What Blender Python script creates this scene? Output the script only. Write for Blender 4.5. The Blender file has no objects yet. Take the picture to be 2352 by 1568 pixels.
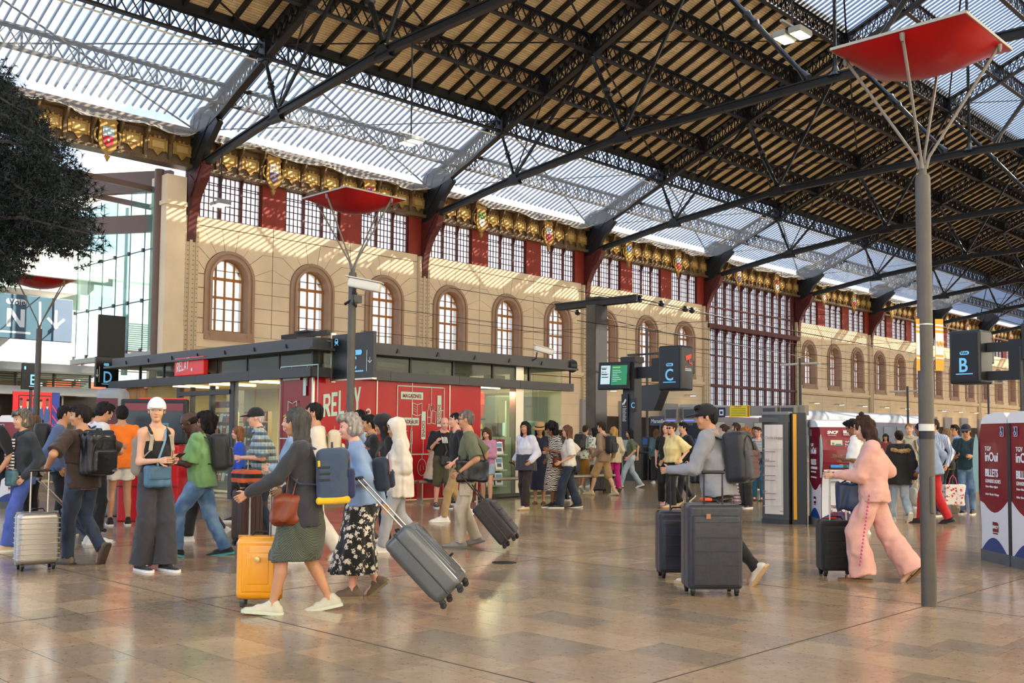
import bpy, math, random
import numpy as np
from mathutils import Vector, Matrix
SC=bpy.context.scene; COL=SC.collection
random.seed(7); RS=np.random.RandomState(7)
# ---------------- camera ----------------
FOC,TH,PT,RL,SHY=2312.6,0.77321,0.05627,0.0081,88.5
EYE=np.array([0,0,1.42])
F_=np.array([math.cos(TH)*math.cos(PT),math.sin(TH)*math.cos(PT),math.sin(PT)])
R_=np.array([math.sin(TH),-math.cos(TH),0.]); U_=np.cross(R_,F_)
cR=math.cos(RL)*R_+math.sin(RL)*U_; cU=-math.sin(RL)*R_+math.cos(RL)*U_
cd=bpy.data.cameras.new('camera'); cam=bpy.data.objects.new('camera',cd); COL.objects.link(cam)
cam.matrix_world=Matrix(((cR[0],cU[0],-F_[0],EYE[0]),(cR[1],cU[1],-F_[1],EYE[1]),(cR[2],cU[2],-F_[2],EYE[2]),(0,0,0,1)))
cd.sensor_width=36; cd.lens=36*FOC/2352; cd.shift_y=SHY/2352; cd.clip_end=900
SC.camera=cam
# ---------------- world, sun, exposure ----------------
SUN=Vector((-1.35,1.0,-1.35)).normalized()
w=bpy.data.worlds.new('world'); SC.world=w; w.use_nodes=True
nt=w.node_tree; N=nt.nodes; N.clear(); L=nt.links
out=N.new('ShaderNodeOutputWorld'); bg=N.new('ShaderNodeBackground'); bg.inputs[1].default_value=.95
tc=N.new('ShaderNodeTexCoord'); sx=N.new('ShaderNodeSeparateXYZ'); L.new(tc.outputs['Generated'],sx.inputs[0])
gr=N.new('ShaderNodeValToRGB'); L.new(sx.outputs[2],gr.inputs[0])
e=gr.color_ramp.elements
e[0].position=0.0; e[0].color=(.40,.36,.31,1)
e[1].position=.02; e[1].color=(.95,1.0,1.08,1)
e2=e.new(.30); e2.color=(.50,.76,1.18,1)
e3=e.new(1.0); e3.color=(.26,.50,1.0,1)
ns=N.new('ShaderNodeTexNoise'); ns.inputs['Scale'].default_value=5.5; ns.inputs['Detail'].default_value=5
L.new(tc.outputs['Generated'],ns.inputs['Vector'])
cr=N.new('ShaderNodeValToRGB'); cr.color_ramp.elements[0].position=.46; cr.color_ramp.elements[1].position=.66
L.new(ns.outputs[0],cr.inputs[0])
ab=N.new('ShaderNodeMath'); ab.operation='GREATER_THAN'; ab.inputs[1].default_value=.0; L.new(sx.outputs[2],ab.inputs[0])
mm=N.new('ShaderNodeMath'); mm.operation='MULTIPLY'; L.new(cr.outputs[0],mm.inputs[0]); L.new(ab.outputs[0],mm.inputs[1])
mx=N.new('ShaderNodeMixRGB'); L.new(mm.outputs[0],mx.inputs[0]); L.new(gr.outputs[0],mx.inputs[1]); mx.inputs[2].default_value=(1.35,1.35,1.38,1)
L.new(mx.outputs[0],bg.inputs[0]); L.new(bg.outputs[0],out.inputs[0])
sd=bpy.data.lights.new('sun','SUN'); sd.energy=14.0; sd.angle=math.radians(.6); sd.color=(1,.90,.74)
so=bpy.data.objects.new('sun',sd); COL.objects.link(so); so.location=(60,-40,60); so.rotation_euler=SUN.to_track_quat('-Z','Y').to_euler()
SC.view_settings.view_transform='Standard'; SC.view_settings.look='None'; SC.view_settings.gamma=1
SC.view_settings.use_curve_mapping=False; SC.view_settings.exposure=0.94
SC.cycles.max_bounces=7; SC.cycles.diffuse_bounces=4; SC.cycles.glossy_bounces=3; SC.cycles.transparent_max_bounces=24
SC.cycles.sample_clamp_indirect=6; SC.cycles.use_denoising=True; SC.cycles.caustics_reflective=False; SC.cycles.caustics_refractive=False
# ---------------- pixel rays (to lay real points out on real planes) ----------------
def ray(x,y): return F_+cR*(x-1176)/FOC-cU*(y-784-SHY)/FOC
cR=np.array(cR); cU=np.array(cU)
def G(x,y,z=0.):
    d=ray(x,y); t=(z-EYE[2])/d[2]; p=EYE+t*d; return (float(p[0]),float(p[1]))
def PX(x,y,X): d=ray(x,y); p=EYE+d*(X/d[0]); return tuple(float(v) for v in p)
def PY(x,y,Y): d=ray(x,y); p=EYE+d*(Y/d[1]); return tuple(float(v) for v in p)
# ---------------- materials ----------------
def lin(h):
    if isinstance(h,str):
        h=h.lstrip('#'); c=[int(h[i:i+2],16)/255 for i in (0,2,4)]
    else: c=h
    return tuple((v/12.92 if v<=.04045 else ((v+.055)/1.055)**2.4) for v in c)+(1.,)
MATS={}
def mat(name,col,rough=.6,metal=0.,noise=0.,scale=6.,bump=0.,bscale=None,emit=0.,spec=None,trans=0.,transl=0.,coat=0.,sheen=0.,stretch=None):
    if name in MATS: return MATS[name]
    m=bpy.data.materials.new(name); m.use_nodes=True; MATS[name]=m
    nt=m.node_tree; N=nt.nodes; L=nt.links; b=N['Principled BSDF']
    c=lin(col); b.inputs['Base Color'].default_value=c; b.inputs['Roughness'].default_value=rough; b.inputs['Metallic'].default_value=metal
    if spec is not None: b.inputs['Specular IOR Level'].default_value=spec
    if coat: b.inputs['Coat Weight'].default_value=coat
    if noise or bump:
        tc=N.new('ShaderNodeTexCoord'); src=tc.outputs['Object']
        if stretch:
            mp=N.new('ShaderNodeMapping'); mp.inputs['Scale'].default_value=stretch; L.new(src,mp.inputs[0]); src=mp.outputs[0]
        n=N.new('ShaderNodeTexNoise'); n.inputs['Scale'].default_value=scale; n.inputs['Detail'].default_value=4; L.new(src,n.inputs['Vector'])
        if noise:
            r=N.new('ShaderNodeValToRGB'); r.color_ramp.elements[0].position=.3; r.color_ramp.elements[1].position=.7
            r.color_ramp.elements[0].color=tuple(max(0,v*(1-noise)) for v in c[:3])+(1,); r.color_ramp.elements[1].color=tuple(min(1,v*(1+noise*.6)) for v in c[:3])+(1,)
            L.new(n.outputs[0],r.inputs[0]); L.new(r.outputs[0],b.inputs['Base Color'])
        if bump:
            n2=N.new('ShaderNodeTexNoise'); n2.inputs['Scale'].default_value=bscale or scale*2; n2.inputs['Detail'].default_value=3; L.new(src,n2.inputs['Vector'])
            bp=N.new('ShaderNodeBump'); bp.inputs['Strength'].default_value=bump; bp.inputs['Distance'].default_value=.02; L.new(n2.outputs[0],bp.inputs['Height']); L.new(bp.outputs[0],b.inputs['Normal'])
    if emit:
        b.inputs['Emission Color'].default_value=c; b.inputs['Emission Strength'].default_value=emit
    o=N['Material Output']
    if transl:
        tl=N.new('ShaderNodeBsdfTranslucent'); tl.inputs[0].default_value=c; mxs=N.new('ShaderNodeMixShader'); mxs.inputs[0].default_value=transl
        L.new(b.outputs[0],mxs.inputs[1]); L.new(tl.outputs[0],mxs.inputs[2]); L.new(mxs.outputs[0],o.inputs[0]); last=mxs
    else: last=b
    if trans:
        tr=N.new('ShaderNodeBsdfTransparent'); m2=N.new('ShaderNodeMixShader'); m2.inputs[0].default_value=trans
        L.new(last.outputs[0],m2.inputs[1]); L.new(tr.outputs[0],m2.inputs[2]); L.new(m2.outputs[0],o.inputs[0])
    return m
def glassmat(name,tint,alpha,rough=.03,ior=1.5):
    """pane: mirror-like reflection by Fresnel over a tinted see-through sheet"""
    if name in MATS: return MATS[name]
    m=bpy.data.materials.new(name); m.use_nodes=True; MATS[name]=m; N=m.node_tree.nodes; L=m.node_tree.links; N.clear()
    o=N.new('ShaderNodeOutputMaterial'); tr=N.new('ShaderNodeBsdfTransparent'); c=lin(tint); tr.inputs[0].default_value=c
    gl=N.new('ShaderNodeBsdfGlossy'); gl.inputs['Roughness'].default_value=rough; lw=N.new('ShaderNodeLayerWeight'); lw.inputs[0].default_value=.5; pw=N.new('ShaderNodeMath'); pw.operation='POWER'; pw.inputs[1].default_value=4.5; L.new(lw.outputs['Facing'],pw.inputs[0]); fr=N.new('ShaderNodeMath'); fr.operation='MULTIPLY_ADD'; fr.inputs[1].default_value=.45*(ior-1)*2; fr.inputs[2].default_value=.02; L.new(pw.outputs[0],fr.inputs[0])
    df=N.new('ShaderNodeBsdfDiffuse'); df.inputs[0].default_value=c
    a=N.new('ShaderNodeMixShader'); a.inputs[0].default_value=alpha; L.new(tr.outputs[0],a.inputs[1]); L.new(df.outputs[0],a.inputs[2])
    b=N.new('ShaderNodeMixShader'); L.new(fr.outputs[0],b.inputs[0]); L.new(a.outputs[0],b.inputs[1]); L.new(gl.outputs[0],b.inputs[2]); L.new(b.outputs[0],o.inputs[0])
    return m
# ---------------- mesh builder ----------------
def nrm(v): v=np.array(v,float); return v/(np.linalg.norm(v)+1e-12)
class MB:
    def __init__(s): s.v=[]; s.f=[]; s.m=[]; s.n=0
    def add(s,vs,fs,mi=0):
        o=len(s.v); s.v+= [tuple(float(c) for c in p) for p in vs]; s.f+=[tuple(i+o for i in f) for f in fs]; s.m+=[mi]*len(fs); return s
    def box(s,a,b,mi=0):
        x0,y0,z0=[min(p,q) for p,q in zip(a,b)]; x1,y1,z1=[max(p,q) for p,q in zip(a,b)]
        return s.add([(x0,y0,z0),(x1,y0,z0),(x1,y1,z0),(x0,y1,z0),(x0,y0,z1),(x1,y0,z1),(x1,y1,z1),(x0,y1,z1)],[(0,3,2,1),(4,5,6,7),(0,1,5,4),(1,2,6,5),(2,3,7,6),(3,0,4,7)],mi)
    def cbox(s,c,sz,mi=0): return s.box([c[i]-sz[i]/2 for i in range(3)],[c[i]+sz[i]/2 for i in range(3)],mi)
    def beam(s,p,q,w,h=None,up=(0,0,1),mi=0):
        p=np.array(p,float);q=np.array(q,float);h=h or w;d=nrm(q-p);u=np.array(up,float)
        if abs(d@nrm(u))>.99: u=np.array((0,1,0.))
        a=nrm(np.cross(d,u));b=np.cross(a,d); a=a*w/2;b=b*h/2
        vs=[p-a-b,p+a-b,p+a+b,p-a+b,q-a-b,q+a-b,q+a+b,q-a+b]
        return s.add(vs,[(0,3,2,1),(4,5,6,7),(0,1,5,4),(1,2,6,5),(2,3,7,6),(3,0,4,7)],mi)
    def tube(s,pts,r,n=8,mi=0,cap=True):
        pts=[np.array(p,float) for p in pts]; k=len(pts); rr=r if isinstance(r,(list,tuple)) else [r]*k
        vs=[];fs=[];pa=None
        for i,p in enumerate(pts):
            d=nrm(pts[min(i+1,k-1)]-pts[max(i-1,0)])
            if pa is None: pa=nrm(np.cross(d,(0,0,1) if abs(d[2])<.9 else (1,0,0)))
            pa=nrm(pa-d*(pa@d)); pb=np.cross(d,pa)
            vs+=[p+rr[i]*(math.cos(t)*pa+math.sin(t)*pb) for t in [2*math.pi*j/n for j in range(n)]]
        for i in range(k-1):
            for j in range(n): a=i*n+j;b=i*n+(j+1)%n; fs.append((a,b,b+n,a+n))
        if cap: fs.append(tuple(range(n-1,-1,-1))); fs.append(tuple(range((k-1)*n,k*n)))
        return s.add(vs,fs,mi)
    def lathe(s,prof,c=(0,0,0),n=16,mi=0,ax=None):
        """prof: (r,z) list about the z axis, or about ax"""
        vs=[];fs=[];k=len(prof); c=np.array(c,float)
        z=nrm(ax) if ax is not None else np.array((0,0,1.)); x=nrm(np.cross(z,(0,1,0) if abs(z[1])<.9 else (1,0,0))); y=np.cross(z,x)
        for r,h in prof: vs+=[c+x*r*math.cos(2*math.pi*j/n)+y*r*math.sin(2*math.pi*j/n)+z*h for j in range(n)]
        for i in range(k-1):
            for j in range(n): a=i*n+j;b=i*n+(j+1)%n; fs.append((a,b,b+n,a+n))
        fs.append(tuple(range(n-1,-1,-1))); fs.append(tuple(range((k-1)*n,k*n)))
        return s.add(vs,fs,mi)
    def prism(s,poly,ext,mi=0):
        k=len(poly); e=np.array(ext,float); vs=[np.array(p,float) for p in poly]; vs=vs+[v+e for v in vs]
        fs=[tuple(range(k)),tuple(range(2*k-1,k-1,-1))]+[(i,i+k,(i+1)%k+k,(i+1)%k) for i in range(k)]
        return s.add(vs,fs,mi)
    def quad(s,*p,mi=0): return s.add(p,[tuple(range(len(p)))],mi)
    def rbox(s,c,sz,r=.03,n=3,mi=0,R=None):
        """rounded box"""
        hx=[v/2 for v in sz]; r=min([r]+hx); inn=[v-r for v in hx]; c=np.array(c,float)
        vs=[];fs=[];T=[]
        for sg in (-1,1):
            for i in range(n+1):
                T.append((sg, math.tan(math.pi/4-(math.pi/4)*i/n) if sg<0 else math.tan(math.pi/4*i/n)))
        m=len(T)
        for ax in range(3):
            for sg in (-1,1):
                o=len(vs)
                for (s1,w1) in T:
                    for (s2,w2) in T:
                        d=[0,0,0]; b=[0,0,0]; a1=(ax+1)%3;a2=(ax+2)%3
                        d[ax]=sg; d[a1]=s1*w1; d[a2]=s2*w2
                        l=math.sqrt(d[0]**2+d[1]**2+d[2]**2)
                        b[ax]=sg*inn[ax]; b[a1]=s1*inn[a1]; b[a2]=s2*inn[a2]
                        vs.append([b[i]+r*d[i]/l for i in range(3)])
                for i in range(m-1):
                    for j in range(m-1):
                        q=(o+i*m+j,o+(i+1)*m+j,o+(i+1)*m+j+1,o+i*m+j+1)
                        fs.append(q if sg>0 else q[::-1])
        V=np.array(vs)
        if R is not None: V=V@np.array(R).T
        return s.add(V+c,fs,mi)
    def build(s,name,m,parent=None,smooth=False,loc=None,**tags):
        me=bpy.data.meshes.new(name); me.from_pydata(s.v,[],s.f)
        for x in (m if isinstance(m,(list,tuple)) else [m]): me.materials.append(x)
        if any(s.m): me.polygons.foreach_set('material_index',s.m)
        if smooth:
            me.polygons.foreach_set('use_smooth',[True]*len(s.f))
            if smooth!='all': me.set_sharp_from_angle(angle=math.radians(40))
        me.update()
        return link(name,me,parent,loc,**tags)
def link(name,me,parent=None,loc=None,**tags):
    o=bpy.data.objects.new(name,me); COL.objects.link(o)
    if parent is not None: o.parent=parent
    if loc is not None: o.location=loc
    for k,v in tags.items():
        if v is not None: o[k]=v
    return o
def thing(name,label,cat,loc=(0,0,0),rz=0.,group=None,rot=None):
    o=bpy.data.objects.new(name,None); COL.objects.link(o); o.location=loc; o.rotation_euler=rot or (0,0,rz); o.empty_display_size=.1
    o['label']=label; o['category']=cat
    if group: o['group']=group
    return o
def struct(name,label=None):
    o=bpy.data.objects.new(name,None); COL.objects.link(o); o['kind']='structure'
    if label: o['label']=label
    return o
def cptree(o,parent=None,loc=None,rz=None,label=None):
    c=o.copy(); COL.objects.link(c); c.parent=parent
    if loc is not None: c.location=loc
    if rz is not None: c.rotation_euler=(0,0,rz)
    if label: c['label']=label
    for ch in o.children: cptree(ch,c)
    return c
def text(s,parent,org,right,up,size,m,bold=0.,ext=.002,sx=1.,align='LEFT',name='lettering',lift=.003,shear=0.):
    cu=bpy.data.curves.new(name,'FONT'); cu.body=s; cu.size=size; cu.extrude=ext; cu.offset=bold; cu.align_x=align; cu.shear=shear; cu.resolution_u=3
    cu.materials.append(m); o=bpy.data.objects.new(name,cu); COL.objects.link(o); o.parent=parent
    r=Vector(right).normalized(); u=Vector(up).normalized(); n=r.cross(u)
    p=Vector(org)+n*lift
    o.matrix_local=Matrix(((r[0]*sx,u[0],n[0],p[0]),(r[1]*sx,u[1],n[1],p[1]),(r[2]*sx,u[2],n[2],p[2]),(0,0,0,1)))
    return o
class Flat:
    """flat print on a plane: origin, right, up; coordinates in metres on the sheet"""
    def __init__(s,org,right,up,lift=.004): s.o=np.array(org,float); s.r=nrm(right); s.u=nrm(up); s.n=np.cross(s.r,s.u); s.l=lift; s.mb=MB()
    def P(s,x,y,l=0): return s.o+s.r*x+s.u*y+s.n*(s.l+l)
    def rect(s,x0,y0,x1,y1,mi=0,l=0,t=.002): s.mb.prism([s.P(x0,y0,l),s.P(x1,y0,l),s.P(x1,y1,l),s.P(x0,y1,l)],s.n*t,mi); return s
    def poly(s,pts,mi=0,l=0,t=.002): s.mb.prism([s.P(x,y,l) for x,y in pts],s.n*t,mi); return s
    def line(s,pts,w,mi=0,l=0,close=False):
        pts=list(pts)+([pts[0]] if close else [])
        for (a,b),(c,d) in zip(pts,pts[1:]):
            L_=math.hypot(c-a,d-b) or 1e-6; nx,ny=-(d-b)/L_*w/2,(c-a)/L_*w/2; ex,ey=(c-a)/L_*w/2*.9,(d-b)/L_*w/2*.9
            s.poly([(a+nx-ex,b+ny-ey),(a-nx-ex,b-ny-ey),(c-nx+ex,d-ny+ey),(c+nx+ex,d+ny+ey)],mi,l)
        return s
    def ell(s,cx,cy,rx,ry,mi=0,l=0,n=20,a0=0,a1=6.2832): s.poly([(cx+rx*math.cos(a0+(a1-a0)*i/n),cy+ry*math.sin(a0+(a1-a0)*i/n)) for i in range(n+(a1-a0<6.2))],mi,l); return s
    def ring(s,cx,cy,rx,ry,w,mi=0,l=0,n=20,a0=0,a1=6.2832): return s.line([(cx+rx*math.cos(a0+(a1-a0)*i/n),cy+ry*math.sin(a0+(a1-a0)*i/n)) for i in range(n+1)],w,mi,l)
    def rrect(s,x0,y0,x1,y1,r,mi=0,l=0):
        p=[]
        for cx,cy,a in ((x1-r,y1-r,0),(x0+r,y1-r,90),(x0+r,y0+r,180),(x1-r,y0+r,270)):
            p+=[(cx+r*math.cos(math.radians(a+t)),cy+r*math.sin(math.radians(a+t))) for t in (0,30,60,90)]
        return s.poly(p,mi,l)
    def build(s,name,m,parent,**k): return s.mb.build(name,m,parent,**k)
# ================= SETTING =================
YW=43.5; B=14.35; X0=22.85; ZS=11.7; ZC=13.8; YR=18.4
def TX(n): return X0+B*n
def zlow(Y): 
    if Y<YR: Y=2*YR-Y
    return 17.4+.415*(37.2-Y)
NB=range(0,9)
# ---- floor: stone slabs in courses across the hall ----
def stonemat():
    m=bpy.data.materials.new('polished_stone'); m.use_nodes=True; N=m.node_tree.nodes; L=m.node_tree.links; b=N['Principled BSDF']
    tc=N.new('ShaderNodeTexCoord'); at=N.new('ShaderNodeAttribute'); at.attribute_name='tone'; oi=N.new('ShaderNodeObjectInfo')
    ad=N.new('ShaderNodeMath'); L.new(at.outputs['Fac'],ad.inputs[0]); L.new(oi.outputs['Random'],ad.inputs[1]); fr=N.new('ShaderNodeMath'); fr.operation='FRACT'; L.new(ad.outputs[0],fr.inputs[0])
    r=N.new('ShaderNodeValToRGB'); r.color_ramp.interpolation='CONSTANT'; e=r.color_ramp.elements; cols=['ab957a','b39c7e','a28c72','ae9375','988974','b2987b','aa9177','baa184','9b8a74','ad967a']
    e[0].color=lin(cols[0]); e[1].position=.1; e[1].color=lin(cols[1])
    for i in range(2,10): q=e.new(i/10); q.color=lin(cols[i])
    L.new(fr.outputs[0],r.inputs[0])
    mp=N.new('ShaderNodeMapping'); mp.inputs['Scale'].default_value=(1.25,1.,1); L.new(tc.outputs['Object'],mp.inputs[0])
    n=N.new('ShaderNodeTexNoise'); n.inputs['Scale'].default_value=5; n.inputs['Detail'].default_value=8; n.inputs['Roughness'].default_value=.68; n.inputs['Distortion'].default_value=1.2; L.new(mp.outputs[0],n.inputs['Vector'])
    r2=N.new('ShaderNodeValToRGB'); r2.color_ramp.elements[0].position=.32; r2.color_ramp.elements[0].color=(.76,.72,.67,1); r2.color_ramp.elements[1].position=.62; r2.color_ramp.elements[1].color=(.98,.955,.91,1); L.new(n.outputs[0],r2.inputs[0])
    mu=N.new('ShaderNodeMixRGB'); mu.blend_type='MULTIPLY'; mu.inputs[0].default_value=.85; L.new(r.outputs[0],mu.inputs[1]); L.new(r2.outputs[0],mu.inputs[2])
    v=N.new('ShaderNodeTexNoise'); v.inputs['Scale'].default_value=26; v.inputs['Detail'].default_value=2; L.new(mp.outputs[0],v.inputs['Vector'])
    r3=N.new('ShaderNodeValToRGB'); r3.color_ramp.elements[0].position=.30; r3.color_ramp.elements[0].color=(.45,.38,.32,1); r3.color_ramp.elements[1].position=.38; r3.color_ramp.elements[1].color=(1,1,1,1); L.new(v.outputs[0],r3.inputs[0])
    mu2=N.new('ShaderNodeMixRGB'); mu2.blend_type='MULTIPLY'; mu2.inputs[0].default_value=.7; L.new(mu.outputs[0],mu2.inputs[1]); L.new(r3.outputs[0],mu2.inputs[2]); L.new(mu2.outputs[0],b.inputs['Base Color'])
    rr=N.new('ShaderNodeMapRange'); rr.inputs['To Min'].default_value=.09; rr.inputs['To Max'].default_value=.24; L.new(n.outputs[0],rr.inputs[0]); L.new(rr.outputs[0],b.inputs['Roughness'])
    b.inputs['Specular IOR Level'].default_value=.5
    nb=N.new('ShaderNodeTexNoise'); nb.inputs['Scale'].default_value=2.2; nb.inputs['Detail'].default_value=3; L.new(tc.outputs['Object'],nb.inputs['Vector'])
    bp=N.new('ShaderNodeBump'); bp.inputs['Strength'].default_value=.05; bp.inputs['Distance'].default_value=.03; L.new(nb.outputs[0],bp.inputs['Height']); L.new(bp.outputs[0],b.inputs['Normal'])
    return m
STONE=stonemat(); GROUT=mat('grout','5d5044',.7)
flo=struct('floor'); MB().box((-25,-8,-.3),(180,62,-.006),0).build('screed',GROUT,flo)
MB().box((-60,-60,-.5),(260,-7,-.05)).box((-60,62,-.5),(260,130,-.05)).box((180,-7,-.5),(260,62,-.05)).box((-60,-7,-.5),(-25,62,-.05)).build('outer_ground',mat('asphalt','a39c90',.9),flo)
CW=.405; rows=[]
tiles=[]
rx=-12.
i=0
while rx<58:
    rr=random.Random(i); y=-6.5-rr.random()*.8
    while y<YW-.3:
        ln=rr.choice([.44,.68,.68,.68,.86,.55])
        if rx>26: ln*=1.6
        tiles.append((rx,y,CW if rx<=26 else CW*2,ln)); y+=ln
    rx+=CW if rx<=26 else CW*2; i+=1
def vis(x,y):
    d=np.array((x,y,0))-EYE; z=d@F_
    if z<.5: return 0
    px=1176+FOC*(d@cR)/z; py=784+SHY-FOC*(d@cU)/z
    return 1/z if -80<px<2430 and py<1640 else 0
tiles.sort(key=lambda t:-vis(t[0]+t[2]/2,t[1]+t[3]/2))
g=.003; shared={}
for (x,y,cw,ln) in tiles[:298]:
    k=(round(cw,2),round(ln,2))
    if k not in shared:
        mb=MB(); mb.prism([(g,g,-.02),(cw-g,g,-.02),(cw-g,ln-g,-.02),(g,ln-g,-.02)],(0,0,.02)); o=mb.build('floor_slab',STONE,flo,loc=(x,y,0)); shared[k]=o.data
    else: link('floor_slab',shared[k],flo,(x,y,0))
mb=MB(); tones=[]
for (x,y,cw,ln) in tiles[298:]:
    gg=g if x<26 else .006
    mb.add([(x+gg,y+gg,0),(x+cw-gg,y+gg,0),(x+cw-gg,y+ln-gg,0),(x+gg,y+ln-gg,0)],[(0,1,2,3)]); tones+=[random.random()]*4
mb.add([(58,-6.5,0),(180,-6.5,0),(180,YW,0),(58,YW,0)],[(0,1,2,3)]); tones+=[.3]*4
o=mb.build('floor_slab_field',STONE,flo,kind='stuff'); a=o.data.attributes.new('tone','FLOAT','POINT'); a.data.foreach_set('value',tones)
m=MB()
for y in (-.93,3.55,8.03,12.51): m.box((1,y-.006,-.02),(30,y+.006,.0012))
for x in (4.33,8.81,13.29,17.77): m.box((x-.006,-3,-.02),(x+.006,16,.0014))
m.build('expansion_joint',mat('joint_dark','4a3f34',.8),flo)
# ---- left long wall with arched windows ----
PL=mat('cream_plaster','e6d2b1',.85,noise=.10,scale=.6,bump=.25,bscale=5); MORT=mat('dark_joint','6b5a40',.9); SUR=mat('window_surround_paint','a88a72',.7,noise=.08,scale=2)
WOODF=mat('golden_oak_frame','ae7434',.5,noise=.15,scale=8); REDP=mat('oxide_red_paint','8f2f1e',.6,noise=.15,scale=2.5); DRED=mat('dark_red_iron','571d18',.55,noise=.2,scale=5)
PANE=mat('frosted_pane','f8f6f2',.5,transl=.8,trans=.52,noise=.10,scale=1.6); IRON=mat('painted_black_iron','14161a',.5,noise=.3,scale=2)
RIV=mat('riveted_pilaster_paint','cdbb9c',.6)
wal=struct('wall_left')
CS=(2.15,6.9,11.62); CE=(.38,4.52,9.27,13.97)
AW,AB,AS=.97,6.35,8.9
def arch(w,zs,n=14): return [(w*math.cos(math.pi*k/n),zs+w*math.sin(math.pi*k/n)) for k in range(n+1)]
def ground_wall(x0,x1,c,mb,mi=0):
    """backing wall of one window cell, with the arched opening and its reveal"""
    A=arch(AW,AS); T=ZS; yb=YW+.05
    def q(*p): mb.quad(*[(x,yb,z) for x,z in p],mi=mi)
    q((x0,0),(x1,0),(x1,AB),(x0,AB)); q((x0,AB),(c-AW,AB),(c-AW,AS),(x0,AS)); q((c+AW,AB),(x1,AB),(x1,AS),(c+AW,AS))
    q((x0,AS),(c-AW,AS),(c-AW,T),(x0,T)); q((c+AW,AS),(x1,AS),(x1,T),(c+AW,T))
    for (a,z),(b,z2) in zip(A,A[1:]): q((c+b,z2),(c+a,z),(c+a,T),(c+b,T))
    R=[(AW,AB)]+A+[(-AW,AB)]
    for (a,z),(b,z2) in zip(R,R[1:]): mb.quad((c+a,yb,z),(c+b,yb,z2),(c+b,yb+.75,z2),(c+a,yb+.75,z),mi=1)
    mb.quad((c-AW,yb,AB),(c+AW,yb,AB),(c+AW,yb+.75,AB),(c-AW,yb+.75,AB),mi=1)
SW=1.34
LV=[9.62,10.32,10.98]; AN=[12,38,58]     # stepped joints above the springing
def half_blocks(h,sg):
    """plaster blocks of half a window cell, h = half width; returned as (x,z) outlines"""
    out=[]; zs=[6.9-.72,6.9,7.62,8.34,9.0]
    for a,b in zip(zs,zs[1:]): out.append([(SW,a),(h,a),(h,b),(SW,b)] if b<9 else [(SW,a),(h,a),(h,9.0),(SW,9.0)])
    pts=[(SW,9.0,0)]
    lines=[[(SW*1.0,9.0),(h,9.0)]]
    for an,lv in zip(AN,LV):
        t=math.radians(an); p=(SW*math.cos(t),AS+SW*math.sin(t)); k=(lv-p[1])/math.sin(t); xx=min(h-.05,p[0]+k*math.cos(t)); lines.append([p,(xx,lv),(h,lv)])
    t=math.radians(78); p=(SW*math.cos(t),AS+SW*math.sin(t)); lines.append([p,(p[0]+.18,ZS-.42),(h,ZS-.42)])
    angs=[4]+AN+[78]
    for i in range(4):
        a0,a1=math.radians(angs[i]),math.radians(angs[i+1]); arc=[(SW*math.cos(a0+(a1-a0)*k/4),AS+SW*math.sin(a0+(a1-a0)*k/4)) for k in (1,2,3)]
        out.append(lines[i]+lines[i+1][::-1]+arc[::-1])
    return [[(sg*x,z) for x,z in p] for p in out]
def keyblock():
    t=math.radians(78); p=(SW*math.cos(t),AS+SW*math.sin(t)); return [(-p[0],p[1]),(0,AS+SW),(p[0],p[1]),(p[0]+.18,ZS-.42),(-p[0]-.18,ZS-.42)]
def shrink(p,g=.022):
    c=np.mean(p,axis=0); return [tuple(np.array(v)+ (c-np.array(v))/ (np.linalg.norm(c-np.array(v))+1e-6)*g) for v in p]
far=MB(); back=MB(); piers=MB()
for n in range(-1,10):
    if n==3: continue
    if n==-1: continue
    for j,c in enumerate(CS):
        x0,x1=TX(n)+CE[j],TX(n)+CE[j+1]; cc=TX(n)+c
        ground_wall(x0 if j else TX(n),x1 if j<2 else TX(n+1),cc,back)
        polys=[(p,cc) for p in half_blocks(x1-cc,1)+half_blocks(cc-x0,-1)+[keyblock()]]
        polys+=[([(x0-cc,5.72),(x1-cc,5.72),(x1-cc,6.17),(x0-cc,6.17)] if 0 else [(x0-cc,ZS-.40),(x1-cc,ZS-.40),(x1-cc,ZS),(x0-cc,ZS)],cc)]
        zz=[0,.72,1.44,2.16,2.88,3.6,4.32,5.0,5.35]
        if n<2: polys+=[([(x0-cc,a),(x1-cc,a),(x1-cc,b),(x0-cc,b)],cc) for a,b in zip(zz,zz[1:])]
        else: polys+=[([(x0-cc,a),(x1-cc,a),(x1-cc,b),(x0-cc,b)],cc) for a,b in zip(zz[4:],zz[5:])]
        for p,ccx in polys:
            q=shrink(p); V=[(ccx+x,YW,z) for x,z in q]
            a=sum(q[i][0]*q[(i+1)%len(q)][1]-q[(i+1)%len(q)][0]*q[i][1] for i in range(len(q)))
            if a>0: V=V[::-1]
            if n<3 and max(z for _,z in p)>6: MB().prism(V,(0,.05,0)).build('plaster_block',PL,wal)
            else: far.prism(V,(0,.05,0))
        # string course and moulding under the windows
        far.box((x0,YW-.10,5.40),(x1,YW+.04,5.52)).box((x0,YW-.22,5.52),(x1,YW+.04,5.72)).box((x0,YW-.06,5.72),(x1,YW+.04,6.17))
        # attic piers
        e0=TX(n)+(0 if j==0 else CE[j]); 
for n in range(0,10):
    if n==3: continue
    for a,b in ((0,.45),(3.85,5.2),(8.6,9.95),(13.3,14.35)):
        piers.box((TX(n)+a,YW+.0,ZS),(TX(n)+b,YW+.35,ZC+.1))
        piers.box((TX(n)+a-.12,YW+.1,ZS),(TX(n)+b+.12,YW+.3,ZC+.1),1)
far.box((TX(9)+14.35,YW-.1,0),(180,YW+.5,16))
far.build('plaster_field',PL,wal,kind='stuff'); back.build('backing_masonry',[MORT,SUR],wal); piers.build('attic_pier',[REDP,DRED],wal,kind='stuff')
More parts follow.
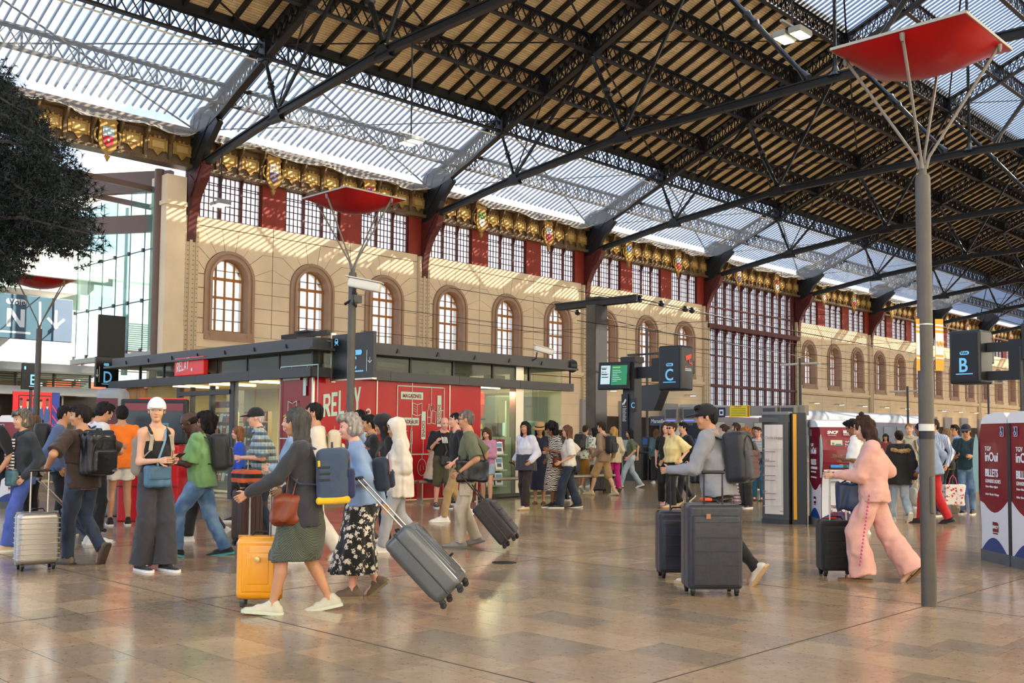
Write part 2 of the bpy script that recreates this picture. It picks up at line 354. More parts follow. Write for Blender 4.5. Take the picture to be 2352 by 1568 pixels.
# end pier at the left (plain plaster buttress) and riveted pilasters
pb=MB(); pb.box((TX(0)-1.42,YW-.5,0),(TX(0)-.45,YW+1.0,13.3)); pb.box((TX(0)-1.5,YW-.6,11.9),(TX(0)-.45,YW+1,12.1)).box((TX(0)-1.46,YW-.55,0),(TX(0)-.45,YW-.4,6.4))
pb.build('end_buttress',PL,wal)
for n in range(0,11):
    m=MB(); x=TX(n); m.box((x-.38,YW-.16,0),(x+.38,YW+.3,ZS-.1)); m.box((x-.38,YW-.22,0),(x-.24,YW-.16,ZS-.1)).box((x+.24,YW-.22,0),(x+.38,YW-.16,ZS-.1)).box((x-.07,YW-.2,0),(x+.07,YW-.16,ZS-.1))
    if n<5:
        z=.3
        while z<ZS-.3:
            for dx in (-.31,-.14,.14,.31): m.cbox((x+dx,YW-.225 if abs(dx)>.2 else YW-.17,z),(.05,.03,.05),1)
            z+=.22 if n<3 else .4
    m.build('riveted_pilaster',[RIV,mat('rivet','a08e70',.6)],wal)
    # red iron bracket under the truss end
    k=MB(); prof=[(YW,ZS-1.3),(YW-.15,ZS-1.3),(YW-.25,ZS-.4),(YW-.35,ZS+.1),(YW-.75,ZS+.9),(YW-1.3,ZS+1.5),(YW-1.55,ZC+.0),(YW-1.55,ZC+.15),(YW,ZC+.15)]
    k.prism([(x-.14,y,z) for y,z in prof],(.28,0,0)); pr=prof[1:-1]
    for (a,b),(c,d) in zip(pr,pr[1:]): k.beam((x,a,b),(x,c,d),.42,.08,up=(0,1,.3))
    k.beam((x-.16,YW-.3,ZS+.8),(x-.16,YW-1.2,ZC),.03,.06); k.beam((x-.16,YW-.2,ZC-.3),(x-.16,YW-.9,ZS+1.2),.03,.06)
    k.build('iron_bracket',DRED,wal)
# ---- arched windows: surround, oak frame, panes ----
def arched_window(idx,x,fine):
    w=struct('window_%d'%idx)
    w.location=(x,YW,0); m=MB()
    for (w0,w1,y0,y1) in ((SW,1.2,-.10,.05),(1.22,1.06,-.05,.05),(1.08,AW-.02,-.13,.05)):
        A0=[(w0,AB-.42 if w0>1.3 else AB-.2)]+arch(w0,AS)+[(-w0,AB-.42 if w0>1.3 else AB-.2)]; A1=[(w1,AB-.3)]+arch(w1,AS)+[(-w1,AB-.3)]
        for i in range(len(A0)-1):
            a,b,c,d=A0[i],A0[i+1],A1[i+1],A1[i]
            m.prism([(a[0],y0,a[1]),(b[0],y0,b[1]),(c[0],y0,c[1]),(d[0],y0,d[1])],(0,y1-y0,0))
    m.box((-SW,-.16,AB-.45),(SW,.05,AB-.28)).box((-1.2,-.1,AB-.28),(1.2,.4,AB-.02))
    m.build('surround',SUR,w)
    m=MB(); yf=.42; A0=[(AW,AB)]+arch(AW,AS)+[(-AW,AB)]; A1=[(AW-.06,AB)]+arch(AW-.06,AS)+[(-AW+.06,AB)]
    for i in range(len(A0)-1):
        a,b,c,d=A0[i],A0[i+1],A1[i+1],A1[i]; m.prism([(a[0],yf,a[1]),(b[0],yf,b[1]),(c[0],yf,c[1]),(d[0],yf,d[1])],(0,.1,0))
    top=lambda xx: AS+math.sqrt(max(0,AW**2-xx**2))
    for xx in (-.49,0,.49): m.box((xx-.038,yf,AB),(xx+.038,yf+.1,top(xx)))
    for zz,h in ((AB+.04,.08),(8.02,.11),(8.92,.14)): m.box((-AW+.02,yf-.02,zz-h/2),(AW-.02,yf+.1,zz+h/2))
    for zz in (6.92,7.47,9.33): m.box((-AW+.05,yf+.02,zz-.015),(AW-.05,yf+.08,zz+.015),1)
    m.build('frame',[WOODF,IRON],w)
    cols=[(-.91,-.53),(-.452,-.038),(.038,.452),(.53,.91)]; rws=[(6.43,6.905),(6.935,7.455),(7.485,7.965),(8.075,8.85),(8.97,9.315),(9.345,10)]
    pm=MB()
    for a,b in cols:
        for z0,z1 in rws:
            t=min(z1,AS+math.sqrt(max(0,(AW-.04)**2-max(abs(a),abs(b))**2))) if z0>=8.9 else z1
            tt=min(z1,AS+math.sqrt(max(0,(AW-.04)**2-min(abs(a),abs(b))**2))) if z0>=8.9 else z1
            if tt<=z0: continue
            t=max(t,z0); lo,hi=(t,tt) if abs(a)>abs(b) else (tt,t)
            P=[(a,yf+.05,z0),(b,yf+.05,z0),(b,yf+.05,hi),(a,yf+.05,lo)]
            if fine: MB().prism(P,(0,.008,0)).build('pane',PANE,w)
            else: pm.prism(P,(0,.008,0))
    if not fine: pm.build('pane_field',PANE,w,kind='stuff')
    return w
def attic_window(idx,x,fine):
    w=struct('window_%d'%idx); w.location=(x,YW+.12,0); W=1.7; z0,z1=ZS+.02,ZC+.02; m=MB()
    for xx in (-W,-W/3,W/3,W): m.box((xx-.075,-.06,z0),(xx+.075,.14,z1)); 
    for xx in (-W/3,W/3): m.prism([(xx-.03,-.06,z1-.5),(xx-.03,-.22,z1-.12),(xx-.03,-.24,z1),(xx-.03,-.06,z1)],(.06,0,0))
    m.box((-W,-.02,z1-.05),(W,.12,z1+.02)).box((-W,-.02,z0-.02),(W,.12,z0+.03)); m.build('iron_frame',DRED,w)
    m=MB(); cw=(2*W/3-.15)/4; zr=[z0+.03+i*.335 for i in range(5)]+[z1-.48,z1-.38]
    for l in range(3):
        xs=-W+l*2*W/3+.075
        for k in (1,2,3): m.box((xs+k*cw-.02,0,z0),(xs+k*cw+.02,.05,z1))
        for z in zr[1:]: m.box((xs,0,z-.018),(xs+4*cw,.05,z+.018))
    m.build('glazing_bar',DRED,w)
    pm=MB(); sh=None
    for l in range(3):
        xs=-W+l*2*W/3+.075
        for k in range(4):
            for i,(a,b) in enumerate([(zr[0],zr[1]),(zr[1],zr[2]),(zr[2],zr[3]),(zr[3],zr[4]),(zr[4],zr[5]),(zr[6],z1)]):
                if fine:
                    if i<4:
                        if sh is None: sh=MB().box((.02,.02,.018),(cw-.02,.028,.317)).build('pane',PANE,w,loc=(xs+k*cw,0,a)).data
                        else: link('pane',sh,w,(xs+k*cw,0,a))
                    else: MB().box((xs+k*cw+.02,.02,a+.018),(xs+(k+1)*cw-.02,.028,b-.018)).build('pane',PANE,w)
                else: pm.box((xs+k*cw+.02,.02,a+.018),(xs+(k+1)*cw-.02,.028,b-.018))
    if not fine: pm.build('pane_field',PANE,w,kind='stuff')
    return w
wi=1; fa=ff=fu=fv=None
def again(src,idx,x):
    c=cptree(src,None,(x,src.location.y,0)); c.name='window_%d'%idx; return c
for n in range(0,10):
    if n==3: continue
    for c in CS:
        x=TX(n)+c
        if n<2:
            ff=arched_window(wi,x,True) if ff is None else again(ff,wi,x)
            fu=attic_window(wi+1,x,True) if fu is None else again(fu,wi+1,x)
        else:
            fa=arched_window(wi,x,False) if fa is None else again(fa,wi,x)
            fv=attic_window(wi+1,x,False) if fv is None else again(fv,wi+1,x)
        wi+=2
# ---- great iron window ----
gw=struct('window_%d'%wi); x0,x1=TX(3)+.4,TX(4)-.4; nl=11; lw=(x1-x0)/nl; m=MB(); gb=MB(); pn=MB()
zt=[(3.9,5.45,3),(5.65,7.9,5),(7.9,9.95,4),(10.35,11.7,3),(11.7,13.3,4),(13.4,13.8,1)]
for i in range(nl+1): 
    x=x0+i*lw; MB().box((x-.1,YW,3.7),(x+.1,YW+.3,ZC+.1)).prism([(x-.05,YW,9.3),(x-.05,YW-.25,9.9),(x-.05,YW-.3,10.1),(x-.05,YW,10.1)],(.1,0,0)).prism([(x-.05,YW,ZC-.5),(x-.05,YW-.3,ZC-.1),(x-.05,YW,ZC)],(.1,0,0)).build('mullion',DRED,gw)
for z,h,p in ((3.75,.5,.2),(5.55,.2,.15),(10.15,.35,.35),(7.9,.08,.05),(11.7,.1,.08)): m.box((x0-.3,YW-p,z-h/2),(x1+.3,YW+.2,z+h/2))
m.box((TX(3)+.38,YW,3.3),(TX(3)+.7,YW+.4,ZC)).box((TX(4)-.9,YW,3.3),(TX(4)-.38,YW+.4,ZC)); m.build('transom',DRED,gw)
for i in range(nl):
    xs=x0+i*lw+.1; cw=(lw-.2)/4
    for k in range(1,4): gb.box((xs+k*cw-.022,YW+.1,3.9),(xs+k*cw+.022,YW+.16,ZC))
    for a,b,r in zt:
        for q in range(r+1): z=a+(b-a)*q/r; gb.box((xs,YW+.1,z-.02),(xs+4*cw,YW+.16,z+.02))
    for k in range(5): gb.lathe([(.0,0),(.07,0),(.07,.04),(0,.04)],(xs+k*(lw-.2)/4,YW+.12,9.8),8,ax=(0,1,0))
    pn.box((xs,YW+.12,3.9),(xs+4*cw,YW+.13,9.95)).box((xs,YW+.12,10.3),(xs+4*cw,YW+.13,ZC))
gb.build('glazing_bar',DRED,gw,kind='stuff'); pn.build('pane_field',mat('clear_dusty_pane','eef3f8',.4,transl=.6,trans=.62),gw,kind='stuff')
# low wall of the train entrance under it
MB().box((TX(3),YW-.2,3.0),(TX(4),YW+.6,3.6)).build('entrance_lintel',mat('grey_lintel','8d8580',.8),wal)
# ---- grey panels along the foot of the wall ----
GP=mat('grey_panel','9b989a',.7); DK=mat('dark_recess','3d342e',.9); pm=MB(); dk=MB()
for n in range(0,10):
    for j in range(3):
        xa=TX(n)+CE[j]-.0
        if n==3: continue
        if n>=2: dk.box((xa+.9,YW+.02,0),(xa+4.2,YW+.06,3.2))
        MB().box((xa-.9,YW-.25,0),(xa+1.15,YW-.02,3.95)).build('grey_cladding_panel',GP,wal)
dk.build('door_recess',DK,wal,kind='stuff')  # flat dark sheets paint the shade of the door openings
# ---- cornice: riveted beam, brackets, cartouches, shields ----
co=struct('trim_1'); BR=mat('bronze_brown_paint','6a5234',.55,noise=.25,scale=2); GOLD=mat('old_gold_paint','b08a45',.4,metal=.25,noise=.25,scale=6); GOLD2=mat('pale_gold_plate','c9a968',.4,metal=.2)
m=MB(); xa,xb=TX(-2),TX(10)
m.box((xa,YW-.15,ZC+.15),(xb,YW+.25,ZC+1.7)).box((xa,YW-.42,ZC),(xb,YW+.35,ZC+.16)).box((xa,YW-.75,ZC+1.6),(xb,YW+.4,ZC+1.75)).box((xa,YW-.5,ZC+1.45),(xb,YW,ZC+1.6)); m.build('beam',BR,co)
m=MB()
for i in range(int((TX(4)-xa)/.16)): m.cbox((xa+i*.16,YW-.43,ZC+.08),(.04,.04,.04))
m.build('rivet_row',BR,co,kind='stuff')
cm=MB(); y=YW-.17
cm.prism([(-.38,y,.42),(.38,y,.42),(.38,y,.98),(-.38,y,.98)],(0,-.07,0)); cm.prism([(-.28,y-.07,.54),(.28,y-.07,.54),(.28,y-.07,.84),(-.28,y-.07,.84)],(0,-.04,0),1)
for sx in (-1,1):
    cm.prism([(sx*.38,y,.45),(sx*.47,y,.38),(sx*.47,y,.95),(sx*.38,y,.92)],(0,-.1,0)); cm.lathe([(.04,0),(.08,.03),(.04,.06)],(sx*.1,y-.06,1.06),8,ax=(0,1,0)); cm.lathe([(.03,0),(.06,.03),(.03,.06)],(sx*.36,y-.08,1.0),8,ax=(0,1,0))
cm.prism([(-.22,y,.42),(0,y,.18),(.22,y,.42)],(0,-.09,0)); cm.lathe([(.03,0),(.07,.05),(.03,.1)],(0,y-.1,.34),8,ax=(0,1,0))
cart=None
bk=MB(); bk.prism([(-.05,YW-.15,.16),(-.05,YW-.28,.2),(-.05,YW-.33,.9),(-.05,YW-.6,1.2),(-.05,YW-.72,1.6),(-.05,YW-.15,1.6)],(.10,0,0)); bk.lathe([(.03,0),(.1,.02),(.1,.1),(.03,.12)],(-.06,YW-.56,1.42),8,ax=(1,0,0)); bk.prism([(-.08,YW-.15,.25),(-.08,YW-.3,.4),(-.08,YW-.3,.95),(-.08,YW-.15,.95)],(.16,0,0)); bra=None
sh=MB(); y=YW-.35
sh.prism([(-.42,y,.35),(-.36,y,.1),(0,y,-.28),(.36,y,.1),(.42,y,.35),(.36,y,1.15),(.45,y,1.3),(.3,y,1.42),(-.3,y,1.42),(-.45,y,1.3),(-.36,y,1.15)],(0,-.12,0))
sh.prism([(-.13,y-.02,-.25),(0,y-.02,-.52),(.13,y-.02,-.25)],(0,-.12,0)); 
for s in (-1,1): sh.tube([(s*(.42+.16*math.sin(t)),y-.06,.6-.3*math.cos(t)) for t in [k*.5 for k in range(7)]],.045,6); sh.lathe([(.04,0),(.12,.03),(.12,.1),(.04,.13)],(s*.25,y-.14,1.42),8,ax=(0,1,0))
shd=None
cs=[('3d6fb0','c9a23c','e8e8e8'),('9fc0cf','b01f2e','e8e0d0'),('e6e0d8','5a4a6a','c9a23c'),('b5342c','e8e0d0','3d6fb0'),('3f7a4a','e8e0d0','c9a23c'),('d9cfc0','a8202c','3d6fb0')]
si=0
for n in range(-2,10):
    for i in range(12):
        x=TX(n)+(i+.5)*B/12
        if x<8.5: continue
        if i in (3,8):
            if shd is None: s=sh.build('shield',GOLD,co,loc=(x,0,ZC),smooth=True); shd=s.data
            else: s=link('shield',shd,co,(x,0,ZC))
            c=cs[si%6]; si+=1; q=MB(); yy=YW-.48
            q.prism([(-.24,yy,.62),(.24,yy,.62),(.24,yy,1.02),(-.24,yy,1.02)],(0,-.02,0),0); q.prism([(-.24,yy,.62),(-.22,yy,.3),(0,yy,.08),(.22,yy,.3),(.24,yy,.62)],(0,-.02,0),1)
            for a,b in ((-.11,.88),(.11,.88),(0,.73),(0,.42)): q.lathe([(0,0),(.055,0),(.055,.03),(0,.03)],(a,yy-.05,b),8,2,ax=(0,1,0))
            q.build('coat_of_arms',[mat('enamel_'+h,h,.5) for h in c],s)
        else:
            if cart is None: o=cm.build('cartouche',[GOLD,GOLD2],co,loc=(x,0,ZC+.12),smooth=True); cart=o.data
            else: link('cartouche',cart,co,(x,0,ZC+.12))
        x2=TX(n)+i*B/12
        if bra is None: o=bk.build('console',BR,co,loc=(x2,0,ZC)); bra=o.data
        else: link('console',bra,co,(x2,0,ZC))
# ---- opposite long wall, out of view; its translucent panes are added to diffuse the sun ----
w2=struct('wall_right'); m=MB(); yo=2*YR-YW
for n in range(-3,11):
    m.box((TX(n)-.6,yo-.4,0),(TX(n)+.6,yo,ZC)); 
m.box((TX(-3),yo-.4,12.6),(TX(11),yo+.5,16.6)).box((TX(-3),yo-.4,0),(TX(11),yo,1.0)); m.build('arcade',PL,w2)
m=MB()
for n in range(-3,10): m.box((TX(n)+.6,yo-.25,1.0),(TX(n+1)-.6,yo-.2,12.6))
m.build('frosted_glazing',mat('frosted_side_glazing','f2efe8',.5,transl=.92),w2)
# ================= ROOF =================
ce=struct('ceiling')
DECK=None
def deckmat():
    m=bpy.data.materials.new('pine_boards'); m.use_nodes=True; N=m.node_tree.nodes; L=m.node_tree.links; b=N['Principled BSDF']
    tc=N.new('ShaderNodeTexCoord'); mp=N.new('ShaderNodeMapping'); mp.inputs['Rotation'].default_value=(0,0,0); L.new(tc.outputs['Object'],mp.inputs[0])
    br=N.new('ShaderNodeTexBrick'); br.inputs['Scale'].default_value=1; br.inputs['Brick Width'].default_value=2.3; br.inputs['Row Height'].default_value=.13; br.inputs['Mortar Size'].default_value=.010; br.offset=.37
    br.inputs['Color1'].default_value=lin('ecd5aa'); br.inputs['Color2'].default_value=lin('dac294'); br.inputs['Mortar'].default_value=lin('957a52'); L.new(mp.outputs[0],br.inputs['Vector'])
    n=N.new('ShaderNodeTexNoise'); n.inputs['Scale'].default_value=3.; n.inputs['Detail'].default_value=6; L.new(mp.outputs[0],n.inputs['Vector'])
    r=N.new('ShaderNodeValToRGB'); r.color_ramp.elements[0].position=.33; r.color_ramp.elements[0].color=(.72,.66,.6,1); r.color_ramp.elements[1].position=.5; r.color_ramp.elements[1].color=(1,1,1,1); L.new(n.outputs[0],r.inputs[0])
    mu=N.new('ShaderNodeMixRGB'); mu.blend_type='MULTIPLY'; mu.inputs[0].default_value=.6; L.new(br.outputs[0],mu.inputs[1]); L.new(r.outputs[0],mu.inputs[2]); L.new(mu.outputs[0],b.inputs['Base Color']); b.inputs['Roughness'].default_value=.75
    return m
DECK=deckmat(); GLS=mat('roof_glass','cfdcea',.5,transl=.5,trans=.78); BAR=mat('glazing_bar_grey','7d8fa8',.5); NET=mat('weathered_net','dedbd2',.9,transl=.6,trans=.74,noise=.3,scale=.5,stretch=(1,1,1))
XA,XB=TX(-2),TX(11)
PUR=[40.4,37.2,34.1,31.0,27.9,24.8,21.6]; DH=1.18
zd=lambda Y: zlow(Y)+DH
def slab(mb,xa,xb,ya,yb,t=.06,dz=0,mi=0):
    mb.prism([(xa,ya,zd(ya)+dz),(xb,ya,zd(ya)+dz),(xb,yb,zd(yb)+dz),(xa,yb,zd(yb)+dz)],(0,0,t),mi)
# board deck, one panel per bay and purlin span so that each reads as its own field
for n in range(-2,11):
    for a,b in zip(PUR[1:5],PUR[2:6]):
        m=MB(); slab(m,TX(n)+.0,TX(n+1),b,a,dz=.16); m.build('board_field',DECK,ce)
m=MB()
for n in range(-2,11): slab(m,TX(n),TX(n+1),2*YR-37.2,2*YR-24.8,dz=.16)
m.build('far_board_field',DECK,ce)
# joists
jm=MB().beam((0,37.2,zd(37.2)+.04),(0,24.8,zd(24.8)+.04),.13,.26,up=(0,0,1)).build('joist',IRON,ce,loc=(TX(-2)+.55,0,0)).data
k=1
for n in range(-2,11):
    for i in range(13):
        if n==-2 and i==0: continue
        link('joist',jm,ce,(TX(n)+.55+i*B/13,0,0))
m=MB()
for n in range(-1,6):
    for i in range(13): x=TX(n)+.55+i*B/13; m.beam((x,2*YR-37.2,zd(37.2)+.04),(x,2*YR-24.8,zd(24.8)+.04),.13,.26)
m.build('far_joist',IRON,ce,kind='stuff')
# edge beams of the board zone
m=MB()
for Y in (37.2,24.8,2*YR-24.8,2*YR-37.2): m.box((XA,Y-.12,zd(Y)-.2),(XB,Y+.12,zd(Y)+.3))
m.build('edge_beam',IRON,ce)
# glazed zones: low strip by the wall, ridge, and their mirror images
def strip(ya,yb,fine,name):
    sk=MB(); 
    for n in range(-2,11):
        for i in range(38):
            x=TX(n)+i*B/38; sk.beam((x,ya,zd(ya)+.08),(x,yb,zd(yb)+.08),.06,.10)
    sk.build(name,BAR,ce,kind='stuff')
GLD=mat('dusty_roof_glass','cfcabc',.6,transl=.6,trans=.26)  # dimmer glass for the unseen far strip, added to soften sun on the floor
def gl(ya,yb,n0,n1,individual,g=None):
    if individual:
        d=MB(); w_=B/38; d.prism([(.03,ya,zd(ya)+.1),(w_-.03,ya,zd(ya)+.1),(w_-.03,yb,zd(yb)+.1),(.03,yb,zd(yb)+.1)],(0,0,.012)); dat=None
        for n in range(n0,n1):
            for i in range(38):
                x=TX(n)+i*w_
                if dat is None: dat=d.build('glass_pane',GLS,ce,loc=(x,0,0)).data
                else: link('glass_pane',dat,ce,(x,0,0))
    else:
        m=MB()
        for n in range(n0,n1): m.prism([(TX(n),ya,zd(ya)+.1),(TX(n+1),ya,zd(ya)+.1),(TX(n+1),yb,zd(yb)+.1),(TX(n),yb,zd(yb)+.1)],(0,0,.012))
        m.build('glass_field',g or GLS,ce,kind='stuff')
strip(43.3,40.4,1,'glazing_bars'); strip(40.4,37.2,1,'glazing_bars'); strip(24.8,YR,1,'ridge_bars'); strip(YR,2*YR-24.8,1,'ridge_bars'); strip(2*YR-37.2,2*YR-43.3,1,'far_bars')
gl(43.3,40.4,-1,3,True); gl(40.4,37.2,-1,2,True)
gl(43.3,40.4,3,11,False); gl(40.4,37.2,2,11,False); gl(43.3,37.2,-2,-1,False); gl(24.8,YR,-2,11,False); gl(YR,2*YR-24.8,-2,11,False); gl(2*YR-37.2,2*YR-43.3,-2,11,False,GLD)
# wind bracing straps in the roof plane
m=MB()
for n in range(-1,9):
    for a,b in ((37.2,31.0),(31.0,24.8),(43.2,37.2)):
        for u,v in ((a,b),(b,a)): m.beam((TX(n),u,zlow(u)+.75),(TX(n+1),v,zlow(v)+.75),.09,.04)
    for a,b in ((24.8,YR),): 
        for u,v in ((a,b),(b,a)): m.beam((TX(n),u,zlow(u)+.75),(TX(n+1),v,zlow(v)+.75),.09,.04)
m.build('wind_brace',IRON,ce,kind='stuff')
# lattice purlins
def purlin(Y,label,dark=IRON):
    t=thing('lattice_purlin',label,'purlin',(0,Y,zlow(Y)+.12),group='lattice purlins under the roof')
    f=MB().box((XA,-.13,.88),(XB,.13,.96)).box((XA,-.13,0),(XB,.13,.08)).box((XA,-.02,.78),(XB,.02,.9)).box((XA,-.02,.06),(XB,.02,.14)); f.build('flange',dark,t)
    m=MB(); s=B/26
    for i in range(26*12):
        x=TX(-1)+i*s
        if x>TX(9): break
        m.beam((x,0,.08),(x+s,0,.88),.03,.065,up=(0,1,0)); m.beam((x,.03,.88),(x+s,.03,.08),.03,.065,up=(0,1,0))
        if i%2==0: m.box((x-.03,-.05,.08),(x+.03,.05,.88))
    m.build('lattice_web',dark,t,kind='stuff'); return t
names=['lattice purlin crossing the glass strip nearest the cornice','lattice purlin where the wall glazing meets the boards','first lattice purlin up the boarded slope','middle lattice purlin of the boarded slope','upper lattice purlin of the boarded slope','lattice purlin where the boards meet the ridge glazing','lattice purlin crossing the ridge glazing, near slope']
GI=mat('grey_iron','2c3038',.5)
for Y,l in zip(PUR,names): purlin(Y,l,GI if Y in (40.4,21.6) else IRON)
purlin(YR,'lattice purlin running along the ridge',GI)
for Y,l in ((2*YR-21.6,'lattice purlin crossing the ridge glazing, far slope'),(2*YR-24.8,'lattice purlin at the far edge of the ridge glazing'),(2*YR-31,'lattice purlin on the far boarded slope')): purlin(Y,l,GI)
# trusses
def half_truss(t,s):
    Yf=lambda y: y if s>0 else 2*YR-y
    y0,y1=43.3,YR
    P=lambda y,z: (0,Yf(y),z)
    m=MB(); up=(1,0,0)
    m.beam(P(42.6,zlow(42.6)+.05),P(y1,zlow(y1)+.05),.34,.12,up=(0,0,1)); m.beam(P(y0,zlow(y0)+1.0),P(y1,zlow(y1)+1.0),.34,.12); m.build('rafter_flange',IRON,t)
    m=MB(); k=int((y0-y1)/.42)
    for i in range(2,k):
        a=y0-i*(y0-y1)/k; b=y0-(i+1)*(y0-y1)/k
        m.beam(P(a,zlow(a)+.1),P(b,zlow(b)+.98),.05,.07,up=up); m.beam(P(a,zlow(a)+.98),P(b,zlow(b)+.1),.05,.07,up=up); m.beam(P(a,zlow(a)+.1),P(a,zlow(a)+.98),.05,.05,up=up)
    m.build('lattice_web',IRON,t,kind='stuff')
    m=MB()
    gp=[P(43.45,13.55),P(43.45,16.1),P(42.9,16.6),P(41.9,16.5),P(41.2,16.0),P(40.9,15.55),P(41.9,14.6),P(42.3,13.9),P(42.9,13.6)]
    m.prism([(x-.15,y,z) for x,y,z in gp],(.3,0,0))
    for q in ((42.9,14.2,41.5,15.9),(43.2,14.4,42.4,16.3),(43.3,14.8,43.0,16.3)): m.beam((-.16,Yf(q[0]),q[1]),(-.16,Yf(q[2]),q[3]),.03,.06,up=up)
    m.build('gusset',IRON,t)
    for Y in PUR[1:6]+[YR]:
        MB().box((-.22,Yf(Y)-.25,zlow(Y)-.02),(.22,Yf(Y)+.25,zlow(Y)+1.05)).build('joint_box',IRON,t)
    N=[(42.6,13.75),(36.3,14.75),(29.1,15.55),(YR,15.75)]
    m=MB()
    for (a,b),(c,d) in zip(N,N[1:]): m.beam(P(a,b),P(c,d),.26,.12,up=(0,0,1)); m.beam(P(a,b+.14),P(c,d+.14),.1,.2); m.beam(P(a,b+.26),P(c,d+.26),.22,.07)
    for a,b in N[1:3]: m.prism([(-.13,Yf(a)-.5,b-.18),(-.13,Yf(a)+.5,b-.18),(-.13,Yf(a)+.2,b+.35),(-.13,Yf(a)-.2,b+.35)],(.26,0,0))
    m.build('tie_beam',IRON,t)
    def cast(a,b,r):
        a=np.array(a,float);b=np.array(b,float);L_=np.linalg.norm(b-a); d=(b-a)/L_
        return MB().lathe([(r*.9,0),(r*1.6,.06),(r*.75,.2),(r*.9,L_*.44),(r*1.6,L_*.46),(r*1.1,L_*.485),(r*1.1,L_*.515),(r*1.6,L_*.54),(r*.9,L_*.56),(r*.7,L_*.93),(r*1.5,L_)],a,10,ax=d).build('strut',GLOS,t,smooth=True)
    cast(P(37.2,zlow(37.2)),P(36.3,15.1),.10); cast(P(31,zlow(31)),P(29.1,15.95),.14); cast(P(24.8,zlow(24.8)),P(19.6,16.1),.14)
    m=MB(); m.beam(P(36.3,14.95),P(31.2,zlow(31.2)),.10,.13); m.beam(P(29.1,15.8),P(24.9,zlow(24.9)),.11,.15); m.beam(P(36.3,15.0),P(34.1,zlow(34.1)+.1),.05); m.build('diagonal_tie',IRON,t)
GLOS=mat('cast_iron_gloss','1a1c20',.3)
T0=thing('roof_truss','roof truss landing on the pilaster at the left end of the wall','truss',(TX(0),0,0),group='iron roof trusses')
half_truss(T0,1); half_truss(T0,-1)
MB().tube([(0,YR,15.7),(0,YR,zlow(YR)+.2)],.075,10).lathe([(.3,0),(.18,.15),(.1,.4),(.08,.7)],(0,YR,15.9),10).build('king_rod',GLOS,T0)
ords={-1:'roof truss overhead, nearest the camera',1:'second roof truss from the left, behind the hanging lamp',2:'third roof truss from the left, over the concrete catenary mast',3:'fourth roof truss, at the left side of the great iron window',4:'fifth roof truss, at the right side of the great iron window',5:'sixth roof truss from the left',6:'seventh roof truss from the left',7:'eighth roof truss from the left',8:'ninth roof truss from the left, farthest one that shows',9:'tenth roof truss, at the far end'}
for n,l in ords.items(): cptree(T0,None,(TX(n),0,0),label=l)
# drooping safety nets under the wall glazing
def net(n,label,amp,seed,full=True):
    t=thing('safety_net',label,'net',(TX(n),0,0),group='safety nets under the glazing'); rs=np.random.RandomState(seed); nx,ny=56,22; V=[];Fc=[]
    ph=rs.rand(8)*6.28
    for j in range(ny+1):
        v=j/ny; Y=43.0-v*5.7
        for i in range(nx+1):
            u=i/nx; x=.35+u*(B-.7); edge=math.sin(math.pi*min(1,v*1.0))**.6
            s=amp*edge*(.75+.25*math.sin(u*7+ph[0]))*(.6+.4*math.sin(math.pi*u))
            z=zlow(Y)-.02-s*(1-.45*v)+ (.35*(1-v)**3) +.05*math.sin(u*40+9*v+ph[1])*(1-v)+.03*math.sin(u*90-20*v+ph[2])
            if v<.12: z+= .12*math.sin(u*23+ph[3])
            V.append((x,Y,z))
    for j in range(ny):
        for i in range(nx): a=j*(nx+1)+i; Fc.append((a,a+1,a+nx+2,a+nx+1))
    MB().add(V,Fc).build('mesh_sheet',NET,t,smooth='all')
    m=MB()
    for i in range(0,nx,2): a=V[i]; b=V[min(nx,i+rs.randint(1,5))+(nx+1)*2]; m.tube([a,((a[0]+b[0])/2,(a[1]+b[1])/2,(a[2]+b[2])/2-.06),b],.018,4)
    for j in (0,ny): m.tube([V[j*(nx+1)+i] for i in range(0,nx+1,4)],.04,5)
    m.build('edge_rope',mat('net_rope','ddd6c6',.9),t,kind='stuff')
net(-1,'grey-white net drooping above the cornice left of the first truss',.95,1)
net(0,'grey-white net drooping between the first and second truss',.85,2)
net(1,'net with a bunched corner between the second and third truss',.6,3)
net(2,'net sagging between the third and fourth truss',.6,4)
net(3,'net sagging over the great iron window',.6,5)
net(4,'net sagging just right of the great iron window',.6,6)
net(5,'net sagging between the sixth and seventh truss',.6,7)
# ================= NEWS KIOSK =================
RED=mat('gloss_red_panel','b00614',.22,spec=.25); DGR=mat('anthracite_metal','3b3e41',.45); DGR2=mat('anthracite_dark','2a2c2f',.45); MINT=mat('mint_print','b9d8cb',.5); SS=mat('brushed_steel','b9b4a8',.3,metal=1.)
SG=glassmat('shop_glass','e6efe6',.03,ior=1.3); GRN=mat('pale_green_panel','aab89a',.6); WHT=mat('white_print','eceff0',.5); WARM=mat('warm_tube','ffe2b0',.4,emit=5); BLK=mat('black_plastic','111214',.45)
LBL=mat('sign_light_blue','6cb5e0',.5,emit=.25); SNB=mat('sign_black','0c0e12',.35)
KX0,KX1,KY0,KY1=11.42,18.82,16.6,25.4
ORD='first second third fourth fifth sixth seventh eighth ninth tenth eleventh twelfth thirteenth fourteenth fifteenth'.split()
k=thing('news_kiosk','glazed news kiosk with red panels and flat anthracite roof','kiosk',(KX0,KY0,0))
def kb(m,a,b,mi=0): return m.box((a[0]-KX0,a[1]-KY0,a[2]),(b[0]-KX0,b[1]-KY0,b[2]),mi)
m=MB(); kb(m,(KX0-.12,KY0-.12,3.12),(KX1+.05,KY1,3.34)); kb(m,(KX0-.3,KY0-.3,3.08),(KX1+.25,KY1+.1,3.13)); m.build('roof',DGR,k)
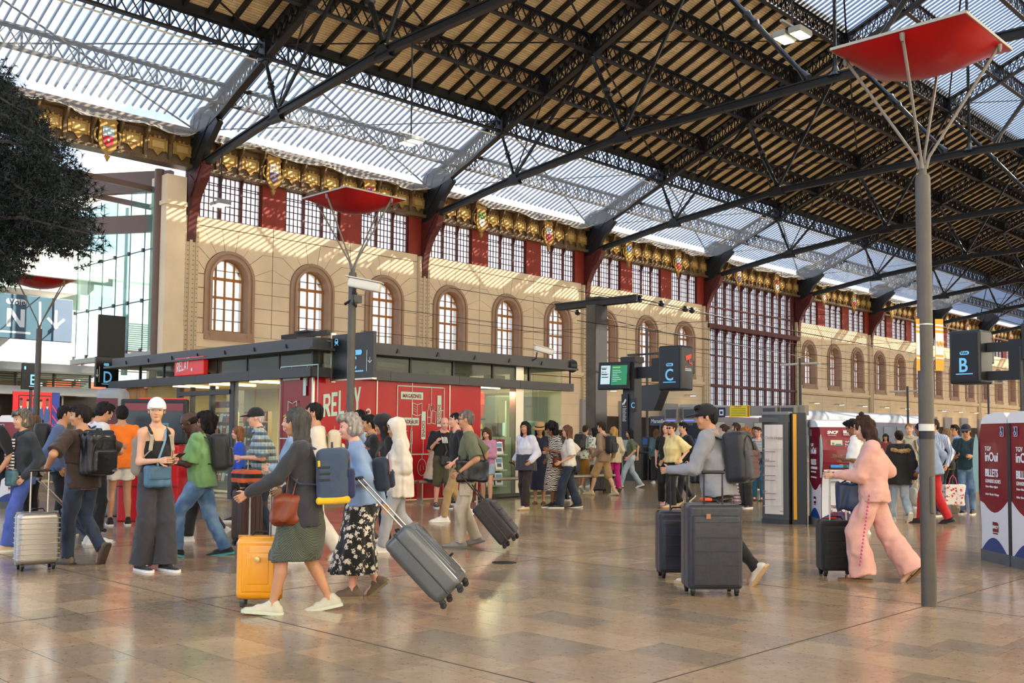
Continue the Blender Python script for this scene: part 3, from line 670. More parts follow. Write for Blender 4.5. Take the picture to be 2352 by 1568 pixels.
for i in range(6): 
    x=KX0+.9+i*1.12; MB().prism([(x-KX0-.06,-.16,3.13),(x-KX0+.06,-.16,3.13),(x-KX0,-.14,3.25)],(0,.05,0)).build('roof_bracket',DGR2,k)
for i in range(7):
    y=.8+i*1.2; MB().prism([(-.16,y-.06,3.13),(-.16,y+.06,3.13),(-.14,y,3.25)],(.05,0,0)).build('roof_bracket',DGR2,k)
for i in range(4):   # fascia in four lengths on each side
    a=(KX1+.22-KX0+.15)/4; MB().box((-.15+i*a+.004,-.18,2.56),(-.15+(i+1)*a-.004,.02,2.75)).build('fascia',DGR,k)
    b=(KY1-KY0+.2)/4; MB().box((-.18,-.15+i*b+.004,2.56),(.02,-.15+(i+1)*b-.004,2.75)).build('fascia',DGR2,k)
# clerestory glazing and posts
for i in range(6):
    x=i*1.24; MB().box((x+.03,.02,2.75),(x+1.2,.03,3.1)).build('clerestory_pane',SG,k); MB().box((x-.02,0,2.75),(x+.03,.06,3.1)).build('post',DGR2,k)
for i in range(7):
    y=i*1.25; MB().box((.02,y+.03,2.75),(.03,y+1.22,3.1)).build('clerestory_pane',SG,k); MB().box((0,y-.02,2.75),(.06,y+.03,3.1)).build('post',DGR2,k)
# interior: floor, ceiling, back wall, low ceiling void, lights
CREAM=mat('cream_interior','c9bb95',.8); m=MB(); kb(m,(KX0+.1,KY0+.1,0),(KX1-1.2,KY1-.1,.04)); m.build('shop_floor',mat('shop_floor_grey','8d8778',.4),k)
m=MB(); m.box((.15,.15,2.66),(7.2,8.6,2.72)); m.build('shop_ceiling',CREAM,k)
m=MB(); m.box((3.6,.6,0.04),(3.7,8.6,2.66)).box((3.0,8.5,.04),(.2,8.6,2.66)); m.build('partition',CREAM,k)
m=MB(); 
for y in (1.6,3.4,5.2,7.): m.box((.7,y,2.60),(1.9,y+.12,2.64))
m.box((5.2,1.0,2.6),(6.2,1.1,2.64)).box((1.1,2.0,1.62),(2.6,2.06,1.68)); m.build('light_tube',WARM,k)
DUST=mat('dusty_ducts','6f6a58',.8); m=MB(); rs=random.Random(3)
for i in range(26): x=.4+rs.random()*6.4; y=.3+rs.random()*7.5; m.rbox((x,y,2.86+rs.random()*.1),(.5+rs.random()*.6,.15,.12),.03,2)
m.build('roof_void_ducts',DUST,k,kind='stuff')
# red panels, right face
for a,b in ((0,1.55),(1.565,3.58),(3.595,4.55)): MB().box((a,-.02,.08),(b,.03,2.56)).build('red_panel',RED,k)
MB().box((.0,.0,.08),(.03,1.2,2.56)).build('red_panel',mat('dim_red_panel','860a12',.22,spec=.25),k)  # side face gets a darker red, its shade put into the colour
for x in (1.557,3.587): MB().box((x-.012,-.035,.08),(x+.012,0,2.56)).build('joint_strip',SS,k)
MB().box((2.5,-.032,.08),(2.512,0,2.56)).build('joint_strip',SS,k)
MB().box((-.03,-.03,.08),(.012,.012,2.56)).build('joint_strip',SS,k)
rt,up=(1,0,0),(0,0,1)
def wide(s,x,z,size,m_,par=k,**kw): return text(s,par,(x,-.024,z),rt,up,size,m_,**kw)
# big shop name, drawn as slanted block letters
F=Flat((0.22,-.024,0),rt,up); 
def letters(F,x,z,w,h,rise,word,mi=0):
    """condensed block capitals rising to the right"""
    g={'R':[[(0,0),(.28,0),(.28,.36),(.36,.36),(.66,0),(1,0),(.70,.42),(.95,.58),(.95,.85),(.8,1),(0,1)],[(.28,.56),(.6,.56),(.68,.63),(.68,.78),(.6,.83),(.28,.83)]],
       'E':[[(0,0),(.9,0),(.9,.17),(.3,.17),(.3,.42),(.75,.42),(.75,.58),(.3,.58),(.3,.83),(.9,.83),(.9,1),(0,1)]],
       'L':[[(0,0),(.85,0),(.85,.17),(.3,.17),(.3,1),(0,1)]],
       'A':[[(0,0),(.27,0),(.33,.2),(.67,.2),(.73,0),(1,0),(.66,1),(.34,1)],[(.38,.36),(.62,.36),(.5,.8)]],
       'Y':[[(.35,0),(.65,0),(.65,.42),(1,1),(.7,1),(.5,.62),(.3,1),(0,1),(.35,.42)]]}
    cx=x
    for i,ch in enumerate(word):
        hh=h*(1+.09*i*.6); z0=z+rise*i; ww=w*(.98 if ch in 'RAY' else .88)
        pl=[[(cx+px*ww,z0+pz*hh+px*rise) for px,pz in p] for p in g[ch]]
        yield pl
        cx+=ww+w*.07
def putword(F,x,z,w,h,rise,word,base_mi,hole_mi,depth=0.):
    for pl in letters(F,x,z,w,h,rise,word):
        p=pl[0]; tri(F,p,base_mi,depth)
        for q in pl[1:]: tri(F,q,hole_mi,depth+.003)
def tri(F,p,mi,l,t=.0025):
    n=len(p); V=[F.P(x,y,l+t) for x,y in p]; F.mb.add(V,[tuple(range(n))],mi)
    V2=[F.P(x,y,l) for x,y in p]+V; F.mb.add(V2,[(i,(i+1)%n,(i+1)%n+n,i+n) for i in range(n)],mi)
putword(F,0,1.78,.185,.45,.018,'RELAY',0,1); F.ell(1.12,1.91,.065,.07,0); F.rect(1.055,1.84,1.10,1.92,0); F.ell(1.12,1.91,.033,.036,1,.004); F.build('shop_name',[MINT,RED],k)
# menu board drawing
def board(F,sc=1.,full=True):
    W=1.32; r=lambda v:v*sc
    F.line([(0,1.45),(W,1.45),(W,.0)],.022); F.line([(W,.0),(W,-.9)],.018) if full else None
    F.line([(0,1.45),(0,-.6)],.02); F.line([(0,0),(W,0)],.022)
    F.rrect(.09,1.17,.71,1.33,.015); F.line([(.4,1.45),(.4,1.33)],.012); F.line([(.95,1.45),(.95,1.05)],.012)
    if not full: return
    F.rrect(.08,.62,.60,.78,.015); F.line([(0,.7),(.08,.7)],.012); F.rrect(.67,.32,.79,.92,.015); F.line([(.73,.32),(.73,0)],.012); F.rrect(1.12,.60,1.24,1.28,.015); F.line([(1.24,.95),(W,.95)],.012)
    # open book
    F.line([(.42,.86),(.42,1.1),(.55,1.06),(.68,1.1),(.68,.86),(.55,.82)],.012,close=True); F.line([(.55,.82),(.55,1.06)],.012)
    for q in (.9,.95,1.0): F.line([(.45,q+.03),(.53,q)],.006)
    # bottle and snack bag
    F.line([(.84,.66),(.84,.92),(.87,.98),(.87,1.08),(.91,1.08),(.91,.98),(.94,.92),(.94,.66)],.012,close=True); F.line([(.84,.8),(.94,.8)],.01)
    F.line([(.96,.68),(.97,.95),(1.09,.92),(1.07,.65)],.012,close=True); F.ring(1.0,1.0,.025,.035,.008); F.ring(1.05,1.02,.025,.035,.008)
    # gift, pencil
    F.line([(.13,.27),(.24,.27),(.24,.5),(.13,.5)],.012,close=True); F.line([(.10,.5),(.27,.5)],.02); F.ring(.15,.56,.035,.03,.01); F.ring(.22,.56,.035,.03,.01)
    F.line([(.37,.22),(.37,.48),(.395,.56),(.42,.48),(.42,.22)],.011,close=True); F.line([(.395,.22),(.395,0)],.012)
    # bread roll
    F.line([(.88,.38),(.92,.46),(1.0,.50),(1.1,.50),(1.17,.46),(1.2,.38)],.013,close=True); F.line([(.87,.34),(1.21,.34)],.012); F.line([(.9,.30),(.93,.25),(1.15,.25),(1.19,.30)],.012); 
    for q in (.96,1.03,1.10): F.line([(q,.41),(q+.03,.47)],.01)
    F.line([(1.04,.25),(1.04,0)],.012)
    # travel pillow, lead
    F.ring(.70,-.28,.12,.18,.013); F.ring(.70,-.33,.045,.13,.011,a0=0,a1=3.3); F.line([(.70,-.10),(.70,0)],.012); F.line([(1.06,-.12),(1.06,0)],.012); F.rrect(1.0,-.17,1.12,-.11,.01)
F=Flat((2.1,-.026,1.03),rt,up); board(F); F.rrect(-.05,-.78,.42,-.64,.02); F.build('menu_drawing',MINT,k)
REDT=mat('red_print','8e1018',.4)
for s,x,z,r_,u_ in (('MAGAZINES',2.24,2.235,rt,up),('CADEAUX',2.23,1.685,rt,up),('SNACKS',2.866,1.40,up,(-1,0,0)),('BOISSONS',3.316,1.68,up,(-1,0,0))): text(s,k,(x,-.034,z),r_,u_,.115,REDT,bold=.002,sx=.82)
text('ENFANT',k,(2.1,-.03,.30),rt,up,.12,MINT,sx=.85)
F=Flat((-.03,1.12,1.35),(0,-1,0),up); board(F,1,False); F.build('side_menu_drawing',MINT,k); text('MAGAZINES',k,(-.04,1.0,2.56),(0,-1,0),up,.11,REDT,sx=.8)
F=Flat((-.03,1.12,1.0),(0,-1,0),up); F.line([(.3,.85),(.3,1.1),(.45,1.05),(.6,1.1),(.6,.85),(.45,.8)],.014,close=True); F.build('side_menu_icon',MINT,k); F=Flat((-.03,1.12,1.0),(0,-1,0),up); F.rrect(.82,1.2,.92,1.55,.01); F.build('side_menu_label',MINT,k)
# glass front at the right end: counter, drinks, posters, steel column
for a,b in ((4.56,5.13),(5.15,5.72),(6.0,6.5),(6.52,7.36)): MB().box((a,.0,.1),(b,.012,2.56)).build('front_pane',SG,k)
MB().box((5.72,-.01,.02),(5.98,.2,3.08)).build('steel_column',SS,k)
MB().box((6.12,.7,.05),(6.62,.75,2.3)).build('green_partition',GRN,k)
MB().box((4.56,-.03,.02),(7.4,.05,.1)).build('plinth',DGR,k)
MB().box((4.58,.12,.1),(5.7,.16,1.42)).build('green_panel',GRN,k)
MB().box((7.34,.02,.1),(7.352,8.4,2.56)).build('end_pane',SG,k)
MB().box((4.6,1.1,1.9),(5.75,1.2,2.5)).box((4.6,.95,2.2),(5.6,1.0,2.32),1).build('inner_sign_panel',[mat('inner_red','9a1512',.4),mat('bright_red_lit','e02a12',.4,emit=.5)],k)
F=Flat((4.7,1.09,1.93),rt,up); putword(F,0,.03,.11,.24,.012,'RELAY',0,1); F.build('inner_shop_name',[mat('cream_print','dccdb0',.5),MATS['inner_red']],k)
m=MB().box((4.6,1.0,1.30),(5.7,1.3,1.34)).box((4.6,1.0,1.56),(5.7,1.3,1.6)).box((4.6,1.0,1.82),(5.7,1.3,1.86)).box((4.6,1.3,.1),(5.7,1.34,2.5)); m.build('shelving',BLK,k)
rs=random.Random(5); dk=[mat('goods_'+c,c,.4) for c in ('c8302a','2c5fa8','e2b23c','e9e4d8','3a8f4c','7a2a5a','d9762c')]
for zz in (1.34,1.6):
    for i in range(15):
        w_=.04+rs.random()*.015; h=.12+rs.random()*.08; x=4.66+i*.07
        o=MB().lathe([(w_*.5,0),(w_*.5,h*.65),(w_*.22,h*.82),(w_*.22,h)],(0,0,0),8).build('bottle',rs.choice(dk),None,loc=(KX0+x,KY0+1.06+rs.random()*.05,zz)); o['label']='small bottle on the %s shelf behind the counter glass, %s from the left'%('lower' if zz<1.5 else 'upper',ORD[i]); o['category']='bottle'; o['group']='bottles on the %s kiosk shelf'%('lower' if zz<1.5 else 'upper')
# leaflet racks on the green panel
for r,z in enumerate((1.02,.66,.30)):
    MB().box((4.66,-.10,z-.03),(5.36,.1,z)).build('leaflet_shelf',GRN,k)
    for c in range(2):
        o=MB().box((0,0,0),(.24,.012,.28),0).box((.02,-.003,.16),(.22,0,.25),1).box((.05,-.003,.06),(.19,0,.14),2).build('leaflet',[WHT,mat('leaflet_blue','6fa3c8',.5),mat('leaflet_grey','888',.5) if 0 else mat('leaflet_dark','4b5a60',.5)],None,loc=(KX0+4.72+c*.30,KY0-.06,z+.003)); o.rotation_euler=(-.15,0,0)
        o['label']='white leaflet on the %s rack shelf, %s one'%(('top','middle','bottom')[r],('left','right')[c]); o['category']='leaflet'; o['group']='leaflets on the kiosk rack'
F=Flat((4.9,-.005,1.08),rt,up); F.rect(.0,0,.45,.28,0); F.ring(.28,.17,.045,.055,.012,1,.003); F.line([(.31,.12),(.36,.05)],.014,1,.003); F.build('search_sticker',[mat('plum_sticker','7c2740',.5),WHT],k)
F=Flat((6.03,-.012,1.6),rt,up); F.ell(.03,0,.045,.045,0); F.ell(.03,0,.03,.03,1,.003); F.build('door_sticker',[mat('sticker_blue','2f62a0',.5),WHT],k)
# left face: timber cladding, door, big glass, hanging sign
TIM=mat('cedar_boards','a8743c',.6,noise=.25,scale=3,stretch=(1,1,.15))
for i in range(10): MB().box((-.02,7.1+i*.16,0.02),(.04,7.252+i*.16,2.55)).build('cedar_board',TIM,k)
for a,b in ((1.25,2.1),(2.13,2.95)): MB().box((0,a,.1),(.012,b,2.56)).build('side_pane',SG,k)
MB().box((-.02,2.96,.02),(.1,3.12,2.56)).box((-.03,3.9,.02),(.08,3.98,2.5)).box((-.03,4.8,.02),(.08,4.86,2.5)).box((-.03,5.35,.02),(.08,5.5,2.5)).box((-.05,3.1,2.3),(.08,5.4,2.4)).build('door_frame',DGR2,k)
for a,b in ((3.14,3.88),(4.0,4.78)): MB().box((-.01,a,.1),(.002,b,2.3)).build('sliding_door_pane',SG,k)
MB().box((0,5.52,.1),(.012,7.05,2.56)).build('side_pane',SG,k)
MB().box((.3,3.3,2.02),(.31,4.4,2.16)).build('red_banner',mat('banner_red','8c2026',.5),k); text('ENFANTS',k,(.295,3.75,2.05),(0,-1,0),up,.085,WHT)
for x_,y_,z_,e_ in ((1.4,2.0,2.5,60),(1.4,4.2,2.5,60),(1.4,6.4,2.5,40),(5.3,.7,2.5,25),(6.9,2.2,2.5,18)):
    ld=bpy.data.lights.new('shop_lamp','AREA'); ld.energy=e_; ld.size=.9; ld.color=(1,.84,.6); lo=bpy.data.objects.new('shop_lamp',ld); COL.objects.link(lo); lo.location=(KX0+x_,KY0+y_,z_)
# magazine racks inside
mg=random.Random(9)
for y0 in (3.2,4.6,1.5,6.1):
    MB().box((1.0,y0,.1),(1.1,y0+1.0,1.95)).build('rack_back',mat('rack_wood','8a7450',.6),k)
    for r in range(6):
        MB().box((.86,y0,.3+r*.28),(1.0,y0+1.0,.32+r*.28)).build('rack_shelf',MATS['rack_wood'],k)
        if y0<5: 
            for c in range(6):
                cc=mg.choice(dk); o=MB().box((0,0,0),(.01,.13,.19),0).box((-.002,.01,.13),(0,.12,.175),1).build('magazine',[cc,WHT],None,loc=(KX0+.93,KY0+y0+.02+c*.16,.325+r*.28)); o.rotation_euler=(0,.15,0)
                o['label']='magazine on the %s shelf of the %s kiosk rack, %s from the right'%(ORD[r]+' lowest' if r else 'lowest',('side window' if y0<2 else 'right door' if y0<4 else 'left door'),ORD[c]); o['category']='magazine'; o['group']='magazines behind the kiosk %s'%('door' if y0>3 else 'side window')
MB().box((1.6,1.4,.1),(2.2,3.0,.95)).build('shop_counter',mat('counter_wood','a7814c',.5),k)
# lit red box sign
s=thing('shop_sign','red box sign with white raised letters over the kiosk door','sign',(KX0-.1,KY0+4.0,2.72)); MB().rbox((-.05,.62,.24),(.12,1.34,.42),.02,2).build('sign_box',mat('sign_red','cf1b1c',.35,emit=.15),s)
F=Flat((-.112,1.16,.06),(0,-1,0),up); putword(F,0,.06,.115,.22,.012,'RELAY',0,1); F.ell(.70,.10,.04,.04,0); F.build('raised_letters',[WHT,MATS['sign_red']],s)
fb=MB().rbox((0,0,0),(.14,.14,.2),.02,2,0).rbox((0,.14,-.01),(.1,.1,.2),.02,2,1).build('alarm_box',[mat('alarm_grey','c9c3b6',.5),mat('alarm_red','b3161a',.4)],None,loc=(KX0-.06,KY0+6.9,2.62)); fb['label']='small grey and red alarm box under the kiosk eaves'; fb['category']='alarm'
# rail bench in front
def railbench(name,label,x0,x1,y):
    t=thing(name,label,'bench',(x0,y,0)); MB().tube([(0,0,.47),(x1-x0,0,.47)],.035,10).tube([(0,.16,.47),(x1-x0,.16,.47)],.035,10).build('rail',SS,t,smooth=True)
    n=max(2,int((x1-x0)/1.4)+1)
    for i in range(n): x=.12+i*(x1-x0-.24)/(n-1); MB().box((x-.02,.0,0.02),(x+.02,.16,.46)).box((x-.09,-.02,0),(x+.09,.18,.02)).build('post',SS,t)
railbench('rail_bench','steel rail bench in front of the red kiosk wall',KX0+2.2,KX1+1.3,KY0-.62)
# vending machine and poster seen at the far end
v=thing('vending_machine','drinks machine with lit pale sign behind the kiosk end glass','vending machine',(19.9,19.6,0)); MB().rbox((0,0,.92),(1.0,.8,1.75),.03,2).build('cabinet',mat('maroon_cabinet','5a1f28',.4),v); MB().box((-.46,-.42,.5),(.25,-.39,1.42)).build('glass_front',BLK,v)
MB().rbox((-.1,-.45,1.62),(1.0,.1,.36),.03,2).build('lit_header',mat('header_lit','cfe8e8',.4,emit=.6),v); text("se'ecta",v,(-.22,-.505,1.56),rt,up,.2,mat('teal_print','1f5d68',.5),bold=.004); F=Flat((-.4,-.5,1.62),rt,up); F.ell(.04,0,.09,.13,0); F.ring(.05,.02,.03,.06,.02,1,.004); F.build('logo_disc',[mat('logo_red','a8202c',.4),WHT],v)
for i in range(8): MB().lathe([(.03,0),(.03,.12),(.015,.15)],(-.4+i*.08,-.40,1.25),8).build('can_display',dk[i%7],v)
p=thing('poster_stand','yellow and blue poster stand beyond the kiosk end','poster',(22.2,20.7,0)); MB().box((-.45,0,.0),(.45,.05,1.9)).build('frame',mat('poster_frame','cfd4d2',.5),p); F=Flat((-.42,-.001,.1),rt,up); F.rect(0,0,.84,1.3,0); F.rect(0,1.3,.84,1.75,1); F.build('poster_sheet',[mat('poster_yellow','e3c81f',.5),mat('poster_teal','4fa0b4',.5)],p)
text('C\'EST QUI\nVIVE LA PECHE',p,(-.38,-.01,1.1),rt,up,.11,mat('poster_navy','1a2a66',.5),bold=.002)
# awning canopy outlines, camera and small dish on the roof
def cctv(label,loc,rz,tilt=.22,post=True,sc=1.):
    t=thing('security_camera',label,'camera',loc,rz); R=Matrix.Rotation(tilt,3,'Y'); m=MB().rbox((.16*sc,0,0),(.46*sc,.13*sc,.13*sc),.03*sc,2,R=np.array(R)); m.rbox((.16*sc,0,.075*sc),(.52*sc,.16*sc,.02),.01,2,R=np.array(R)); m.build('housing',mat('camera_white','dcd8cf',.4),t,smooth=True)
    MB().tube([(.0,0,-.05*sc),(-.02*sc,0,-.2*sc),(-.12*sc,0,-.26*sc)],.02*sc,6).build('arm',BLK,t); return t
c1=PY(1240,812,16.4); cctv('long white security camera on the kiosk roof edge',(c1[0]-.1,16.4,3.50),-.75,.25)
d=thing('loudspeaker','round black loudspeaker hung at the kiosk roof end','speaker',(KX1+.25,KY0-.1,3.2)); MB().lathe([(.03,-.1),(.14,-.09),(.17,0),(.14,.08),(.05,.1)],(0,0,0),16,ax=(1,-.5,0)).build('body',BLK,d,smooth=True); MB().box((-.12,-.03,-.62),(-.09,0,.1)).build('drop_rod',BLK,d)
# ================= LEFT SIDE: modern annex behind a glass screen =================
GX=21.28; TG=glassmat('screen_glass','e2f4f0',.06,ior=1.18); NODE=mat('node_dark','4a5358',.4); BRN=mat('brown_steel','6b544a',.5); WCON=mat('white_concrete','eceeea',.8,noise=.08,scale=1)
g=struct('wall_back','point fixed glass screen wall closing the left end'); ys=[43.9]+[44.85+1.493*i for i in range(6)]; zs=[5.28,7.6,9.96,12.85]
for a,b in zip(ys,ys[1:]):
    for c,d_ in zip(zs,zs[1:]): MB().box((GX,a+.012,c+.012),(GX+.015,b-.012,d_-.012)).build('glass_sheet',TG,g)
m=MB()
for y in ys[1:]:
    m.beam((GX+.05,y,zs[0]),(GX+.05,y,zs[-1]),.03,.06)
    for z in zs[:3]: m.rbox((GX-.03,y,z),(.1,.18,.18),.02,2)
for z in zs[1:3]: m.beam((GX+.04,ys[0],z),(GX+.04,ys[-1],z),.03,.05)
m.build('fixing_node',NODE,g)
m=MB().tube([(GX+.15,43.75,0),(GX+.15,43.75,13.6)],.22,12); m.build('brown_column',BRN,g,smooth=True)
for y in (46.5,50.): MB().tube([(GX+1.6,y,4.4),(GX+1.6,y,13)],.16,12).build('steel_post',mat('pale_steel','b7c4cc',.4),g,smooth=True)
m=MB().box((GX-.1,43.7,4.95),(GX+.3,52.6,5.2)); m.build('sill_beam',mat('sill_grey','9aa09c',.5),g)
MB().tube([(GX+.5,52.1,0),(GX+.5,52.1,5.0)],.22,12).build('white_column',WCON,g,smooth=True)
m=MB()
m.beam((GX-6,44.3,12.9),(GX+2,44.3,12.7),.2,.25).beam((GX-4,52,13.3),(GX+1,44.2,13.3),.3,1.0).beam((GX-5,56,15.0),(GX+1,44.4,11.9),.2,.25).beam((GX+.5,44,11.2),(GX-8,58,11.2),.25,.8).build('brown_beam',BRN,g)
MB().box((GX-9,50,13.6),(GX+1,58,13.75)).build('soffit',WCON,g)
# annex block behind with long windows and the big platform sign
an=struct('wall_front','white annex building behind the platform sign'); AY=56.
m=MB().box((4,AY,10.2),(GX+14,AY+1,11.6)).box((4,AY,5.0),(GX+14,AY+1,8.2)).box((4,AY-.6,9.9),(GX+3,AY,10.2)).box((4,AY-2.6,8.75),(GX+.5,AY,9.3)); 
for x in range(5,36,6): m.box((x,AY,8.2),(x+.4,AY+.8,10.2))
m.build('facade_band',WCON,an)
for i in range(10): MB().box((6+i*1.9,AY+.3,8.2),(7.85+i*1.9,AY+.34,10.2)).build('window_pane',mat('annex_pane','9fb0a6',.15),an)
m=MB()
for i in range(14): m.box((GX+4,AY+.02,6.2+i*.12),(GX+9,AY-.1,6.24+i*.12))
m.build('louvre',mat('louvre_grey','b9bfbd',.6),an,kind='stuff')
MB().box((GX-11,AY-2.2,4.4),(GX+1,AY+4,4.9)).build('canopy_slab',mat('canopy_brown','5c5146',.7),an)
m=MB()
for i in range(9): m.box((10+i*1.5,AY-2.1,4.0),(10.08+i*1.5,AY-2.0,4.4)); m.tube([(10.4+i*1.5,AY-1.5,3.3),(10.4+i*1.5,AY-1.5,4.4)],.03,5)
m.build('hangers',BLK,an,kind='stuff')
OR=mat('orange_red_soffit','b2401f',.6)
for a,b,z0,z1,yy in ((17.2,20.0,3.6,4.3,54.5),(13.5,17.0,3.2,3.9,55),(17.8,26,3.0,3.5,54.8),(20.6,25.2,3.6,4.2,54)): MB().box((a,yy,z0),(b,yy+.6,z1)).build('orange_panel',OR,an)
MB().box((4,59,0),(34,59.3,3.8)).build('dark_back_wall',mat('dim_back_wall','4c4640',.8),an)
sg=thing('platform_sign','huge blue-grey platform sign with white N and down arrow','sign',(14,53,6.1)); MB().rbox((3.62,.1,1.15),(7.6,.2,2.25),.04,2).build('sign_board',mat('slate_blue_board','4e6076',.5,noise=.08,scale=1),sg)
def onN(x,y): p=PY(x,y,53); return (p[0]-14,p[2]-6.1)
F=Flat((0,-.001,0),rt,up,.004)
a=onN(14,684); b=onN(60,701); F.rrect(a[0],b[1],b[0],a[1],(a[1]-b[1])*.48,0); a=onN(16,707); b=onN(56,752); x0,x1=a[0],b[0]; z0,z1=b[1],a[1]; w_=(x1-x0)*.24
F.poly([(x0,z0),(x0+w_,z0),(x0+w_,z1),(x0,z1)],0); F.poly([(x1-w_,z0),(x1,z0),(x1,z1),(x1-w_,z1)],0); F.poly([(x0,z1),(x0+w_*1.1,z1),(x1,z0),(x1-w_*1.1,z0)],0,.003)
F.rrect(x0-1.0,z0-.32,x1+.3,z0-.22,.04,0); a=onN(92,695); b=onN(92,755); F.line([(a[0],a[1]),(b[0],b[1])],.11,0)
a=onN(129,715); b=onN(126,750); F.line([(a[0],a[1]),(a[0],b[1])],.13,0); F.line([(a[0]-.38,b[1]+.38),(a[0]+.04,b[1]-.04)],.13,0,.004); F.line([(a[0]+.38,b[1]+.38),(a[0]-.04,b[1]-.04)],.13,0,.008); F.build('white_print',WHT,sg)
p=onN(20,698); text('Voie',sg,(p[0]+.02,-.02,p[1]),rt,up,.42,mat('sign_navy','1b3350',.5),bold=.006)
# second kiosk and shopfronts far left
s2=thing('shop_pavilion','grey roofed shop pavilion left of the platform D sign','shop',(9,31,0))
m=MB().box((-4,0,3.25),(4.6,6,3.5)).box((-4,-.3,3.2),(4.6,6,3.26)).box((-4,-.1,2.55),(4.6,.1,2.8)); m.build('roof',mat('pavilion_grey','8f9494',.4),s2)
for i in range(8): MB().box((-3.6+i*1.1,0,2.8),(-3.55+i*1.1,.06,3.2)).build('post',DGR2,s2)
for i in range(7): MB().box((-3.5+i*1.1,.02,2.8),(-2.5+i*1.1,.035,3.2)).build('clerestory_pane',SG,s2)
m=MB()
for i in range(6): m.box((-4,.9,2.82+i*.07),(4.6,.95,2.86+i*.07))
m.build('louvre',mat('pavilion_louvre','9c9a8c',.5),s2,kind='stuff')
MB().box((-4,.5,.02),(4.6,.6,2.55)).build('shopfront',mat('dim_shopfront','37352f',.4),s2); 
for i in range(5): MB().box((-1+i*1.1,.3,.1),(-.95+i*1.1,.4,2.55)).build('shopfront_mullion',SS,s2)
def sps(x,y): p=PY(x,y,30.55); return (p[0],p[2])
a=sps(25,1010); b=sps(136,902); ad=thing('team_poster','red and blue poster with five football players in blue shirts','poster',(a[0],30.5,a[1])); W_,H_=b[0]-a[0],b[1]-a[1]
MB().box((0,0,0),(W_,.05,H_)).build('board',mat('poster_red','c41a24',.5),ad); MB().box((.1,.05,-a[1]),(.18,.1,H_*.5)).box((W_-.18,.05,-a[1]),(W_-.1,.1,H_*.5)).build('leg',DGR2,ad); F=Flat((0,-.001,0),rt,up)
F.rect(W_*.83,0,W_,H_,0); F.rect(W_*.12,H_*.1,W_*.8,H_*.93,1,.001); F.rect(W_*.13,H_*.11,W_*.79,H_*.91,2,.002)
for q in range(3): F.poly([(W_*.84,H_*(.3+q*.2)),(W_*.99,H_*(.1+q*.2)),(W_*.99,H_*(.14+q*.2)),(W_*.84,H_*(.34+q*.2))],2,.002)
for i in range(5):
    cx=W_*(.17+i*.14); sk=(3,4,3,4,3)[i]; hz=H_*(.78-.02*(i%2)); F.ell(cx,hz,W_*.032,H_*.085,sk,.006); F.ell(cx,hz+H_*.065,W_*.031,H_*.026,5,.008); F.poly([(cx-W_*.065,0),(cx+W_*.065,0),(cx+W_*.068,H_*.52),(cx+W_*.05,H_*.64),(cx+W_*.02,H_*.705),(cx-W_*.02,H_*.705),(cx-W_*.05,H_*.64),(cx-W_*.068,H_*.52)],6,.004); F.poly([(cx-W_*.02,H_*.70),(cx+W_*.02,H_*.70),(cx,H_*.64)],7,.0055); F.line([(cx-W_*.05,H_*.3),(cx+W_*.05,H_*.38)],W_*.025,sk,.008)
F.build('team_picture',[mat('poster_blue','1c2f7a',.5),BLK,mat('poster_red2','d8242c',.5),mat('skin_print_a','6b4330',.6),mat('skin_print_b','a87454',.6),BLK,mat('shirt_print','1d3f70',.6),WHT],ad)
def blade(name,label,x0,x1,zt,zb,letter,yy,arrow=True,left=False):
    """black hanging platform sign in the wall direction, at Y=yy"""
    a=PY(x0,zt,yy); b=PY(x1,zb,yy); t=thing(name,label,'sign',(a[0],yy,b[2])); W_,H_=b[0]-a[0],a[2]-b[2]
    MB().rbox((W_/2,.05,H_/2),(W_,.1,H_),.015,2).build('board',SNB,t); return t,W_,H_
t,W_,H_=blade('platform_sign','black platform D sign with blue letter left of the kiosk roof',221,272,818,890,'D',25.9)
text('D',t,(W_*.30,-.008,.12),rt,up,.42,LBL,bold=.004,sx=.8); F=Flat((0,-.001,0),rt,up); F.rrect(W_*.33,H_*.70,W_*.56,H_*.79,.025,0); F.rect(W_*.26,.07,W_*.62,.09,0); F.rect(W_*.14,.12,W_*.155,H_*.68,1); F.line([(W_*.06,.25),(W_*.06,.45)],.015,1); F.line([(W_*.02,.31),(W_*.06,.25),(W_*.10,.31)],.015,1); F.build('print',[LBL,WHT],t); MB().box((W_*.5,0,-t.location[2]),(W_*.5+.06,.06,0)).build('post',DGR2,t)
t,W_,H_=blade('platform_sign','small black platform sign behind the leftmost grey lamp post',52,90,833,895,'E',30.)
text('E',t,(W_*.42,-.008,.14),rt,up,.42,LBL,bold=.004,sx=.8); F=Flat((0,-.001,0),rt,up); F.rrect(W_*.1,H_*.75,W_*.2,H_*.88,.02,0); F.rect(W_*.4,.08,W_*.8,.10,0); F.build('print',[LBL],t); MB().box((W_*.5,0.02,-t.location[2]),(W_*.5+.06,.08,0)).build('post',DGR2,t)
bx=PY(278,815,24.8); o=thing('display_board','tall plain black board standing behind the kiosk roof','board',(bx[0],26.2,3.3)); MB().rbox((.36,0,.62),(.72,.1,1.26),.02,2).build('panel',mat('matte_black_board','1b1b1e',.6),o); MB().box((.3,0.02,-3.28),(.42,.1,.0)).build('leg',DGR2,o)
W=thing('totem','grey rounded totem with maroon screen and white W','totem',(*G(252,1185),0),-.75); MB().rbox((0,0,1.1),(.48,.42,2.2),.12,3).build('body',mat('totem_grey','8b9096',.4),W,smooth=True); MB().rbox((-.03,-.21,1.35),(.36,.03,1.35),.01,2).build('screen',mat('totem_screen','5c1424',.2),W); text('W',W,(-.16,-.235,1.66),(1,0,0),up,.26,WHT,bold=.003)
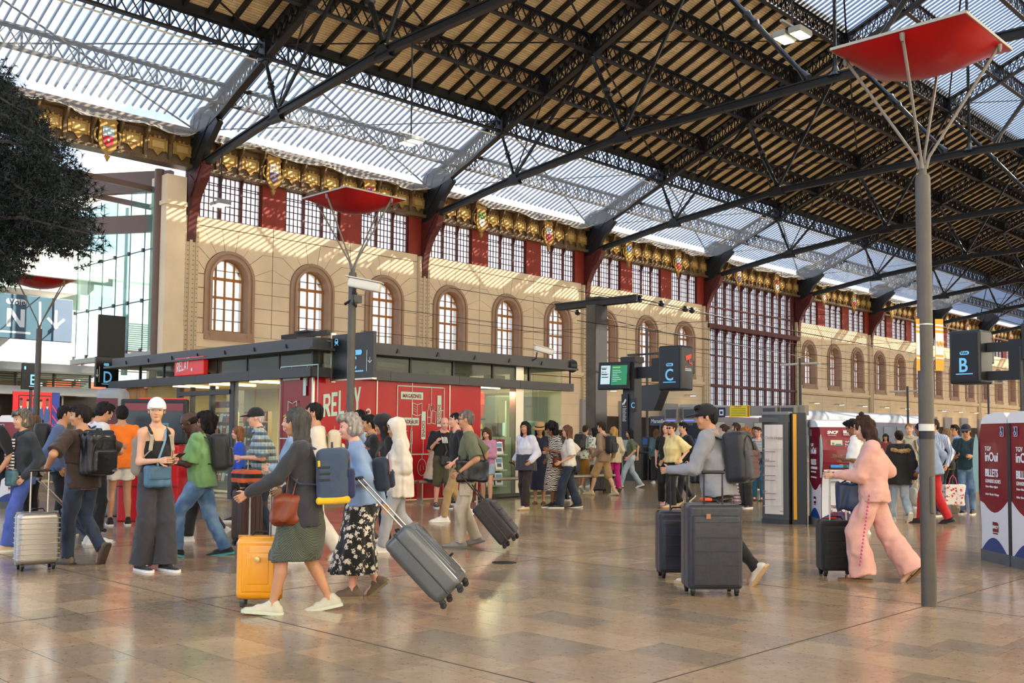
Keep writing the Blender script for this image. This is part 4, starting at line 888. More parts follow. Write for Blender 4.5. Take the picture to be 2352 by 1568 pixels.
# ================= TICKET MACHINES, COLUMNS, POSTS, SIGNS =================
MAR=mat('maroon_vinyl','7d1226',.3,coat=.3); TW=mat('white_shell','dfe0e4',.3,coat=.3); TB=mat('navy_arc','1d3f7d',.4); TG_=mat('grey_plinth','5f6163',.6,noise=.3,scale=5); FLAP=mat('green_glass_flap','a9cfc4',.1); SNAV=mat('sticker_navy','1b2450',.5)
def ticket_machine(label,loc,rz,front=False,flip=False):
    """front looks along local +X; side faces at y=+-W; flip chooses which side carries text first"""
    t=thing('ticket_machine',label,'ticket machine',(loc[0],loc[1],0),rz); W=.32
    prof=[(-.34,.13),(.30,.13),(.29,.40),(.31,.62),(.37,.85),(.42,1.05),(.41,1.25),(.35,1.45),(.27,1.62),(-.34,1.62)]
    lo=[(-.34,.13),(.30,.13),(.29,.40),(.31,.66),(.30,.68),(-.34,.68)]
    def pr(P,m_,name,w=W,y=None): MB().prism([(x,-w,z) for x,z in P][::-1],(0,2*w,0)).build(name,m_,t)
    pr(prof,MAR,'red_body',W-.004); 
    # white lower shell with wavy top edge on the sides
    for s in (-1,1):
        m=MB(); pts=[(-.34,.13),(.30,.13),(.29,.40),(.32,.70)]; wave=[(.32-.66*i/8,.74-.16*math.sin(math.pi*i/8)**1) for i in range(1,9)]
        P=pts+wave; y=s*W; Q=[(x,y,z) for x,z in P]; m.prism(Q if s>0 else Q[::-1],(0,-s*.01,0)); m.build('white_side_shell',TW,t)
        m=MB(); arc=[(.29-.58*i/10*1.0,.13+.16*math.sin(math.pi*i/10)) for i in range(11)]; Q=[(x,y+s*.004,z) for x,z in arc]; m.add(Q,[tuple(range(11)) if s<0 else tuple(range(10,-1,-1))]); m.build('navy_arc',TB,t)
        rt_=(-s,0,0); ox=(.22 if s>0 else -.26)
        f=lambda u:(ox+(-s)*u)
        text('TGV',t,(f(.04),y,1.30),rt_,up,.075,WHT,bold=.001); text('inOui',t,(f(.04),y,1.18),rt_,up,.15,WHT,bold=.003,sx=.92); text('BILLETS',t,(f(.04),y,1.0),rt_,up,.125,WHT,bold=.003,sx=.72); text('GRANDES LIGNES',t,(f(.04),y,.925),rt_,up,.062,WHT,sx=.72); text('Tickets • Billetes • Biglietti',t,(f(.04),y,.87),rt_,up,.034,WHT,sx=.8); text('Achat • Retrait • Echange',t,(f(.04),y,.78),rt_,up,.036,WHT,sx=.85)
        F=Flat((f(.20),y,.36),rt_,up); F.poly([(0,0),(.13,0),(.13,.10),(.10,.115),(0,.115)],0); F.build('logo_plate',MAR,t); text('SNCF',t,(f(.205),y+s*.006,.40),rt_,up,.05,WHT,bold=.001,shear=.2); text('VOYAGEURS',t,(f(.20),y,.335),rt_,up,.02,MAR)
        F=Flat((f(.40 if (s>0) else .0),y,1.47),rt_,up); F.rrect(0,0,.09,.11,.01,1); F.rrect(.006,.006,.084,.104,.008,0,.003); F.ring(.04,.035,.02,.02,.006,1,.006); F.line([(.038,.085),(.04,.05),(.06,.045),(.068,.025)],.007,1,.006); F.ell(.038,.09,.008,.008,1,.006); F.build('access_sticker',[SNAV,WHT],t)
    pr([(x,z+1.49) for x,z in ((-.36,.13),(.25,.13),(.22,.18),(.10,.235),(-.1,.26),(-.30,.25),(-.36,.2))],mat('dome_white','e9eaec',.35),'dome',W+.015)
    MB().box((-.36,-W-.01,.0),(.31,W+.01,.13)).build('plinth',TG_,t)
    # side flaps of tinted glass hugging the screen
    for s in (-1,1):
        fl=[(.33,.80),(.38,.80),(.44,.98),(.46,1.18),(.42,1.40),(.37,1.50),(.32,1.42)]; MB().prism([(x,s*(W+.01),z) for x,z in fl],(0,.008,0)).build('glass_flap',FLAP,t)
    if front:
        m=MB(); m.prism([(.305,-W+.02,.15),(.305,W-.02,.15),(.30,W-.02,.42),(.325,W-.02,.66),(.36,W-.02,.84),(.36,-W+.02,.84),(.325,-W+.02,.66),(.30,-W+.02,.42)],(.012,0,0)); m.build('front_lower_panel',TW,t)
        r2=(0,1,0)
        MB().box((.37,-W+.03,.9),(.42,W-.03,.93)).build('keyboard_shelf',TW,t)
        MB().prism([(.395,-.2,.95),(.395,.12,.95),(.385,.12,1.19),(.385,-.2,1.19)],(.012,0,0)).build('screen_bezel',BLK,t)
        F=Flat((.402,-.18,.965),r2,up,.006); F.rect(0,0,.28,.21,0); F.ell(.07,.12,.05,.055,1,.003); F.ell(.17,.10,.04,.07,2,.003); F.ell(.17,.175,.02,.025,3,.005); F.poly([(.2,.0),(.27,0),(.25,.13),(.22,.14)],4,.003); F.build('screen_picture',[mat('screen_blue','2b7fb8',.2,emit=.3),WHT,mat('pic_mustard','b8791f',.5),mat('pic_skin','c98f68',.5),mat('pic_green','2a5a3c',.5)],t)
        F=Flat((.375,-.17,1.30),r2,up,.01); F.rect(0,0,.19,.11,0); F.ell(.04,.05,.02,.02,1,.003); F.rect(.08,.02,.17,.05,1,.003); F.build('notice',[mat('notice_cream','d6d2b8',.5),mat('notice_teal','4f8c86',.5)],t)
        text('Achat\nRetrait\nEchange',t,(.39,.06,1.37),r2,up,.045,WHT); text('SNCF',t,(.345,-.22,1.51),r2,up,.07,WHT,bold=.003,lift=.02,shear=.2); text('VOYAGEURS',t,(.345,-.21,1.475),r2,up,.024,WHT,lift=.02); text('BILLETS',t,(.345,.04,1.52),r2,up,.07,WHT,bold=.002,sx=.8,lift=.02); text('GRANDES LIGNES',t,(.345,.04,1.485),r2,up,.033,WHT,sx=.75,lift=.02)
        F=Flat((.362,-.17,.72),r2,up,.012); F.rrect(0,.06,.13,.09,.01,0); F.rrect(0,0,.13,.03,.01,0); F.build('slots',mat('slot_grey','8b8c84',.4),t)
        F=Flat((.325,0,.40),r2,up,.012); F.rrect(-.02,.0,.13,.18,.04,0); F.rrect(-.0,.03,.11,.15,.03,1,.003); F.rect(.01,.09,.10,.12,2,.005); F.build('train_icon',[TW,mat('train_blue','1f5fae',.4),mat('icon_dark','10243c',.4)],t)
        text('TGV',t,(.31,-.16,.31),r2,up,.06,MAR,lift=.02,bold=.002); text('inOui',t,(.31,-.16,.19),r2,up,.13,MAR,lift=.02,bold=.003)
        F=Flat((.31,-W+.02,.15),r2,up,.013); F.poly([(.6*i/10,.10*math.sin(math.pi*i/10)) for i in range(11)],0); F.build('front_navy_arc',TB,t)
    return t
def vecang(x,y): return math.atan2(y,x)
ticket_machine('maroon ticket machine with lit screen beside the tall poster column',(G(1932,1211)[0]+.26,G(1932,1211)[1]+.24),3.90,True)
d=vecang(.70,.71); ticket_machine('maroon ticket machine at the right edge, left one of the pair',(12.63,4.0),d)
ticket_machine('maroon ticket machine cut by the right edge of the picture',(12.11,3.47),d+math.pi)
MB_=MB().box((-.035,-.3,0),(.035,.325,1.66)); o=MB_.build('divider_post',DGR2,None,loc=(12.37,3.735,0)); o.rotation_euler=(0,0,d); o['label']='dark upright panel between the two right-hand ticket machines'; o['category']='panel'
ticket_machine('maroon ticket machine right of the red display behind the white cap',(8.50,16.10),vecang(.72,-.69))
ticket_machine('maroon ticket machine behind the left elbow of the orange shirt',(7.95,17.9),vecang(-.6,.8))
ticket_machine('maroon ticket machine behind the grey-haired woman at far left',G(38,1165),vecang(.8,-.6))
# red display machine
t=thing('display_kiosk','bright red display machine with a wide dark screen','display',(*G(327,1199),0),vecang(.70,-.70)); RDM=mat('machine_red','c3101a',.35)
MB().rbox((0.05,.3,.62),(.98,.5,1.24),.03,2).build('cabinet',RDM,t); MB().rbox((0.05,.3,1.62),(1.10,.12,.74),.03,2).build('screen_frame',BLK,t); MB().box((-.2,.27,1.985),(.55,.34,2.01)).build('top_trim',mat('trim_red','f02018',.4,emit=.2),t)
MB().box((-.42,.236,1.32),(.53,.24,1.92),0).box((-.42,.232,1.80),(.53,.236,1.92),1).box((-.3,.232,1.40),(.0,.236,1.5),1).box((.12,.232,1.35),(.3,.236,1.6),2).build('screen',[mat('dim_screen','39444a',.15),mat('screen_maroon','7a3038',.2),mat('screen_cyan','4a8fa8',.3)],t)
MB().box((-.44,.03,.56),(.54,.045,.58)).box((.3,.04,.32),(.33,.045,.35)).build('drawer_line',mat('machine_dark_red','7a0c12',.5),t)
# poster column with curved glass
a=thing('poster_column','tall curved poster column with yellow edge beside the ticket machine','poster column',(*G(1802,1202),0),vecang(.32,-.95)+.12)
# local +X runs to the right along the picture, -Y towards the viewer
m=MB(); P=[(-.36,.0)]+[(-.36+.44*i/10,-.02-.13*math.sin(math.pi*i/10*.55)) for i in range(11)]+[(.12,.0),(.12,.35),(-.36,.35)]
def colprism(P,z0,z1,m_,n,par): MB().prism([(x,y,z0) for x,y in P],(0,0,z1-z0)).build(n,m_,par)
colprism(P,.08,1.86,DGR,'frame',a); colprism([(x*1.03,y*1.06) for x,y in P],0,.08,DGR2,'base',a); colprism([(x*1.02,y*1.04) for x,y in P],1.83,1.88,mat('column_cap','6b6e70',.4),'cap',a)
m=MB(); A=P[2:10]; 
m.add([(x,y-.012,.16) for x,y in A]+[(x,y-.012,1.66) for x,y in A],[(i,i+1,i+1+len(A),i+len(A)) for i in range(len(A)-1)]); m.build('poster_sheet',mat('poster_paper','c9c0b6',.15,coat=.6),a,smooth='all')
MB().box((.155,-.10,.08),(.21,-.06,1.84)).build('yellow_strip',mat('yellow_strip','e5a20c',.4),a); MB().box((.13,-.07,0.0),(.36,.3,1.86)).build('dark_side_panel',mat('dark_side','23262a',.4),a); MB().box((-.40,-.135,1.70),(.1,-.03,1.78)).build('header_band',mat('header_dark','3d3f42',.4),a)
GRP=mat('poster_grey_print','7d5f66',.5); r3=(1,-.12,0)
text("St Charles s'engage",a,(-.345,-.165,1.42),(1,-.05,0),up,.07,GRP,sx=.62)
for z,s_ in ((1.05,'1363'),(.80,'8'),(.52,'241')): text(s_,a,(-.345,-.165,z),(1,-.05,0),up,.06,GRP); 
F=Flat((-.33,-.168,.3),(1,-.03,0),up); F.line([(0,.0),(.3,.0),(.3,.95),(.0,.95)],.008,0); 
for z in (.1,.2,.42,.5,.66,.74,.9): F.rect(.0,z,.2,z+.012,1)
F.build('printed_route_line',[mat('print_green','9fb39a',.5),GRP],a); text('SNCF',a,(-.06,-.155,.20),(1,0,0),up,.035,MAR)
# ---- parasol lamp posts ----
PG=mat('post_grey','4e4942',.5,noise=.12,scale=6); PGL=mat('post_light_grey','6f6a62',.45); CAN=mat('red_canopy_shell','a0030c',.3,spec=.3); RIM=mat('canopy_rim','9a968d',.5)
def parasol(label,x,y,zc,zj,r,wraps=False,half=(.54,.58),tilt=0.):
    t=thing('lamp_post',label,'lamp post',(x,y,0)); MB().lathe([(r,0),(r,zj-.12),(r*.9,zj-.09),(r*.55,zj-.085),(r*.5,zj)],(0,0,0),20).build('post',PG,t,smooth=True)
    hx,hy=half; m=MB(); n=12; V=[];Fc=[]
    for j in range(n+1):
        for i in range(n+1):
            u,v=-1+2*i/n,-1+2*j/n; V.append((u*hx,v*hy,zc-.21*(max(0,(1-u*u)*(1-v*v)))**.8))
    for j in range(n):
        for i in range(n): q=j*(n+1)+i; Fc.append((q,q+n+1,q+n+2,q+1))
    m.add(V,Fc); V2=[(a_,b_,zc+.02+.05*(1-(a_/hx)**2)*(1-(b_/hy)**2)) for a_,b_,_ in V]; m.add(V2,[f[::-1] for f in Fc]); m.build('canopy',CAN,t,smooth='all')
    m=MB(); 
    for (ax,ay),(bx_,by_) in (((-1,-1),(1,-1)),((1,-1),(1,1)),((1,1),(-1,1)),((-1,1),(-1,-1))): m.beam((ax*hx,ay*hy,zc+.015),(bx_*hx,by_*hy,zc+.015),.02,.025)
    m.build('rim',RIM,t)
    for sx,sy in ((-.55,1),(-1,-.1),(.55,-1),(1,.1)): MB().tube([(sx*.02,sy*.02,zj-.03),(sx*.05,sy*.05,zj+.08),(sx*hx*.97,sy*hy*.97,zc-.02)],[r*.33,r*.2,r*.24],8).lathe([(r*.2,-.05),(r*.36,-.02),(r*.36,.02)],(sx*hx*.97,sy*hy*.97,zc-.03),8).build('arm',PGL,t,smooth=True)
    return t
t=parasol('tall grey post with red parasol panel at the right front',8.77,3.53,4.86,3.83,.0635)
MB().lathe([(.0645,1.50),(.0645,1.56)],(0,0,0),20).build('white_band',mat('band_white','cfcdc6',.6),t,smooth=True); MB().lathe([(.065,1.43),(.065,1.50)],(0,0,0),20).build('black_band',BLK,t,smooth=True); MB().lathe([(.065,2.42),(.065,2.43)],(0,0,0),20).build('metal_clip',SS,t)
MB().rbox((-.03,-.052,.95),(.05,.03,.32),.012,2).build('service_hatch',PG,t)
# the yellow and white wrap posters on that post
for lab,u in (('yellow and white curved poster on the right side of the front post',1),('sliver of the yellow poster on the left side of the front post',-1)):
    dx,dy=cR[0],cR[1]; p=thing('post_poster',lab,'poster',(8.77+dx*.0*u,3.53,2.02)); n_=np.array((dx,dy,0))*u; fw=np.array((dy,-dx,0)) if u<0 else np.array((-dy,dx,0))
    c0=n_*.068; w0=(.07 if u>0 else .03); tow=-np.array((F_[0],F_[1],0)); F=Flat(c0+tow*.045-np.array((dx,dy,0))*(0 if u>0 else w0),(dx,dy,0),up,.0); YL=mat('poster_amber','e29a0c',.4); PW=mat('poster_white','e4e2dd',.4)
    F.rect(0,0,w0,.45,0,0,.004)
    for k0,(z0,z1) in enumerate(((.105,.12),(.14,.33),(.355,.37),(.39,.405))): F.poly([(0,z0),(w0,z0-.006),(w0,z1-.006),(0,z1)],1,.005)
    F.build('sheet',[YL,PW],p)
    if u>0: text('W',p,F.P(.006,.21,.012),(dx,dy,0),up,.065,YL,bold=.002)
t=parasol('grey post with red parasol panel and camera in front of the red kiosk',9.54,12.85,5.15,4.08,.0625,half=(.58,.58))
cctv('white box camera clamped high on the middle lamp post',(9.52,12.80,3.78),-.95,.20,sc=1.15)
m=MB()
for i in range(4): m.tube([(9.49+.02*i,12.74,3.72-.02*i),(9.45,12.70,3.55-.03*i),(9.50,12.69,3.42),(9.56,12.72,3.6)],.008,5)
o=m.build('cable_loop',BLK,None); o['label']='black cable loops tied below the white box camera'; o['category']='cable'; MB().box((9.46,12.70,3.5),(9.62,12.78,3.62)).build('clamp_box',DGR,o)
parasol('leftmost grey post with red parasol panel, near the big N sign',9.65,25.9,5.22,4.10,.07,half=(.62,.62))
parasol('distant low parasol lamp behind the platform D sign',*G(200,1085),2.7,2.2,.05,half=(.55,.55))
# platform C sign hung off the kiosk corner
a=PX(765,872,11.75); b=PX(862,755,11.75); t=thing('platform_sign','black platform C sign with blue train symbol behind the middle post','sign',(11.75,a[1],a[2])); W_,H_=a[1]-b[1],b[2]-a[2]-.04
MB().rbox((0,-W_/2,H_/2),(.08,W_,H_),.01,2).build('board',SNB,t); MB().box((-.05,-.01,-.05),(.05,.03,H_+.05)).box((-.05,-W_,-.03),(.05,0,0)).build('frame',SS,t)
MB().beam((0,0,H_-.12),(-.2,16.55-a[1],H_-.10),.03).beam((0,0,.08),(-.2,16.55-a[1],.06),.03).build('bracket_arm',DGR,t)
r4=(0,-1,0); F=Flat((-.041,0,0),r4,up); 
F.rrect(.10,H_*.79,.21,H_*.91,.045,0); F.rect(.125,H_*.85,.185,H_*.89,1,.003); F.line([(.10,H_*.76),(.13,H_*.79)],.012,0); F.line([(.21,H_*.76),(.18,H_*.79)],.012,0)
F.rrect(W_*.44,H_*.51,W_*.74,H_*.62,.045,0); F.rect(W_*.40,H_*.14,W_*.78,H_*.17,0); F.rect(W_*.855,H_*.14,W_*.865,H_*.60,2); F.line([(W_*.93,H_*.44),(W_*.93,H_*.33)],.012,2); F.line([(W_*.89,H_*.37),(W_*.93,H_*.32),(W_*.97,H_*.37)],.012,2); F.build('print',[LBL,SNB,WHT],t)
text('C',t,(-.045,-W_*.46,H_*.20),r4,up,.36,LBL,bold=.006,sx=.85); text('Voie',t,(-.05,-W_*.47,H_*.53),r4,up,.10,SNB,bold=.002,sx=.9)
# ---- platform gate line: masts, box signs, departure screen ----
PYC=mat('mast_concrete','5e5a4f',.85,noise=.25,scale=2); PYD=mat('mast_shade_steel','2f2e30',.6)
X_=34.5; p0=PX(1352,960,X_); p1=PX(1388,960,X_); ty=(p0[1]+p1[1])/2; zt=PX(1370,702,X_)[2]
t=thing('catenary_mast','square concrete mast with long steel crossbeam near the gates','mast',(X_,ty,0)); MB().prism([(-.42,-.26,0),(-.42,.26,0),(.42,.26,0),(.42,-.26,0)],(0,0,zt)).build('shaft',PYC,t); MB().box((-.40,-.275,0),(.40,-.255,zt)).build('joint_strip',PYD,t)  # the dark sheet over one shaft face paints in its shade
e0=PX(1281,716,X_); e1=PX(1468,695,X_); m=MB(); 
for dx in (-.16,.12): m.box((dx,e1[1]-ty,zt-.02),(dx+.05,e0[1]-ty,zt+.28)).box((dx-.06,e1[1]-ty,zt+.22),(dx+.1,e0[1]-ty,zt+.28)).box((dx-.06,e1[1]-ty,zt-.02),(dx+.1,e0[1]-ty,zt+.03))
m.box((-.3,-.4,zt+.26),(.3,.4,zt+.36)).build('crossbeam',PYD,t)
m=MB()
for s,p in ((1,e0),(-1,e1)):
    q=np.array((0,p[1]-ty,zt+.1)); m.tube([q,q+(8,s*.4,-.35),q+(26,s*1.,-.7)],.025,5)
    for k0 in (1.5,3.2,3.7): m.lathe([(.04,-.12),(.14,-.05),(.14,.05),(.04,.12)],q+np.array((8,s*.4,-.35))*k0/8,8,ax=(1,0,0))
m.build('insulator_chain',BLK,t)
e0=PX(652,775,26); e1=PX(757,765,26); ym=(e0[1]+e1[1])/2; t=thing('catenary_mast','distant steel mast crossbeam just above the kiosk roof','mast',(26,ym,0)); MB().box((-.15,e1[1]-ym,e0[2]-.1),(.15,e0[1]-ym,e0[2]+.1)).box((-.3,-.5,e0[2]+.1),(.3,.5,e0[2]+.18)).build('crossbeam',PYD,t); MB().box((-.3,-.3,0),(.3,.3,e0[2]-.1)).build('shaft',PYC,t)
# overhead line
m=MB()
for (ya,za),(yb,zb) in (((24,6.8),(24.3,6.3)),((24,5.7),(24.3,5.6)),((31,7.6),(31,7.2)),((31,6.2),(31,6.0)),((12,6.6),(12.5,6.4)),((12,5.6),(12.5,5.5)),((37,7.4),(37,7.2)),((37,6.2),(37,6.1))):
    m.tube([(28 if ya!=12 else 34,ya,za),(60,(ya+yb)/2,(za+zb)/2-.1),(110,yb,zb)],.013,4)
for x in (45,62,80,98): m.tube([(x,22,7.4),(x,43,7.9)],.012,4); m.tube([(x+3,24.1,5.7),(x+3,24.1,6.6)],.014,4); m.tube([(x+3,31,6.1),(x+3,31,7.3)],.018,4)
o=m.build('overhead_wire',BLK,None); o['label']='thin overhead catenary wires stretched along the tracks'; o['category']='wire'; o['kind']='stuff'
def boxsign(label,pc,letter,yaw,sc=1.,h=1.55,w_=1.0,dp=.55,cam_side=False):
    t=thing('platform_sign',label,'sign',pc,yaw); MB().rbox((0,0,0),(dp,w_,h),.07,3).build('housing',mat('sign_housing','23282c',.4),t,smooth=True)
    MB().box((-dp/2-.012,-w_*.41,-h*.44),(-dp/2,w_*.41,h*.44)).build('front_plate',SNB,t)
    F=Flat((-dp/2-.013,w_*.41,-h*.44),(0,-1,0),up); F.rect(w_*.14,h*.11,w_*.68,h*.13,0); F.rrect(w_*.27,h*.475,w_*.57,h*.545,.045,0); F.build('print',[LBL],t)
    text(letter,t,(-dp/2-.015,w_*.19,-h*.28),(0,-1,0),up,.52*sc,LBL,bold=.008,sx=.85); text('Voie',t,(-dp/2-.022,w_*.115,h*.052),(0,-1,0),up,.10,SNB,bold=.002)
    MB().rbox((dp*.5+.08,-w_*.28,.05),(.18,.3,.42),.04,2).build('side_pod',BLK,t)
    return t
pc=PX(1552,846,26.6); t=boxsign('black platform C box sign with camera warning on its side',(26.6,pc[1],pc[2]),'C',0.08,h=1.42,w_=.86,dp=.75)
F=Flat((-.2,-.43,-.25),(1,0,0),up,.012); ORG=mat('warning_orange','e8502a',.5); F.poly([(.05,.62),(.42,.72),(.42,.58),(.1,.47)],0); F.line([(.28,.52),(.28,.42),(.45,.40)],.045,0); F.rect(.44,.33,.48,.46,0); F.rect(.02,.27,.12,.30,0); F.rect(.02,.21,.42,.235,1); F.rect(.02,.16,.42,.185,1); F.build('camera_warning',[ORG,WHT],t)
ps=PX(1452,1000,26.8); t=thing('platform_totem','dark grey totem column carrying the green departure screen','totem',(26.8,ps[1],0)); zt=PX(1450,820,26.8)[2]
MB().box((-.2,-.24,0),(.2,.24,zt)).build('column',mat('totem_column','3b3e42',.45),t); MB().box((-.25,-.3,zt-.2),(.25,.3,zt)).build('cap',BLK,t)
MB().box((-.26,-.02,PX(1450,1010,26.8)[2]),(-.2,.25,PX(1450,905,26.8)[2])).build('info_plate',SNB,t); zz=PX(1450,930,26.8)[2]
F=Flat((-.262,.24,zz-.35),(0,-1,0),up); F.poly([(.06,.40),(.10,.34),(.20,.50),(.16,.56)],0); F.rect(.03,.34,.06,.42,0); F.rect(.04,.29,.20,.305,0); 
for i in range(10): F.rect(.04,.22-i*.045,.20-.02*(i%3),.235-i*.045,0)
F.build('print',[WHT],t); z2=PX(1472,930,26.8)[2]; MB().box((-.28,-.36,z2-.22),(-.2,-.14,z2+.22)).build('small_c_plate',SNB,t); text('C',t,(-.285,-.17,z2-.1),(0,-1,0),up,.26,LBL,bold=.004,sx=.85)
MB().box((-.27,-.1,.95),(-.2,.2,1.35)).build('keypad',mat('keypad_grey','a9a79f',.5),t)
yb=PX(1525,870,26.7)[1]; MB().box((-.08,yb-ps[1]-.1,pc[2]-.25),(.08,-.2,pc[2]+.12)).box((-.1,yb-ps[1]+.02,pc[2]-.38),(.1,yb-ps[1]+.5,pc[2]+.38)).build('sign_arm',BLK,t)
c_=PX(1411,863,26.3); s_=thing('departure_screen','tilted monitor with green departure list on the totem column','screen',(26.3,c_[1],c_[2]),.25,rot=(0,.12,.25)); MB().rbox((0,0,0),(.14,1.12,.92),.02,2).build('monitor_case',BLK,s_)
F=Flat((-.072,.46,-.32),(0,-1,0),up); F.rect(.38,0,.95,.66,0); F.rect(0,.03,.34,.66,1); 
for i in range(7): F.rect(.43,.12+i*.06,.60+.05*((i*3)%4),.135+i*.06,1,.003)
F.rect(.43,.58,.7,.605,2,.003)
for i,wd in ((0,.16),(2,.2),(3,.24)): F.rect(.03,.52-i*.09,.03+wd,.55-i*.09,3,.003)
F.build('screen_text',[mat('screen_green','1f7a4a',.3,emit=.35),mat('screen_pale','b7cdd0',.3,emit=.3),mat('screen_lime','a8d83a',.3,emit=.3),mat('screen_ink','2d4a4a',.4)],s_)
text('09h07',s_,(-.086,.44,.22),(0,-1,0),up,.08,MATS['screen_ink']); text('Aix en\nProvence',s_,(-.086,.44,.10),(0,-1,0),up,.07,MATS['screen_ink'])
pb_=PX(2230,821,27.3); t=boxsign('large black platform B box sign at right',(27.3,pb_[1],pb_[2]),'B',-.08,h=1.40,w_=.82,dp=.75)
t=thing('sign_bracket','dark steel arm with round cut-out holding the B sign','bracket',(27.3,pb_[1],pb_[2])); MB().box((-.06,-.95,.12),(.06,-.42,.36)).box((-.06,-.95,-.62),(.06,-.42,-.38)).box((-.06,-1.7,-.62),(.06,-.95,.42)).build('arm_plate',BLK,t); q=PX(2330,900,27.3); MB().box((-.2,-2.0,-pb_[2]),(.25,-1.5,1.2)).build('column',mat('totem_column2','2b2e33',.45),t); MB().tube([(-.35,-1.35,-pb_[2]),(-.35,-1.35,.2)],.05,8).build('pole',DGR,t)
t=thing('monitor','dark monitor on top of the right edge column','screen',(26.9,pb_[1]-2.0,pb_[2]+.2),.1); MB().rbox((0,0,0.1),(.15,1.2,.9),.02,2).build('case',BLK,t); MB().box((-.085,-.5,-.25),(-.075,.5,.45)).build('glass',mat('dark_glass','15181c',.1),t)
# overhead portal with small screens and yellow notice
t=thing('screen_portal','grey overhead portal with validator screens across the gates','portal',(27.2,17.0,0)); GPT=mat('portal_beige_grey','8f8a82',.6); ya=PX(1538,935,27.2)[1]; yb=PX(1852,935,27.2)[1]
MB().box((-.1,yb-17,2.12),(.15,ya-17,2.42)).build('beam',GPT,t)
for y in (ya-.3,yb+.3): MB().box((-.08,y-17-.06,0),(.08,y-17+.06,2.15)).build('leg',mat('leg_white','c9c7c2',.5),t)
BL=mat('screen_glow_blue','4a5cff',.3,emit=1.5)
for i,px in enumerate((1545,1587,1627,1770,1812)):
    y=PX(px,945,27.0)[1]-17; MB().rbox((-.2,y,2.15),(.2,.52,.5),.03,2).build('screen_case',GPT,t); MB().box((-.315,y-.2,2.06),(-.3,y+.2,2.34),0).box((-.315,y-.18,1.97),(-.3,y+.18,2.0),1).build('screen_face',[mat('screen_slate','4c5057',.2),BL],t)
y0,y1=PX(1673,940,27.0)[1]-17,PX(1719,940,27.0)[1]-17; F=Flat((-.12,y0,2.08),(0,-1,0),up); w_=y0-y1; F.rect(0,0,w_,.36,0); F.rect(w_*.9,.02,w_*.96,.34,1,.003)
for i in range(5): F.rect(.06,.05+i*.05,w_*.8,.065+i*.05,2,.003)
F.rect(.15,.31,w_*.6,.33,1,.003); F.build('yellow_notice',[mat('notice_yellow','e0cf1a',.5),mat('notice_red','b5282a',.5),mat('notice_ink','6a6420',.5)],t)
y=PX(1654,940,27.0)[1]-17; F=Flat((-.13,y+.12,2.08),(0,-1,0),up); F.rect(0,0,.26,.3,0); F.rect(.05,.06,.2,.24,1,.003); F.rect(.08,.1,.17,.19,0,.005); F.build('pictogram_plate',[SNAV,WHT],t)
# ticket gates and blue barriers
BLU=mat('barrier_blue','1f58b5',.45); GDK=mat('gate_dark','26292d',.4)
def gate(label,px,py,X):
    p=PX(px,py,X); t=thing('ticket_gate',label,'ticket gate',(X,p[1],0)); MB().rbox((0,0,.55),(1.5,.22,1.1),.06,2).build('cabinet',GDK,t); MB().rbox((-.1,0,1.25),(.7,.3,.4),.05,2).build('reader_head',GDK,t); MB().box((-.452,-.1,1.2),(-.45,.1,1.4)).build('reader_face',mat('reader_blue','2a66b8',.4),t); MB().box((-.2,.15,.3),(.2,.17,1.25)).box((-.2,-.17,.3),(.2,-.15,1.25)).build('gate_leaf',FLAP,t)
for i,px in enumerate((1345,1395,1500,1535,1620,1680,1735)): gate('dark ticket gate, %s in the row behind the crowd'%('first second third fourth fifth sixth seventh'.split()[i]),px,1010,27.5+(.3*i%1))
for i,(px,X) in enumerate(((1315,29.5),(1490,29),(2180,27.5),(2216,28.5),(2120,29.5))):
    p=PX(px,1010,X); t=thing('barrier','blue tubular barrier %s'%('left of the concrete mast','right of the departure totem','with rounded posts at right','beside the cap-wearing phone user','behind the front lamp post')[i],'barrier',(X,p[1],0)); MB().tube([(0,.42,0),(0,.42,1.4)],.07,10).tube([(0,-.42,0),(0,-.42,1.4)],.07,10).build('post',BLU,t,smooth=True); MB().beam((0,-.42,1.3),(0,.42,1.3),.06).beam((0,-.42,.3),(0,.42,.3),.06).build('rail',BLU,t); MB().box((-.01,-.36,.34),(.01,.36,1.26)).build('clear_panel',TG,t)
# waist-high dark railings behind the crowd
t=thing('railing','dark grey railing along the gates behind the walkers','railing',(26,18,0)); MB().tube([(0,-1.8,.95),(0,3.8,.95)],.04,8).build('handrail',GDK,t)
for i in range(12): MB().tube([(0,-1.7+i*.5,0),(0,-1.7+i*.5,.95)],.02,6).build('baluster',GDK,t)
# vending boxes, station name board, speaker boxes
p=PX(1540,966,36); t=thing('station_name_board','dark blue station name board with white lettering','sign',(36,p[1]+1.1,p[2]-.2)); MB().box((0,-2.2,0),(.05,0,.4)).build('board',mat('slate_board','3e4c58',.5),t); text('Marseille Saint-Charles',t,(-.01,-.08,.11),(0,-1,0),up,.24,WHT,bold=.002,sx=.85)
p=PX(1500,925,31); t=thing('loudspeaker','angular dark horn loudspeaker on the slim post','speaker',(31,p[1],p[2]-.3)); MB().prism([(-.3,.35,0),(-.3,-.25,0),(-.3,-.7,.95),(-.3,-.5,1.0),(-.3,.45,.95)],(.5,0,0)).build('horn_box',GDK,t); MB().tube([(.3,.5,-p[2]+.3),(.3,.5,3.2)],.05,8).build('post',DGR,t); MB().tube([(.3,.0,2.2),(.3,1.0,2.2)],.04,6).rbox((.3,-.15,2.2),(.2,.5,.08),.02,2).rbox((.3,1.15,2.2),(.2,.5,.08),.02,2).build('twin_lamp',DGR,t)
